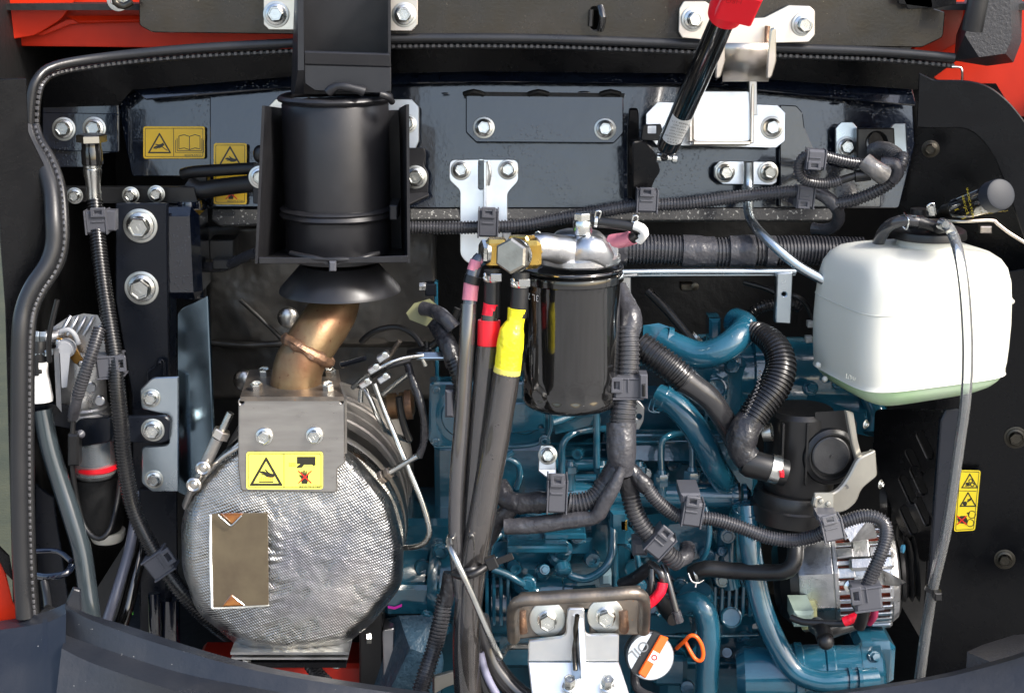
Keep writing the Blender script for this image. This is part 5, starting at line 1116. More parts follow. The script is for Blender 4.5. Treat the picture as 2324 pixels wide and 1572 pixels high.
for k in range(25):
    a_ = math.pi*2*k/24; c.append(P(1064+40*math.cos(a_), 1296-9*math.sin(a_)*0-(-6*math.cos(a_)), -56-70*math.sin(a_)*.4))
sweep(mb, [V(x)+V((0, 0, (x.x-P(1064, 1296, -56).x)*.35)) for x in c], [.0032]*25, 8, True, .35, V((1, 0, 0))); 
tube(mb, [(1030, 1302, -74), (1050, 1308, -86), (1080, 1300, -88), (1104, 1284, -80)], 8, seg=8)
finish(mb, 'strap', PLB, t, 60)
mb = MB(); a_ = R(-22); dx_ = V((math.cos(a_), 0, -math.sin(a_))); obox(mb, P(1116, 1276, -80), (dx_, V((0, 1, 0)), dx_.cross(V((0, 1, 0)))), (.005, .004, .0055), .0008); finish(mb, 'lock_head', PLB, t)
mb = MB(); obox(mb, P(1144, 1268, -80), (dx_, V((0, 1, 0)), dx_.cross(V((0, 1, 0)))), (.0085, .001, .0032), .0005); finish(mb, 'tail', PLB, t)
t = thing('wire_stay', 'long bent zinc wire stay crossing over the hose bundle', 'wire stay')
TB(t, 'wire', ROD, [(1200, 1465, -20), (1160, 1466, -30), (1146, 1474, -40), (1138, 1490, -60), (1132, 1486, -76), (1110, 1440, -90), (1072, 1350, -96), (1040, 1280, -96), (1022, 1240, -84), (1020, 1222, -60), (1028, 1210, -30)], 7.5, step=.003)
# ================================================================ header tank
t = thing('coolant_tank', 'translucent white plastic coolant tank with green liquid at the bottom', 'tank')
tc_ = P(2080, 740, 60); ts = S(2080, 740, 20); yaw = R(17); ux, uy = V((math.cos(yaw), math.sin(yaw), 0)), V((-math.sin(yaw), math.cos(yaw), 0))
# the front face centre sits at about px 2135
tc_ = P(2131, 740, 20)+uy*.050
ztop, zbot = P(2088, 554, 70).z, P(2088, 917, 24).z; HT = ztop-zbot
def sup(a, A_, B_, n=5.5):
    c, s_ = math.cos(a), math.sin(a); r = (abs(c/A_)**n+abs(s_/B_)**n)**(-1/n); return r*c, r*s_
def ring(z, A_, B_, N_=96, tilt=0):
    out = []
    for k in range(N_):
        x, y = sup(2*math.pi*k/N_, A_, B_); q = V((tc_.x, tc_.y, z))+ux*x+uy*y
        if tilt: q.z += tilt*(x/A_)
        out.append(q)
    return out
WA, WB = 176*ts, .066
rows = [(0, .30, .30), (.004, .55, .5), (.012, .68, .62), (.030, .79, .76), (.07, .885, .87), (.13, .945, .94), (.22, .975, .98), (.34, .985, .99), (.50, .995, 1), (.66, 1.0, 1.0), (.76, 1.0, 1), (.80, .995, .99), (.83, 1.0, 1), (.838, 1.01, 1.01), (.846, .98, .975), (.88, .945, .94), (.92, .88, .87), (.96, .77, .74), (.985, .66, .62), (1.0, .52, .48)]
def wide(f_): return 1.04+.085*math.sin(math.pi*min(1, f_*.9+.1))
def tankpart(name, m, lo, hi, cap=False, grow=1.0):
    mb = MB(); rg = []
    for f_, a_, b_ in rows:
        if lo <= f_ <= hi: rg.append(mb.vs(ring(ztop-HT*f_, WA*a_*wide(f_)*grow, WB*b_*grow, tilt=0.003*(1 if f_ > .3 else f_*3))))
    for A_, B_ in zip(rg, rg[1:]):
        for k in range(96): mb.f([A_[k], A_[(k+1) % 96], B_[(k+1) % 96], B_[k]])
    if lo == 0: mb.f(rg[0])
    if cap: mb.f(rg[-1][::-1])
    return finish(mb, name, m, t, 60)
tankpart('tank_shell', TANK, 0, .846); tankpart('lower_shell', COOL, .846, 1.0, True)
mb = MB(); q = ring(ztop-HT*.34, WA*.987*wide(.34), WB*.992, tilt=.003); sweep(mb, q+[q[0]], [.0006]*97, 6, False); finish(mb, 'seam_line', TANK, t, 60)
for x, y in ((1857, 828), (2296, 684), (2254, 862), (1872, 860)): BL(t, 'moulded_nub', TANK, x, y, 60, 7, (1, 1, 1), 10)
text(t, 'level_mark', mat('tank_relief', (.48, .49, .43), .5), Fr(1930, 858, -2, -60), 1930, 858, 'LOW', 13, 6, .4, .8)
zc = ztop; cx_ = P(2112, 540, 20)
def caprev(name, m, prof, dx=0): mb = MB(); rev(mb, V((tc_.x+.012+dx, tc_.y, zc)), Zu, prof, 48); return finish(mb, name, m, t)
caprev('neck', TANK, [(.029, -.004), (.029, .004), (.028, .008)]); caprev('screw_cap', PLB, [(0, .016), (.030, .016), (.034, .014), (.035, .010), (.035, .007), (.028, .006)])
caprev('cap_spigot', PLB, [(0, .034), (.008, .034), (.009, .016)], -.010)
TB(t, 'cap_elbow', PLB, [(2060, 500, 40), (2085, 504, 40), (2110, 512, 40), (2135, 520, 40)], 14)
TB(t, 'vent_nipple', PLB, [(2130, 518, 30), (2150, 514, 10)], 13)
t = thing('overflow_hose', 'black hose looping into the top of the white tank', 'hose')
TB(t, 'hose', HG, [(1985, 590, 110), (1992, 556, 80), (2006, 525, 60), (2030, 506, 46), (2062, 500, 40), (2085, 504, 40)], 14, seg=18)
mb = MB(); tube(mb, [(2052, 484, 40), (2062, 500, 30), (2058, 520, 36), (2048, 512, 40), (2036, 492, 50), (2080, 490, 34)], 2.2, step=.002); finish(mb, 'wire_clamp', BOLT, t); hosewire(t, 2088, 505, 40, 15, axis=(1, 0, -.2), w_=10, m=PLB)
t = thing('clear_drain_tube', 'long clear tube hanging over the front of the white tank', 'tube')
DP = [(2140, 506, 10), (2156, 520, -22), (2172, 560, -48), (2184, 620, -62), (2192, 700, -66), (2196, 800, -66), (2192, 900, -62), (2180, 990, -50), (2164, 1100, -36), (2146, 1210, -20), (2118, 1330, 0), (2106, 1400, 16), (2092, 1500, 30), (2080, 1600, 40)]
TB(t, 'tube_wall', CLEAR, DP, 12.5, seg=22, cap=False)
TB(t, 'tube_mouth', ROD, [(2134, 508, 6), (2146, 512, 0)], 12)
t = thing('cable_tie', 'small black tie holding the clear tube near its lower end', 'cable tie')
RV(t, 'strap', PLB, 2117, 1338, 2, (.3, 0, 1), [(16, -5), (18, -5), (18, 5), (16, 5)], 24); BX(t, 'lock_head', PLB, 2122, 1346, 2138, 1364, -14, -4)
# gauge
t = thing('restriction_gauge', 'black capped cylindrical gauge with yellow lettering lying upper right', 'gauge')
A, B = P(2120, 492, 80), P(2262, 444, -20); d = (B-A).normalized(); gs = S(2230, 450, 0); Lg = (B-A).length
mb = MB(); rev(mb, A+d*Lg*.40, d, [(0, 0), (26*gs, 0), (29*gs, .003), (31*gs, Lg*.5), (32*gs, Lg*.56), (31*gs, Lg*.58)], 40); finish(mb, 'barrel', CANM, t)
mb = MB(); rev(mb, B-d*.004, d, [(30*gs, -.006), (36*gs, -.003), (36*gs, .008), (34*gs, .011), (28*gs, .0118), (0, .0118)], 40); finish(mb, 'end_cap', mat('grey_cap', (.018, .021, .027), .5, spec=.3), t)
mb = MB(); rev(mb, A+d*Lg*.18, d, [(0, 0), (18*gs, 0), (20*gs, .002), (20*gs, Lg*.15), (25*gs, Lg*.2), (25*gs, Lg*.24)], 32); finish(mb, 'metal_collar', BOLTD, t)
mb = MB(); rev(mb, A, d, [(0, -.01), (12*gs, -.01), (12*gs, Lg*.2)], 24); finish(mb, 'stem', PLB, t)
up_ = (V((0, -1, 0))-d*d.dot(V((0, -1, 0)))).normalized(); sd = d.cross(up_)
def gtxt(s_, f_, ang, size, m=INKY, rot=0):
    n_ = up_*math.cos(ang)+sd*math.sin(ang); c_ = bpy.data.curves.new('t', 'FONT'); c_.body = s_; c_.size = size; c_.align_x = 'CENTER'; c_.align_y = 'CENTER'
    o_ = bpy.data.objects.new('t', c_); me = bpy.data.meshes.new_from_object(o_); bpy.data.objects.remove(o_)
    u_ = -(n_.cross(d)); 
    if rot: u_ = -u_
    M_ = Matrix((u_, n_.cross(u_), n_)).transposed().to_4x4(); M_.translation = A+d*Lg*f_+n_*31.8*gs; me.transform(M_); me.name = 'lettering'; me.materials.clear(); me.materials.append(m)
    o_ = bpy.data.objects.new('lettering', me); col.objects.link(o_); o_.parent = t
gtxt('VACUUM', .86, .75, .0085); gtxt('RANGE', .78, .8, .0065); gtxt('. . .', .72, -.1, .012); gtxt('INDICATOR', .78, -.75, .005); gtxt('SERVICE', .70, -.7, .005); gtxt('[    ]', .58, -.2, .007)
t = thing('gauge_bracket', 'thin bent steel bracket under the upper right gauge', 'bracket')
TB(t, 'bent_strip', ZINCY, [(2110, 500, 60), (2180, 502, 30), (2250, 500, 30), (2264, 508, 30), (2290, 528, 30), (2335, 556, 30)], 4, step=.003); BX(t, 'pale_block', ZINCY, 2226, 514, 2252, 530, 130, 140)
BX(t, 'clamp_tab', BOLT, 2106, 466, 2124, 492, 50, 56); mb = MB(); tube(mb, [(2112, 492, 52), (2104, 470, 50), (2118, 462, 50), (2124, 486, 50)], 2.2, step=.002); finish(mb, 'wire_clamp', BOLT, t)
# ================================================================ fan shroud
t = thing('fan_shroud', 'dark slotted fan shroud between the alternator and the side panel', 'fan shroud')
F = Fr(2070, 1150, 120, -35); sl_ = []
for (x, y) in ((2075, 1050), (2100, 1010), (2060, 1110), (2085, 1090), (2062, 1180), (2095, 1160)): sl_.append(loc(rr(-9, -34, 9, 34, 9), x, y, -25))
PL(t, 'slotted_face', BLK, F, fil([(1985, 930), (2140, 930), (2150, 1000), (2130, 1270), (2090, 1275), (2040, 1200), (2010, 1120), (1980, 1020)], 10), 4, .8, sl_[:6])
PL(t, 'corner_edge', POST, Fr(2150, 1100, 60, 20), fil([(2136, 955), (2148, 930), (2178, 928), (2172, 1000), (2128, 1345), (2108, 1345), (2118, 1200)], 3), 4, 1)
t = thing('cooling_fan', 'black belt pulley and fan hub half hidden right of the alternator', 'fan')
RV(t, 'fan_hub', MATTE, 2020, 1290, 150, (1, -.35, .1), [(0, -30), (90, -28), (104, -20), (96, 0), (104, 20), (0, 26)], 48)
RV(t, 'ribbed_rotor', RUB, 2010, 1130, 190, (1, -.3, .1), [(20, -8), (62, -8), (62, 8), (20, 8)], 40)
# ================================================================ engine
BT = lambda p, nm, pts, r, **k: TB(p, nm, BLUE, pts, r, **k)
t = thing('engine', 'blue painted diesel engine filling the middle of the bay', 'engine')
def eb(x0, y0, x1, y1, Yf, Yb=300, ch=3, nm='casting', m=None):
    mb = MB(); c_ = (P(x0, y0, Yf)+P(x1, y1, Yf))/2; hx = abs(P(x1, y1, Yf).x-P(x0, y0, Yf).x)/2; hz = abs(P(x1, y0, Yf).z-P(x0, y1, Yf).z)/2
    obox(mb, c_+V((0, (Yb-Yf)/2000, 0)), (Xr, V((0, 1, 0)), Zu), (hx, (Yb-Yf)/2000, hz), ch/1000); return finish(mb, nm, m or BLUE, t)
eb(985, 1010, 1700, 1640, 190, 420, 6, 'engine_block'); eb(1180, 880, 1680, 1060, 230, 420, 8, 'cylinder_head')
eb(1430, 1180, 1700, 1500, 150, 240, 8, 'side_cover'); eb(1180, 1160, 1430, 1380, 120, 240, 6, 'pump_body'); eb(1120, 1330, 1240, 1520, 120, 240, 6, 'pump_foot')
eb(1230, 1378, 1440, 1640, 150, 240, 5, 'lower_case'); eb(1500, 1500, 1760, 1660, 110, 260, 8, 'sump_flange')
def eh(nm, pts, m=None):
    mb = MB(); hull(mb, [P(*p) for p in pts]); return finish(mb, nm, m or BLUE, t, 25)
# rocker / timing cover plate on the left
F = Fr(1100, 940, 110, 4)
PL(t, 'timing_cover', BLUE, F, fil([(975, 868), (1240, 868), (1250, 900), (1250, 975), (1230, 1008), (1150, 1018), (985, 1016), (973, 1000)], [10, 10, 10, 20, 20, 8, 14, 6]), 24, 2)
RV(t, 'round_boss', BLUE, 1052, 942, 108, (0, -1, 0), [(0, 8), (48, 8), (52, 4), (66, 3), (68, 0), (68, -10)], 48); RV(t, 'round_boss', BLUE, 1190, 950, 108, (0, -1, 0), [(0, 5), (34, 5), (38, 0), (38, -10)], 40)
PL(t, 'cover_pad', BLUE, Fr(1200, 955, 104, 4), fil([(1155, 915), (1225, 912), (1238, 925), (1238, 975), (1160, 985)], 5), 10, 1.5, [circ(1228, 1018-48, 5, 12)])
for x, y in ((991, 884), (990, 1000), (1236, 1000), (1240, 888)): RV(t, 'cover_screw', BLUE, x, y, 108, (0, -1, 0), [(0, -6), (13, -6), (13, 1), (11, 2), (9, 2), (9, 7), (7, 8), (4, 8), (3, 5), (0, 5)], 18)
BT(t, 'cast_edge', [(985, 1012, 110), (1150, 1014, 110), (1225, 1004, 110), (1250, 975, 110), (1250, 905, 110)], 5)
# lower left: bell housing, flanges
RV(t, 'flange_ring', BLUE, 1045, 1320, 150, (1, -.12, 0), [(0, -60), (100, -60), (104, -50), (104, -38), (90, -34), (90, 30), (112, 34), (112, 60), (96, 64), (0, 70)], 64)
RV(t, 'housing_drum', BLUE, 940, 1330, 170, (1, -.1, 0), [(0, -50), (105, -50), (112, -40), (112, 40), (0, 44)], 64)
eb(850, 1180, 1040, 1330, 150, 260, 6); eb(870, 1330, 985, 1400, 110, 250, 4, 'casting_step')
eh('rough_casting', [(850, 1420, 120), (905, 1396, 90), (990, 1394, 95), (1000, 1440, 100), (985, 1490, 70), (1000, 1620, 100), (850, 1640, 70), (855, 1500, 100), (930, 1470, 56)], BLUEC)
BL(t, 'rough_bulge', BLUEC, 945, 1500, 90, 62, (1, .5, 1.15), 24)
for x, y in ((1012, 1425), (968, 1400), (1150, 1340), (1130, 1440)):
    mb = MB(); hexp(mb, P(x, y, 96), V((0, -1, .1)), 13*s0, 11*s0); rev(mb, P(x, y, 98), V((0, -1, .1)), [(0, -.004), (17*s0, -.004), (17*s0, .001), (0, .001)], 18); finish(mb, 'blue_bolt', BLUE, t)
for k in range(5):
    eb(1085+k*16, 1310, 1093+k*16, 1420, 70, 140, 1.5, 'cast_rib')
RV(t, 'pump_barrel', BLUE, 1130, 1370, 110, (1, 0, 0), [(0, -20), (70, -20), (74, -14), (74, 30), (60, 34), (60, 70), (0, 74)], 48)
# fuel rail and manifold bars
BT(t, 'fuel_rail', [(1240, 1120, 90), (1400, 1120, 92), (1560, 1124, 92), (1664, 1124, 92)], 29, seg=28)
RV(t, 'rail_end', BLUE, 1664, 1124, 92, (1, 0, 0), [(0, -6), (33, -6), (34, 0), (33, 8), (18, 12), (0, 12)], 32); RV(t, 'rail_gasket', PLB, 1672, 1124, 92, (1, 0, 0), [(0, 0), (30, 0), (30, 6), (0, 6)], 28)
RV(t, 'rail_end', BLUE, 1688, 1124, 92, (1, 0, 0), [(0, -4), (27, -4), (28, 4), (12, 16), (0, 16)], 28)
BT(t, 'head_bar', [(1245, 1052, 160), (1400, 1052, 160), (1450, 1052, 160)], 18, seg=20); BT(t, 'head_bar', [(1250, 1090, 140), (1420, 1086, 140)], 13)
eh('manifold_web', [(1440, 1170, 100), (1660, 1150, 100), (1640, 1200, 120), (1450, 1230, 120), (1440, 1170, 160), (1660, 1160, 160)])
BT(t, 'side_pipe', [(1430, 1010, 170), (1520, 1015, 160), (1600, 1030, 160)], 34, seg=24)
for i, (x, y, h) in enumerate(((1501, 1088, 30), (1570, 1076, 24), (1366, 1058, 20), (1294, 1058, 18), (1450, 1060, 20))):
    mb = MB(); hexp(mb, P(x, y+12, 84), Zu, 20*s0, h*s0, ref=V((.3, 1, 0))); rev(mb, P(x, y+12, 84), Zu, [(0, -.018), (14*s0, -.018), (14*s0, 0), (0, h*s0*1.0)], 20); rev(mb, P(x, y+12, 84), Zu, [(0, h*s0), (13*s0, h*s0), (10*s0, h*s0+.004), (0, h*s0+.004)], 20); finish(mb, 'injector_nut', BLUE, t)
for pts, r in (([(1276, 1100, 70), (1275, 1052, 66), (1277, 1010, 66), (1294, 987, 70), (1332, 976, 80), (1400, 970, 100)], 8),
               ([(1354, 930, 60), (1354, 1000, 60), (1354, 1058, 66)], 8), ([(1501, 1080, 84), (1501, 1010, 90), (1512, 992, 92), (1540, 984, 100), (1600, 984, 120)], 8),
               ([(1570, 1070, 84), (1572, 1010, 90), (1560, 990, 96)], 8), ([(1165, 1030-5, 30), (1130, 1048, 30), (1150, 1040, 30), (1174, 1052, 30), (1180, 1078, 34), (1172, 1106, 40)], 7.5),
               ([(1276, 1284, 50), (1297, 1306, 44), (1332, 1312, 44), (1366, 1294, 44), (1387, 1263, 48), (1392, 1215, 60), (1390, 1180, 70)], 10),
               ([(1118, 1290, 30), (1150, 1302, 30), (1176, 1318, 30), (1196, 1328, 36)], 9), ([(1396, 1160, 80), (1396, 1260, 84), (1396, 1330, 90)], 8),
               ([(1110, 1260, 60), (1116, 1230, 60), (1135, 1212, 66)], 9), ([(1490, 1395, 60), (1530, 1360, 70), (1560, 1340, 80)], 8), ([(1430, 1400, 60), (1500, 1350, 80)], 6)):
    BT(t, 'fuel_pipe', pts, r, step=.003)
RV(t, 'pipe_union', BLUE, 1268, 1262, 60, (.3, -.6, .8), [(0, -12), (22, -12), (26, -6), (26, 12), (20, 18), (20, 40), (0, 42)], 28); RV(t, 'pipe_union', BLUE, 1278, 1290, 40, (.2, -.8, -.6), [(0, -8), (19, -8), (19, 10), (12, 14), (0, 14)], 24)
for x, y, Y in ((1312, 1218, 70), (1198, 1326, 34), (1210, 1352, 40), (1420, 1212, 66), (1652, 1216, 80), (1606, 1262, 90), (1230, 1300, 60), (1450, 1330, 80), (1640, 1316, 90)):
    mb = MB(); n_ = V((random.uniform(-.2, .2), -1, random.uniform(0, .3))).normalized(); rev(mb, P(x, y, Y), n_, [(0, -.012), (20*s0, -.012), (20*s0, 0), (17*s0, .001), (0, .001)], 24); hexp(mb, P(x, y, Y), n_, 13*s0, 11*s0); finish(mb, 'blue_bolt', BLUE, t)
RV(t, 'pump_top', BLUE, 1216, 1262, 90, (.05, -.15, 1), [(0, -70), (60, -70), (64, -62), (64, -10), (70, -6), (70, 6), (58, 10), (22, 12), (20, 26), (12, 30), (12, 46), (0, 46)], 48)
eb(1150, 1240, 1290, 1256, 40, 120, 2, 'pump_flange'); eb(1235, 1210, 1330, 1225, 60, 120, 2, 'pump_flange')
RV(t, 'pump_cylinder', BLUE, 1240, 1340, 70, (1, 0, .05), [(0, -46), (34, -46), (38, -40), (38, 36), (30, 40), (30, 70), (0, 70)], 40)
BX(t, 'solenoid_block', BLUE, 1385, 1160, 1426, 1240, 60, 110, 3); BX(t, 'solenoid_foot', BLUE, 1290, 1222, 1345, 1262, 76, 120, 3)
BX(t, 'pale_hex', mat('pale_blue_fitting', (.20, .30, .34), .3), 1362, 1300, 1388, 1330, 60, 90, 3)
eh('bracket_web', [(1112, 1230, 80), (1160, 1225, 80), (1170, 1340, 90), (1130, 1300, 60), (1180, 1350, 110)])
RV(t, 'round_boss', BLUE, 1640, 1272, 92, (0, -1, .05), [(0, -20), (28, -20), (28, 0), (24, 4), (14, 4), (12, -4), (0, -4)], 32); RV(t, 'round_boss', BLUE, 1560, 1220, 110, (0, -1, .1), [(0, -20), (60, -20), (60, 0), (52, 6), (0, 6)], 40)
RV(t, 'round_boss', BLUE, 1590, 1480, 96, (0, -1, .1), [(0, -10), (20, -10), (20, 2), (8, 2), (8, -2), (0, -2)], 24)
eb(1440, 1380, 1560, 1440, 90, 160, 5); eb(1600, 1400, 1720, 1560, 120, 200, 8); eb(1480, 1490, 1560, 1560, 80, 160, 5)
for k in range(6): eb(1620+k*16, 1330, 1626+k*16, 1400, 96, 140, 1, 'cast_rib')
for y in (1352, 1392, 1440, 1500): BT(t, 'casting_seam', [(1490, y, 96), (1600, y+4, 98), (1720, y, 110)], 4)
# intake side at the upper right
RV(t, 'intake_drum', BLUE, 1760, 850, 230, (1, .0, 0), [(0, -200), (70, -195), (92, -150), (92, -120), (84, -116), (84, -60), (94, -56), (94, -30), (86, -26), (86, 190), (70, 220), (0, 224)], 56)
eb(1530, 810, 1700, 960, 190, 300, 10); eh('thermostat_housing', [(1460, 738, 110), (1495, 733, 110), (1530, 745, 104), (1505, 800, 100), (1458, 786, 104), (1460, 740, 160), (1530, 760, 160), (1500, 800, 160)])
BX(t, 'lug', BLUE, 1610, 724, 1636, 790, 140, 170, 3)
eh('rear_casting', [(1800, 880, 200), (1990, 900, 190), (1996, 985, 170), (1970, 990, 170), (1960, 940, 160), (1820, 950, 200), (1900, 900, 260)])
BT(t, 'lower_arm', [(1975, 900, 180), (1990, 940, 170), (1985, 985, 160)], 26)
eb(985, 640, 996, 870, 160, 175, 1, 'blue_strap')
mb = MB(); hexp(mb, P(952, 650, 160), Xr, 11*s0, 16*s0); finish(mb, 'strap_bolt', BOLT, t); BX(t, 'strap_arm', POST, 965, 645, 990, 672, 158, 175)
# starter / filter housing bottom right
RV(t, 'starter_body', BLUE, 1860, 1530, 40, (1, -.08, .05), [(0, -190), (50, -188), (66, -170), (70, -60), (74, -56), (74, -40), (68, -36), (68, 10), (72, 14), (72, 30), (66, 34), (66, 90), (0, 94)], 56)
RV(t, 'starter_nose', BLUE, 1985, 1520, 60, (1, -.06, .05), [(0, -40), (66, -40), (70, -34), (70, 10), (58, 18), (0, 20)], 40)
eb(1945, 1460, 2030, 1560, 50, 120, 6); eb(1690, 1510, 1770, 1600, 40, 160, 8)
RV(t, 'yellow_plug', mat('yellow_paint_dot', (.8, .62, .1), .4), 1750, 1622-58, 30, (0, -1, .2), [(0, 0), (9, 0), (7, 4), (0, 5)], 18)
PL(t, 'magenta_mark', MAG, Fr(897, 1372, 108), fil([(880, 1374), (895, 1376), (912, 1370), (912, 1376), (895, 1382), (880, 1379)], 1), .4, 0)
BX(t, 'yellow_chromate_tab', BRASS, 1408, 1180, 1424, 1204, 60, 64); 
rnd = random.Random(5)
def spot(kind, x, y, Y, r, n=None):
    n = n or V((rnd.uniform(-.25, .25), -1, rnd.uniform(-.1, .45))).normalized(); mb = MB(); k = S(x, y, Y)
    if kind == 'cast_boss': rev(mb, P(x, y, Y), n, [(0, -14*k), (r*1.15*k, -14*k), (r*k, 3*k), (r*.92*k, 5*k), (r*.5*k, 5*k), (r*.46*k, 1*k), (0, 1*k)], 24)
    if kind == 'blue_bolt': rev(mb, P(x, y, Y), n, [(0, -14*k), (r*1.25*k, -14*k), (r*1.25*k, 0), (r*1.1*k, 2*k), (0, 2*k)], 20); hexp(mb, P(x, y, Y), n, r*.85*k, r*.9*k)
    if kind == 'core_plug': rev(mb, P(x, y, Y), n, [(0, -6*k), (r*k, -6*k), (r*k, 3*k), (r*.86*k, 4*k), (r*.8*k, 0), (r*.3*k, -1*k), (0, -1*k)], 30)
    finish(mb, kind, BLUE, t)
for x, y, Y, r, kd in ((1280, 905, 200, 16, 'blue_bolt'), (1345, 955, 215, 20, 'cast_boss'), (1400, 900, 210, 14, 'blue_bolt'), (1310, 1030, 150, 12, 'cast_boss'), (1465, 1075, 130, 12, 'blue_bolt'), (1530, 1052, 150, 18, 'cast_boss'),
    (1600, 1085, 140, 12, 'blue_bolt'), (1250, 1150, 105, 16, 'cast_boss'), (1330, 1150, 100, 12, 'blue_bolt'), (1150, 1210, 80, 15, 'blue_bolt'), (1205, 1235, 60, 11, 'blue_bolt'), (1345, 1270, 76, 18, 'cast_boss'), (1440, 1290, 100, 22, 'core_plug'),
    (1500, 1300, 110, 14, 'cast_boss'), (1545, 1330, 90, 15, 'blue_bolt'), (1590, 1440, 100, 12, 'blue_bolt'), (1660, 1400, 92, 24, 'core_plug'), (1690, 1450, 110, 14, 'blue_bolt'), (1560, 1560, 76, 16, 'cast_boss'), (1640, 1250, 84, 10, 'blue_bolt'),
    (1725, 1190, 90, 16, 'cast_boss'), (1740, 1150, 110, 14, 'blue_bolt'), (1560, 870, 150, 16, 'blue_bolt'), (1625, 880, 170, 24, 'core_plug'), (1660, 830, 180, 14, 'blue_bolt'), (1000, 1250, 120, 15, 'blue_bolt'), (960, 1290, 130, 18, 'cast_boss'),
    (1075, 1265, 60, 12, 'blue_bolt'), (1090, 1450, 80, 14, 'blue_bolt'), (1170, 1290, 60, 14, 'cast_boss'), (1236, 1292, 40, 10, 'blue_bolt'), (1420, 1360, 90, 14, 'blue_bolt'), (1380, 1140, 84, 10, 'blue_bolt'), (1700, 1250, 70, 16, 'blue_bolt'),
    (1650, 1480, 100, 12, 'cast_boss'), (1720, 1570, 60, 16, 'blue_bolt'), (1985, 1490, 40, 12, 'blue_bolt'), (1960, 1545, 40, 11, 'blue_bolt'), (1840, 880, 170, 14, 'blue_bolt'), (1900, 870, 170, 12, 'cast_boss')): spot(kd, x, y, Y, r)
eh('pump_shoulder', [(1150, 1250, 60), (1290, 1244, 60), (1300, 1300, 80), (1150, 1310, 80), (1160, 1230, 110), (1290, 1226, 110)]); eh('intake_elbow', [(1250, 905, 150), (1340, 890, 150), (1360, 960, 150), (1260, 985, 150), (1240, 900, 230), (1370, 980, 230)])
eh('tappet_cover', [(1380, 985, 150), (1640, 985, 150), (1650, 1045, 140), (1380, 1045, 140), (1370, 975, 220), (1660, 975, 220)]); eh('gear_case', [(1440, 1190, 120), (1600, 1180, 120), (1640, 1260, 120), (1560, 1320, 110), (1450, 1300, 120), (1430, 1190, 190), (1650, 1200, 190), (1500, 1340, 190)])
eh('pump_lug', [(1300, 1330, 40), (1350, 1325, 40), (1360, 1352, 60), (1300, 1358, 60), (1300, 1330, 90), (1360, 1330, 90)]); eh('oil_gallery', [(1440, 1400, 80), (1560, 1390, 80), (1570, 1430, 90), (1440, 1450, 90), (1440, 1400, 140), (1570, 1400, 140)])
for x0, y0, x1, y1, Y in ((1375, 1000, 1650, 1006, 132), (1436, 1205, 1620, 1211, 112), (1240, 1004, 1380, 1010, 190), (1560, 890, 1566, 960, 160), (1600, 890, 1606, 960, 165), (1640, 890, 1646, 960, 170), (1445, 1260, 1560, 1265, 108), (1060, 1225, 1066, 1300, 60)): eb(x0, y0, x1, y1, Y, Y+40, 1.2, 'cast_rib')
for pts, r in (([(1250, 960, 120), (1300, 940, 130), (1350, 900, 140), (1380, 880, 150)], 10), ([(1410, 1230, 70), (1440, 1250, 60), (1450, 1290, 60), (1440, 1320, 66)], 7), ([(1600, 1150, 70), (1610, 1200, 64), (1600, 1260, 64), (1570, 1290, 70)], 7), ([(1180, 1160, 70), (1240, 1170, 66), (1300, 1168, 66), (1360, 1160, 70)], 6), ([(1720, 1130, 90), (1740, 1160, 84), (1780, 1170, 84)], 10)): BT(t, 'fuel_pipe', pts, r, step=.003)
# zinc bracket on engine
t = thing('lifting_bracket', 'small white zinc bracket with bolt below the black filter', 'bracket')
F = Fr(1242, 1040, 40, 0, 12); PL(t, 'plate', ZINC, F, fil([(1228, 1010), (1252, 1010), (1260, 1018), (1262, 1066), (1222, 1066), (1224, 1020)], 3), 4); bolt(t, F, 1243, 1032, 22)
PL(t, 'lower_fold', ZINC, Fr(1242, 1070, 36, 0, 30), [(1222, 1064), (1262, 1064), (1262, 1084), (1240, 1082), (1222, 1068)], 3)
t = thing('slotted_tab', 'white zinc tab with slot right of the vertical grey harness', 'bracket')
F = Fr(1450, 950, 60, -10); PL(t, 'plate', ZINC, F, fil([(1438, 905), (1452, 912), (1462, 925), (1460, 955), (1450, 975), (1436, 975)], 3), 3, .6, [circ(1450, 945, 7)])
# ================================================================ blue and black coolant hoses
t = thing('coolant_pipe', 'fat blue painted hose sweeping across the top of the engine', 'pipe')
BT(t, 'pipe', [(1500, 772, 100), (1540, 790, 90), (1590, 806, 80), (1640, 792, 74), (1675, 765, 80), (1690, 742, 100), (1670, 730, 120)], 32, seg=28); hosewire(t, 1514, 776, 98, 34, axis=(1, 0, -.3), m=BLUE, w_=12)
RV(t, 'end_ring', ROD, 1582, 764, 120, (.6, 0, .6), [(12, -3), (16, -3), (16, 3), (12, 3), (12, -3)], 20)
t = thing('coolant_pipe', 'blue painted hose curving down beside the black corrugated hose', 'pipe')
BT(t, 'pipe', [(1492, 898, 70), (1530, 918, 62), (1570, 960, 56), (1600, 1010, 60), (1622, 1060, 70), (1640, 1088, 84), (1648, 1100, 100)], 29, seg=28); hosewire(t, 1506, 905, 68, 31, axis=(1, 0, -.6), m=BLUE, w_=12)
for yy in (0, 1): mb = MB(); tube(mb, [(1478+yy*10, 905, 50), (1472+yy*10, 930, 44), (1488+yy*8, 936, 44)], 2, step=.002); finish(mb, 'clamp_tang', BLUE, t)
t = thing('coolant_pipe', 'long blue painted pipe running down to the bottom right of the engine', 'pipe')
BT(t, 'pipe', [(1694, 1150, 60), (1700, 1220, 48), (1712, 1300, 40), (1728, 1374, 34), (1758, 1450, 26), (1800, 1518, 18), (1855, 1544, 12), (1910, 1544, 10), (1990, 1538, 14)], 25, seg=28)
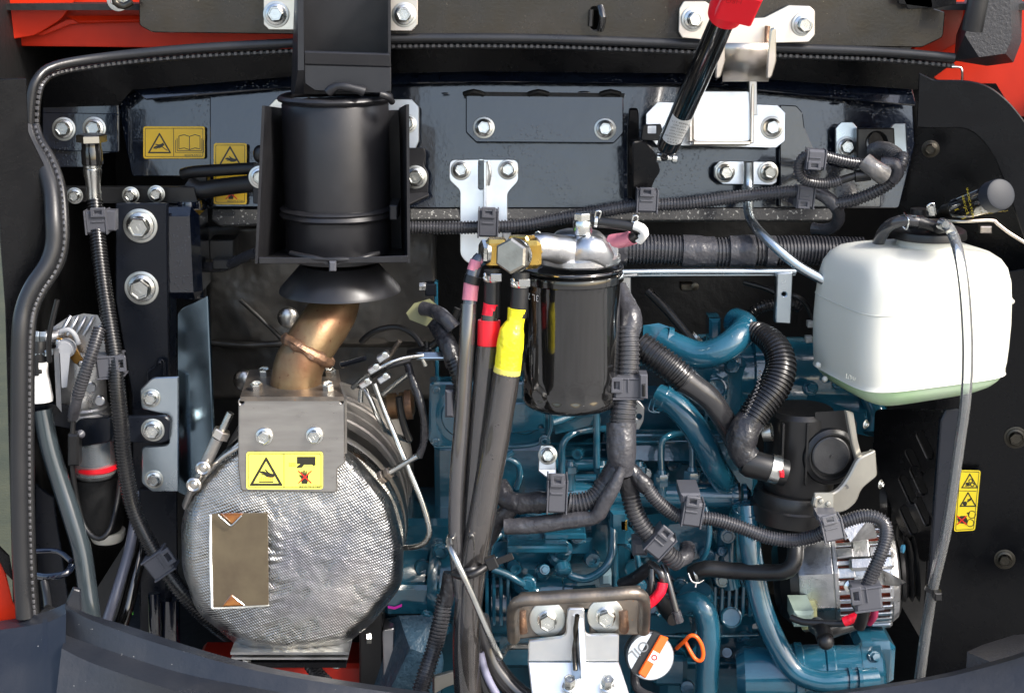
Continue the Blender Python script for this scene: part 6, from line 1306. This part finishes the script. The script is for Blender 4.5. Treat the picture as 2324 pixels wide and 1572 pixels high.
hosewire(t, 1928, 1542, 10, 27, axis=(1, 0, 0), m=BLUE, w_=8); hosewire(t, 1950, 1541, 10, 27, axis=(1, 0, 0), m=BLUE, w_=8)
RV(t, 'pipe_flange', BLUE, 1700, 1160, 62, (0, -.2, 1), [(0, -6), (38, -6), (38, 8), (28, 12), (0, 12)], 30)
t = thing('coolant_pipe', 'blue painted pipe bending down behind the orange dipstick loop', 'pipe')
BT(t, 'pipe', [(1550, 1372, 60), (1578, 1366, 50), (1598, 1384, 44), (1608, 1430, 44), (1606, 1500, 44), (1602, 1620, 44)], 27, seg=28); RV(t, 'pipe_collar', BLUE, 1580, 1352, 60, (-.2, -.3, 1), [(0, -16), (40, -16), (42, 0), (36, 14), (0, 14)], 32)
BT(t, 'rear_pipe', [(1650, 1180, 100), (1650, 1260, 96), (1660, 1330, 96)], 22)
t = thing('corrugated_hose', 'thick glossy black corrugated hose slanting down from the filter to the right', 'hose')
RB(t, 'corrugated_part', CONDB, [(1450, 782, 40), (1490, 810, 32), (1530, 840, 26), (1560, 868, 24)], 33, pitch=10, seg=24, depth=.12)
TB(t, 'smooth_part', mat('glossy_black_hose', (.022, .022, .024), .24, coat=.3, bump=.1, bscale=60), [(1552, 860, 24, 32), (1575, 876, 24, 28), (1610, 904, 26, 27), (1640, 946, 32, 26), (1664, 990, 44, 26), (1680, 1020, 60, 26)], 27, seg=26)
t = thing('breather_hose', 'large black ribbed hose arching down into the oil separator', 'hose')
RB(t, 'ribbed_arch', CONDB, [(1698, 752, 90, 20), (1724, 756, 76, 26), (1760, 786, 58, 32), (1772, 832, 44, 36), (1756, 880, 34, 38), (1722, 926, 26, 36), (1700, 960, 20, 34)], 32, pitch=8.5, seg=24, depth=.11)
TB(t, 'taped_bend', TAPEB, [(1704, 952, 20, 34), (1686, 984, 16, 35), (1684, 1020, 12, 34), (1698, 1042, 10, 32)], 34, seg=26, wob=.1)
RV(t, 'outlet_elbow', PLB, 1698, 1050, 10, (1, 0, -.28), [(0, -20), (26, -14), (32, 0), (31, 60), (30, 90), (0, 92)], 36)
for x in (1756, ): hosewire(t, x, 1064, 10, 31.5, axis=(1, 0, -.28), m=ROD, w_=22)
BX(t, 'red_dot', RED, 1770, 1070, 1780, 1084, -8, 0); hosewire(t, 1742, 980, 30, 20, axis=(1, -.3, .2), m=ROD, w_=20, name='small_clamp')
mb = MB(); c = crom([(1726, 840, 16, 0), (1718, 880, 8, 0), (1702, 920, -2, 0), (1690, 948, -4, 0)], 5); tube(mb, [(p[0]+(4 if i % 2 else -4), p[1], p[2]) for i, p in enumerate(c)], 1.4, step=.002); finish(mb, 'split_edge', COND, t)
# ================================================================ oil separator
t = thing('oil_separator', 'black moulded round oil separator with a flat disc face right of the engine', 'oil separator')
RV(t, 'body', PLB, 1812, 1070, 60, (0, 0, 1), [(0, -40), (78, -40), (80, -30), (80, 60), (78, 140), (70, 150), (0, 152)], 56)
RV(t, 'domed_lid', PLB, 1824, 966, 60, (0, 0, 1), [(64, -30), (66, -26), (66, 0), (58, 4), (60, 8), (62, 26), (56, 34), (40, 38), (0, 40)], 56)
RV(t, 'lower_flange', PLB, 1800, 1150, 60, (.05, 0, 1), [(0, -50), (60, -48), (78, -30), (94, -24), (96, -10), (96, 10), (92, 14), (92, 30), (86, 44), (0, 46)], 64)
RV(t, 'disc_housing', PLB, 1886, 1034, 30, (.12, -1, .05), [(68, -60), (68, 0), (64, 8), (56, 12), (54, 14), (51, 14), (50, 8), (46, 8), (0, 9)], 64)
RV(t, 'disc_centre', DISC, 1886, 1034, 22, (.12, -1, .05), [(44, -3), (44, 0), (41, 2), (4, 3), (3, 6), (0, 6)], 48)
mb = MB(); hull(mb, [P(x, y, Y) for x, y in ((1850, 935), (1930, 930), (1945, 960), (1940, 1010), (1850, 1000)) for Y in (30, 80)]); finish(mb, 'side_block', PLB, t)
for x in (1775, 1830): mb = MB(); obox(mb, P(x, 1030, 26), (Xr, V((0, 1, 0)), Zu), (.0012, .003, .030), .0004); finish(mb, 'body_rib', PLB, t)
RV(t, 'drain_neck', PLB, 1806, 1220, 60, (0, 0, 1), [(0, -20), (24, -20), (28, 0), (34, 30), (0, 30)], 30)
text(t, 'moulded_digit', CLIP, Fr(1923, 1103, 0, 20), 1923, 1104, '3', 12, -40, 0)
t = thing('separator_bracket', 'cream grey curved bracket holding the black oil separator', 'bracket')
CRM = mat('cream_painted_plate', (.34, .33, .29), .36, .6, var=(.28, .27, .24), vscale=20, bump=.05, bscale=400)
F = Fr(1930, 1080, 2, 18)
PL(t, 'curved_arm', CRM, F, fil([(1988, 1022), (1992, 1080), (1955, 1110), (1945, 1140), (1915, 1164), (1860, 1162), (1846, 1148), (1850, 1128), (1900, 1118), (1925, 1086), (1948, 1040)], [3, 8, 16, 12, 20, 8, 4, 6, 26, 20, 14]), 5, 1.2)
PL(t, 'upright_strip', CRM, Fr(1942, 980, 10, 30), fil([(1922, 932), (1938, 936), (1948, 1000), (1956, 1030), (1984, 1024), (1990, 1032), (1950, 1060), (1936, 1010)], 3), 4, .8)
PL(t, 'riveted_tab', CRM, Fr(1872, 1145, -8, 0, 10), fil([(1848, 1118), (1892, 1118), (1893, 1168), (1850, 1170)], 4), 4, .8)
for x, y in ((1864, 1137), (1880, 1143)): RV(t, 'rivet', CRM, x, y, -9, (0, -1, .2), [(0, 0), (6, 0), (5, 2), (0, 3)], 14)
for x, y in ((1964, 962), (1998, 1098), (1974, 1030)): bolt(t, Fr(x, y, 20, 50), x, y, 11, 'plain')
# alternator
t = thing('alternator', 'silver finned alternator with copper windings showing at the lower right', 'alternator')
AX = V((1, -.10, .10)).normalized(); AO = P(1890, 1300, 110); asx = S(1890, 1300, 60)
def arev(nm, m, prof, seg=64, **k): mb = MB(); rev(mb, AO, AX, [(r*asx, h*asx) for r, h in prof], seg, **k); return finish(mb, nm, m, t, 25)
arev('end_cover', PLB, [(0, -140), (60, -138), (92, -126), (112, -104), (116, -80), (0, -80)])
arev('rear_housing', ALU, [(110, -88), (122, -84), (128, -70), (130, -8), (126, 0), (116, 0)], 10, ref=V((0, -1, .4)))
arev('rear_rim', ALU, [(120, -6), (133, -4), (133, 4), (120, 6)], 10, ref=V((0, -1, .4)))
arev('copper_core', COPPER, [(0, -4), (110, -2), (110, 120), (0, 124)])
arev('middle_band', ALU, [(112, 40), (124, 40), (126, 44), (126, 76), (124, 80), (112, 80)]); arev('drive_rim', ALU, [(104, 122), (118, 122), (120, 118), (120, 126), (110, 140), (60, 150), (0, 150)])
ref = V((0, -1, .4)); ref = (ref-AX*ref.dot(AX)).normalized(); bb = AX.cross(ref)
for k in range(34):
    a_ = 2*math.pi*k/34; d_ = ref*math.cos(a_)+bb*math.sin(a_); tn = AX.cross(d_)
    for h0, h1 in ((4, 42), (78, 122)):
        mb = MB(); obox(mb, AO+AX*(h0+h1)/2*asx+d_*118*asx, (AX, d_, tn), ((h1-h0)/2*asx, 6*asx, 5.6*asx), .0008)
        if k % 8 == 0: obox(mb, AO+AX*(h0+h1)/2*asx+d_*120*asx, (AX, d_, tn), ((h1-h0)/2*asx, 8*asx, 12*asx), .001)
        finish(mb, 'cooling_fin', ALU, t)
for sg, h0, h1 in ((1.9, -80, 130), (-.15, 30, 130), (2.6, 30, 130)):
    d_ = ref*math.cos(sg)+bb*math.sin(sg); mb = MB(); obox(mb, AO+AX*(h0+h1)/2*asx+d_*124*asx, (AX, d_, AX.cross(d_)), ((h1-h0)/2*asx, 14*asx, 16*asx), .003); finish(mb, 'mounting_lug', ALU, t)
arev('drive_pulley', RUB, [(0, 152), (70, 152), (76, 160), (62, 168), (76, 176), (62, 184), (76, 192), (0, 196)])
mb = MB(); hull(mb, [P(x, y, Y) for x, y, Y in ((1905, 1180, 20), (1975, 1170, 20), (1990, 1220, 30), (1930, 1230, 10), (1905, 1180, 60), (1990, 1210, 60))]); finish(mb, 'cast_shoulder', ALU, t)
mb = MB(); hull(mb, [P(x, y, Y) for x, y, Y in ((1975, 1280, -20), (2020, 1300, 0), (2056, 1320, 30), (1985, 1325, -24), (2040, 1330, 0), (2000, 1300, 50))]); finish(mb, 'cast_ear', ALU, t)
RV(t, 'terminal_stud', BOLT, 1930, 1330, -6, (0, -1, .2), [(0, -10), (14, -10), (14, 0), (8, 2), (8, 12), (0, 12)], 18)
BX(t, 'connector_socket', PGREEN, 1803, 1388, 1848, 1424, 18, 60, 3); BX(t, 'connector_frame', mat('yellow_green_gasket', (.35, .36, .18), .5), 1822, 1380, 1856, 1432, 40, 60, 4)
RV(t, 'blue_cap', mat('blue_plug', (.03, .12, .20), .35), 2046, 1368-124, 60, (1, -.6, 0), [(0, 0), (9, 0), (10, 6), (0, 8)], 20)
t = thing('alternator_cable', 'black booted battery cable lying under the alternator', 'cable')
TB(t, 'lead', RUB, [(1795, 1400, 10), (1820, 1410, 4), (1850, 1412, 0), (1900, 1414, -6), (1950, 1408, -10), (1975, 1390, -10)], 8)
TB(t, 'red_wrap', REDT, [(1916, 1410, -10), (1950, 1396, -14)], 11, wob=.2); TB(t, 'rubber_boot', RUB, [(1852, 1418, 10), (1866, 1430, -4), (1872, 1448, -14)], 20); BL(t, 'boot_end', RUB, 1874, 1455, -16, 19)
TB(t, 'arm', RUB, [(1868, 1440, 0), (1900, 1428, 20), (1940, 1415, 30)], 15)
t = thing('water_hose', 'plain black rubber hose bending up beside the alternator', 'hose')
TB(t, 'hose', RUB, [(1572, 1300, 50), (1600, 1290, 44), (1660, 1294, 40), (1730, 1298, 30), (1780, 1296, 20), (1802, 1275, 20), (1806, 1235, 30), (1806, 1190, 50)], 19, seg=20)
hosewire(t, 1578, 1300, 48, 20, axis=(1, 0, .3), m=ROD, w_=6); mb = MB(); tube(mb, [(1562, 1300, 30), (1570, 1318, 26), (1584, 1322, 26), (1596, 1316, 30)], 2.4, step=.002); tube(mb, [(1580, 1322, 26), (1578, 1332, 24)], 2.2, step=.002); finish(mb, 'clamp_tang', ROD, t)
# ================================================================ centre harness tree
t = harness('grey taped harness tree descending beside the black filter and splitting into branches')
RB(t, 'trunk_conduit', COND, [(1424, 740, 30, 26), (1426, 790, 24, 27), (1424, 850, 18, 27), (1416, 920, 10, 30), (1410, 980, 6, 31)], 28, pitch=10, seg=22, depth=.09)
TB(t, 'upper_tape', TAPE, [(1408, 650, 60, 18), (1420, 690, 46, 26), (1432, 722, 34, 28), (1424, 760, 28, 27)], 26, seg=22, wob=.25)
TB(t, 'lower_tape', TAPE, [(1410, 960, 6, 33), (1410, 1010, 0, 34), (1412, 1050, -4, 28), (1415, 1075, -4, 24)], 32, seg=24, wob=.12)
clip(t, 1424, 875, 10, 90, 50, 66, latch=-1); BX(t, 'clip_window', MATTE, 1458, 872, 1465, 900, -8, -2); BX(t, 'clip_ear', CLIP, 1452, 850, 1470, 905, -6, 10)
TB(t, 'branch_tape', TAPEB, [(1404, 1052, -2), (1385, 1085, -4), (1368, 1108, -6)], 25, seg=20, wob=.2)
RB(t, 'branch_conduit', COND, [(1376, 1098, -6), (1350, 1130, -8), (1310, 1142, -8), (1285, 1140, -8)], 25, pitch=9, seg=20)
clip(t, 1264, 1118, -12, 2, 46, 76); 
TB(t, 'branch_tape', TAPEB, [(1248, 1138, -8), (1210, 1140, -6), (1175, 1142, -4), (1150, 1132, 0), (1130, 1100, 10)], 24, seg=20, wob=.2)
TB(t, 'branch_tape', TAPEB, [(1172, 1142, -4), (1140, 1172, 0), (1118, 1200, 6), (1106, 1225, 12)], 19, seg=20, wob=.25)
RB(t, 'branch_conduit', COND, [(1110, 1215, 8), (1100, 1245, 10), (1096, 1280, 14)], 16, pitch=7)
TB(t, 'flat_sleeve', TAPE, [(1412, 1060, -20, 10), (1395, 1100, -22, 16), (1372, 1140, -22, 17), (1352, 1172, -20, 17), (1310, 1178, -16, 20), (1250, 1186, -12, 20), (1200, 1192, -10, 20), (1145, 1194, -8, 18)], 18, seg=20, wob=.1, flat=1)
TB(t, 'branch_tape', TAPEB, [(1425, 1060, 0), (1450, 1085, -4), (1470, 1108, -6)], 18, seg=20, wob=.15)
RB(t, 'branch_conduit', COND, [(1464, 1100, -6), (1490, 1135, -8), (1530, 1166, -8), (1560, 1172, -8), (1620, 1178, -8), (1680, 1196, -10), (1740, 1218, -14), (1800, 1226, -18), (1850, 1216, -24), (1880, 1200, -28), (1925, 1180, -30), (1970, 1170, -30), (2005, 1185, -34), (2010, 1220, -40), (1994, 1270, -46), (1972, 1320, -46), (1966, 1350, -44)], 16.5, pitch=6.4, seg=18)
clip(t, 1570, 1160, -12, 8, 46, 58)
BX(t, 'clip_tower', CLIP, 1545, 1120, 1590, 1142, -20, 20, 2)
t2_ = clip(t, 1888, 1198, -34, -14, 48, 50, m=mat('glossy_grey_clip', (.13, .13, .14), .22)); BX(t, 'clip_tower', CLIP, 1855, 1168, 1902, 1182, -30, -10, 2)
clip(t, 1966, 1350, -46, 82, 58, 62, latch=-1)
TB(t, 'wire_tail', RUB, [(1962, 1375, -40), (1958, 1400, -36), (1950, 1420, -30)], 14); TB(t, 'maroon_wire', mat('maroon_sleeve', (.25, .02, .06), .35), [(1985, 1365, -40), (1984, 1395, -36), (1972, 1412, -30)], 9)
TB(t, 'branch_tape', TAPEB, [(1418, 1075, 0, 22), (1428, 1110, 4, 22), (1432, 1130, 4, 22)], 22, seg=20, wob=.15)
RB(t, 'branch_conduit', COND, [(1430, 1120, 4), (1440, 1160, 2), (1462, 1200, 0), (1495, 1235, -2), (1520, 1262, 0), (1540, 1275, 6)], 22, pitch=8.5, seg=20)
clip(t, 1496, 1228, -6, 40, 46, 62, latch=1); BX(t, 'clip_block', CLIP, 1436, 1228, 1470, 1262, 10, 30, 3)
TB(t, 'elbow_tape', TAPE, [(1535, 1272, 4), (1556, 1262, 10), (1560, 1240, 24)], 18, wob=.15)
for pts, r, m, nm in (([(1480, 1280, 10), (1500, 1300, 0), (1505, 1320, 0)], 9, HG, 'thin_wire'), ([(1506, 1280, 10), (1520, 1330, 0), (1536, 1390, -6)], 7.5, HG, 'thin_wire'), ([(1480, 1290, 6), (1478, 1340, 0), (1468, 1390, 0), (1464, 1425, 0)], 8, HG, 'thin_wire'),
                      ([(1504, 1322, -6), (1500, 1340, -8), (1482, 1362, -8), (1462, 1374, -6)], 12, REDT, 'red_wrap'), ([(1534, 1385, -6), (1542, 1410, -6)], 11, TAPE, 'wire_end'), ([(1480, 1282, 30), (1440, 1312, 40), (1410, 1325, 50)], 14, TAPEB, 'dark_branch')):
    TB(t, nm, m, pts, r, wob=.12 if nm != 'thin_wire' else 0)
TB(t, 'black_boot', RUB, [(1500, 1360, 40), (1514, 1384, 30), (1530, 1404, 16)], 17); RV(t, 'boot_ring', ROD, 1512, 1370, 40, (-.6, -.4, .6), [(20, -4), (26, -4), (26, 4), (20, 4), (20, -4)], 24)
# left of the filter: second harness with pale connector
t = harness('taped black harness with a translucent yellow green connector hood behind the clear hoses')
mb = MB(); hull(mb, [P(x, y, Y) for x, y in ((922, 710), (940, 688), (975, 678), (990, 690), (985, 720), (968, 740), (930, 725)) for Y in (80, 110)]); finish(mb, 'connector_hood', mat('translucent_hood', (.24, .24, .12), .4, spec=.6), t)
TB(t, 'tape', TAPE, [(960, 700, 76), (985, 706, 66), (1010, 722, 50), (1030, 745, 46)], 17, wob=.15); TB(t, 'tape', TAPEB, [(990, 736, 60), (1010, 770, 46), (1024, 800, 36), (1032, 830, 34)], 21, wob=.12, seg=20)
RB(t, 'conduit', CONDB, [(1030, 815, 32), (1044, 860, 24), (1052, 920, 24), (1052, 960, 30)], 20, pitch=8)
BX(t, 'harness_clip', CLIP, 1010, 886, 1030, 948, 20, 40, 2)
PL(t, 'zinc_arm', ZINCB, Fr(1000, 806, 60, 0, 60), fil([(943, 798), (1050, 796), (1050, 812), (945, 812)], 2), 3)
t = thing('lower_harness', 'grey ribbed conduit descending left of the hose bundle at the bottom', 'conduit')
RB(t, 'conduit', COND, [(1010, 1350, 30), (1000, 1410, 24), (985, 1470, 20), (965, 1530, 10), (945, 1600, 0)], 20, pitch=8, seg=18)
TB(t, 'tape', TAPEB, [(1024, 1300, 30), (1016, 1340, 28), (1010, 1370, 26)], 18, wob=.1)
PL(t, 'cream_tab', CRM, Fr(1020, 1530, 20, 20), fil([(985, 1536), (1025, 1525), (1060, 1520), (1050, 1545), (1010, 1560), (985, 1575)], 4), 5)
# ================================================================ bottom centre bracket
t = thing('lock_striker', 'raw steel striker loop with two big washered bolts at the bottom centre', 'striker')
F = Fr(1310, 1390, -30, 0, 8)
PL(t, 'base_plate', RAW, F, fil([(1180, 1348), (1455, 1332), (1458, 1350), (1460, 1440), (1352, 1442), (1338, 1440), (1338, 1382), (1288, 1382), (1284, 1440), (1170, 1450), (1160, 1380)], 6), 8, 1)
TB(t, 'loop_bar', RAW, [(1166, 1448, -44), (1164, 1400, -70), (1168, 1374, -84), (1186, 1362, -90), (1250, 1358, -92), (1380, 1350, -92), (1440, 1346, -90), (1458, 1354, -84), (1462, 1375, -70), (1460, 1430, -46)], 14.5, seg=22)
for x in (1190, 1420): TB(t, 'weld_bead', WELD, [(x-6, 1385, -40), (x-4, 1410, -42), (x-4, 1432, -40)], 10, wob=.4)
for x, y in ((1242, 1404), (1374, 1396)): bolt(t, F, x, y, 42, 'tall', hs=.85, m=BOLT)
t = thing('striker_support', 'white zinc bracket with centre rib and two bolts below the steel striker', 'bracket')
F = Fr(1300, 1480, -46, 0, 6)
PL(t, 'upper_plate', ZINC, F, fil([(1292, 1380), (1326, 1380), (1328, 1440), (1405, 1440), (1404, 1500), (1198, 1500), (1200, 1454), (1284, 1444), (1288, 1384)], [6, 6, 14, 3, 0, 0, 3, 14, 3]), 5, 1)
PL(t, 'lower_plate', ZINC, Fr(1300, 1500, -46, 0, 32), fil([(1198, 1500), (1404, 1500), (1450, 1640), (1215, 1640)], [0, 0, 6, 6]), 5, 1)
mb = MB(); hull(mb, [F.pt(x, y, o_)+V((dx, 0, 0)) for x, y, o_ in ((1306, 1396, 0), (1318, 1402, 14), (1326, 1540, 30), (1300, 1540, 0)) for dx in (-.0025, .0025)]); finish(mb, 'rib', ZINC, t)
TB(t, 'weld_bead', BOLTD, [(1310, 1395, -62), (1304, 1460, -56), (1306, 1520, -70)], 5, wob=.5)
F2 = Fr(1300, 1560, -64, 0, 50)
for x in (1292, 1378): bolt(t, F2, x, 1562, 31, 'tall', hs=1, washer=False, n=V((0, -.5, 1)))
# ================================================================ oil cap, dipstick
t = thing('oil_filler_cap', 'silver round oil filler cap with orange stripe marked OIL', 'oil cap')
AXC = V((.02, -1, .30)).normalized(); OC = P(1475, 1488, -20); cs = S(1475, 1488, -20)
mb = MB(); rev(mb, OC, AXC, [(0, -.030), (44*cs, -.030), (46*cs, -.008), (52*cs, -.006), (54*cs, -.003), (54*cs, .002), (51*cs, .005), (0, .005)], 48); finish(mb, 'cap_disc', CAPS, t)
mb = MB(); rev(mb, OC-AXC*.012, AXC, [(0, -.02), (50*cs, -.02), (54*cs, -.012), (54*cs, 0), (0, .001)], 48); finish(mb, 'cap_skirt', PLB, t)
Fc = Fr(1475, 1488, -20); Fc.n = AXC; Fc.o = OC+AXC*.005; Fc.u = Xr; Fc.v = AXC.cross(Xr)
PL(t, 'dark_groove', PLB, Fc, loc([(-52, -15), (52, -15), (54, 8), (-52, 8)], 1470, 1484, -60), 2, .3, (), .5)
PL(t, 'orange_grip', ORNG, Fc, loc(fil([(-50, -12), (50, -12), (54, 8), (-52, 8)], 3), 1484, 1490, -60), 5, 1, (), 5)
PL(t, 'white_square', INKW, Fc, loc([(-13, -10), (13, -10), (13, 7), (-13, 7)], 1485, 1491, -60), .5, .1, (), 5.4); 
ink(t, 'round_symbol', INKR, Fc, [circ(1485, 1491, 7, 16)], 5.7, {0: [circ(1485, 1491, 4, 12)]})
mb_o = text(t, 'lettering', mat('grey_relief', (.16, .17, .18), .4), Fc, 1450, 1474, 'OIL', 24, 140, .6)
t = thing('dipstick', 'orange looped dipstick handle right of the oil cap', 'dipstick')
mb = MB(); tube(mb, [(1536, 1470, 10), (1552, 1455, 0), (1566, 1442, -6), (1580, 1444, -8), (1592, 1462, -8), (1596, 1485, -8), (1590, 1498, -8), (1578, 1494, -6), (1566, 1476, -4), (1556, 1456, 0)], 4.6, step=.002); finish(mb, 'loop_handle', ORNG, t, 60)
TB(t, 'stem', mat('dark_rust_stem', (.12, .03, .02), .4), [(1540, 1466, 8), (1520, 1482, 30), (1505, 1490, 50)], 3.5)
t = thing('neck_pipe', 'grey taped lead curling below the oil cap', 'cable')
TB(t, 'lead', TAPE, [(1440, 1520, 30), (1445, 1560, 20), (1480, 1580, 10), (1530, 1590, 0)], 10)
# ================================================================ origins at each thing's own place
def kids(o): return [c for c in bpy.data.objects if c.parent == o]
GR = {'warning_sticker': 'yellow warning stickers', 'filter_hose': 'hoses hanging from the filter', 'coolant_pipe': 'blue coolant pipes on the engine', 'banjo_fitting': 'brass banjo fittings',
      'cable_tie': 'cable ties', 'stud': 'threaded studs behind the elbow pipe', 'sensor_pipe': 'thin steel sensor pipes', 'fuel_hose': 'fuel hoses at the left', 'wiring_harness': 'grey wiring harnesses', 'door_seal': 'rubber edge seals', 'cable': 'loose cables'}
for o in bpy.data.objects:
    g_ = GR.get(o.name.split('.')[0])
    if g_ and o.parent is None: o['group'] = g_
from collections import defaultdict
_ch = defaultdict(list)
for o in bpy.data.objects:
    if o.parent: _ch[o.parent.name].append(o)
def recentre(o, base):           # base = world position of the parent's origin (all rotations stay on bolts only)
    if o.type == 'EMPTY':
        c = V((0, 0, 0)); n = 0; zmin = 9
        for k in _ch[o.name]:
            if k.type == 'MESH' and len(k.data.vertices):
                bb = [k.matrix_basis @ V(b) for b in k.bound_box]; m_ = sum(bb, V())/8; c += m_; n += 1; zmin = min(zmin, min(b.z for b in bb))
        c = c/max(1, n); c.z = zmin
    elif o.matrix_basis == Matrix.Identity(4):
        bb = [V(b) for b in o.bound_box]; c = sum(bb, V())/8; o.data.transform(Matrix.Translation(-c))
    else:
        o.location = o.location-base; return
    o.location = c-base
    for k in _ch[o.name]: recentre(k, c)
for o in [o for o in bpy.data.objects if o.parent is None and o.type in ('EMPTY', 'MESH')]: recentre(o, V((0, 0, 0)))
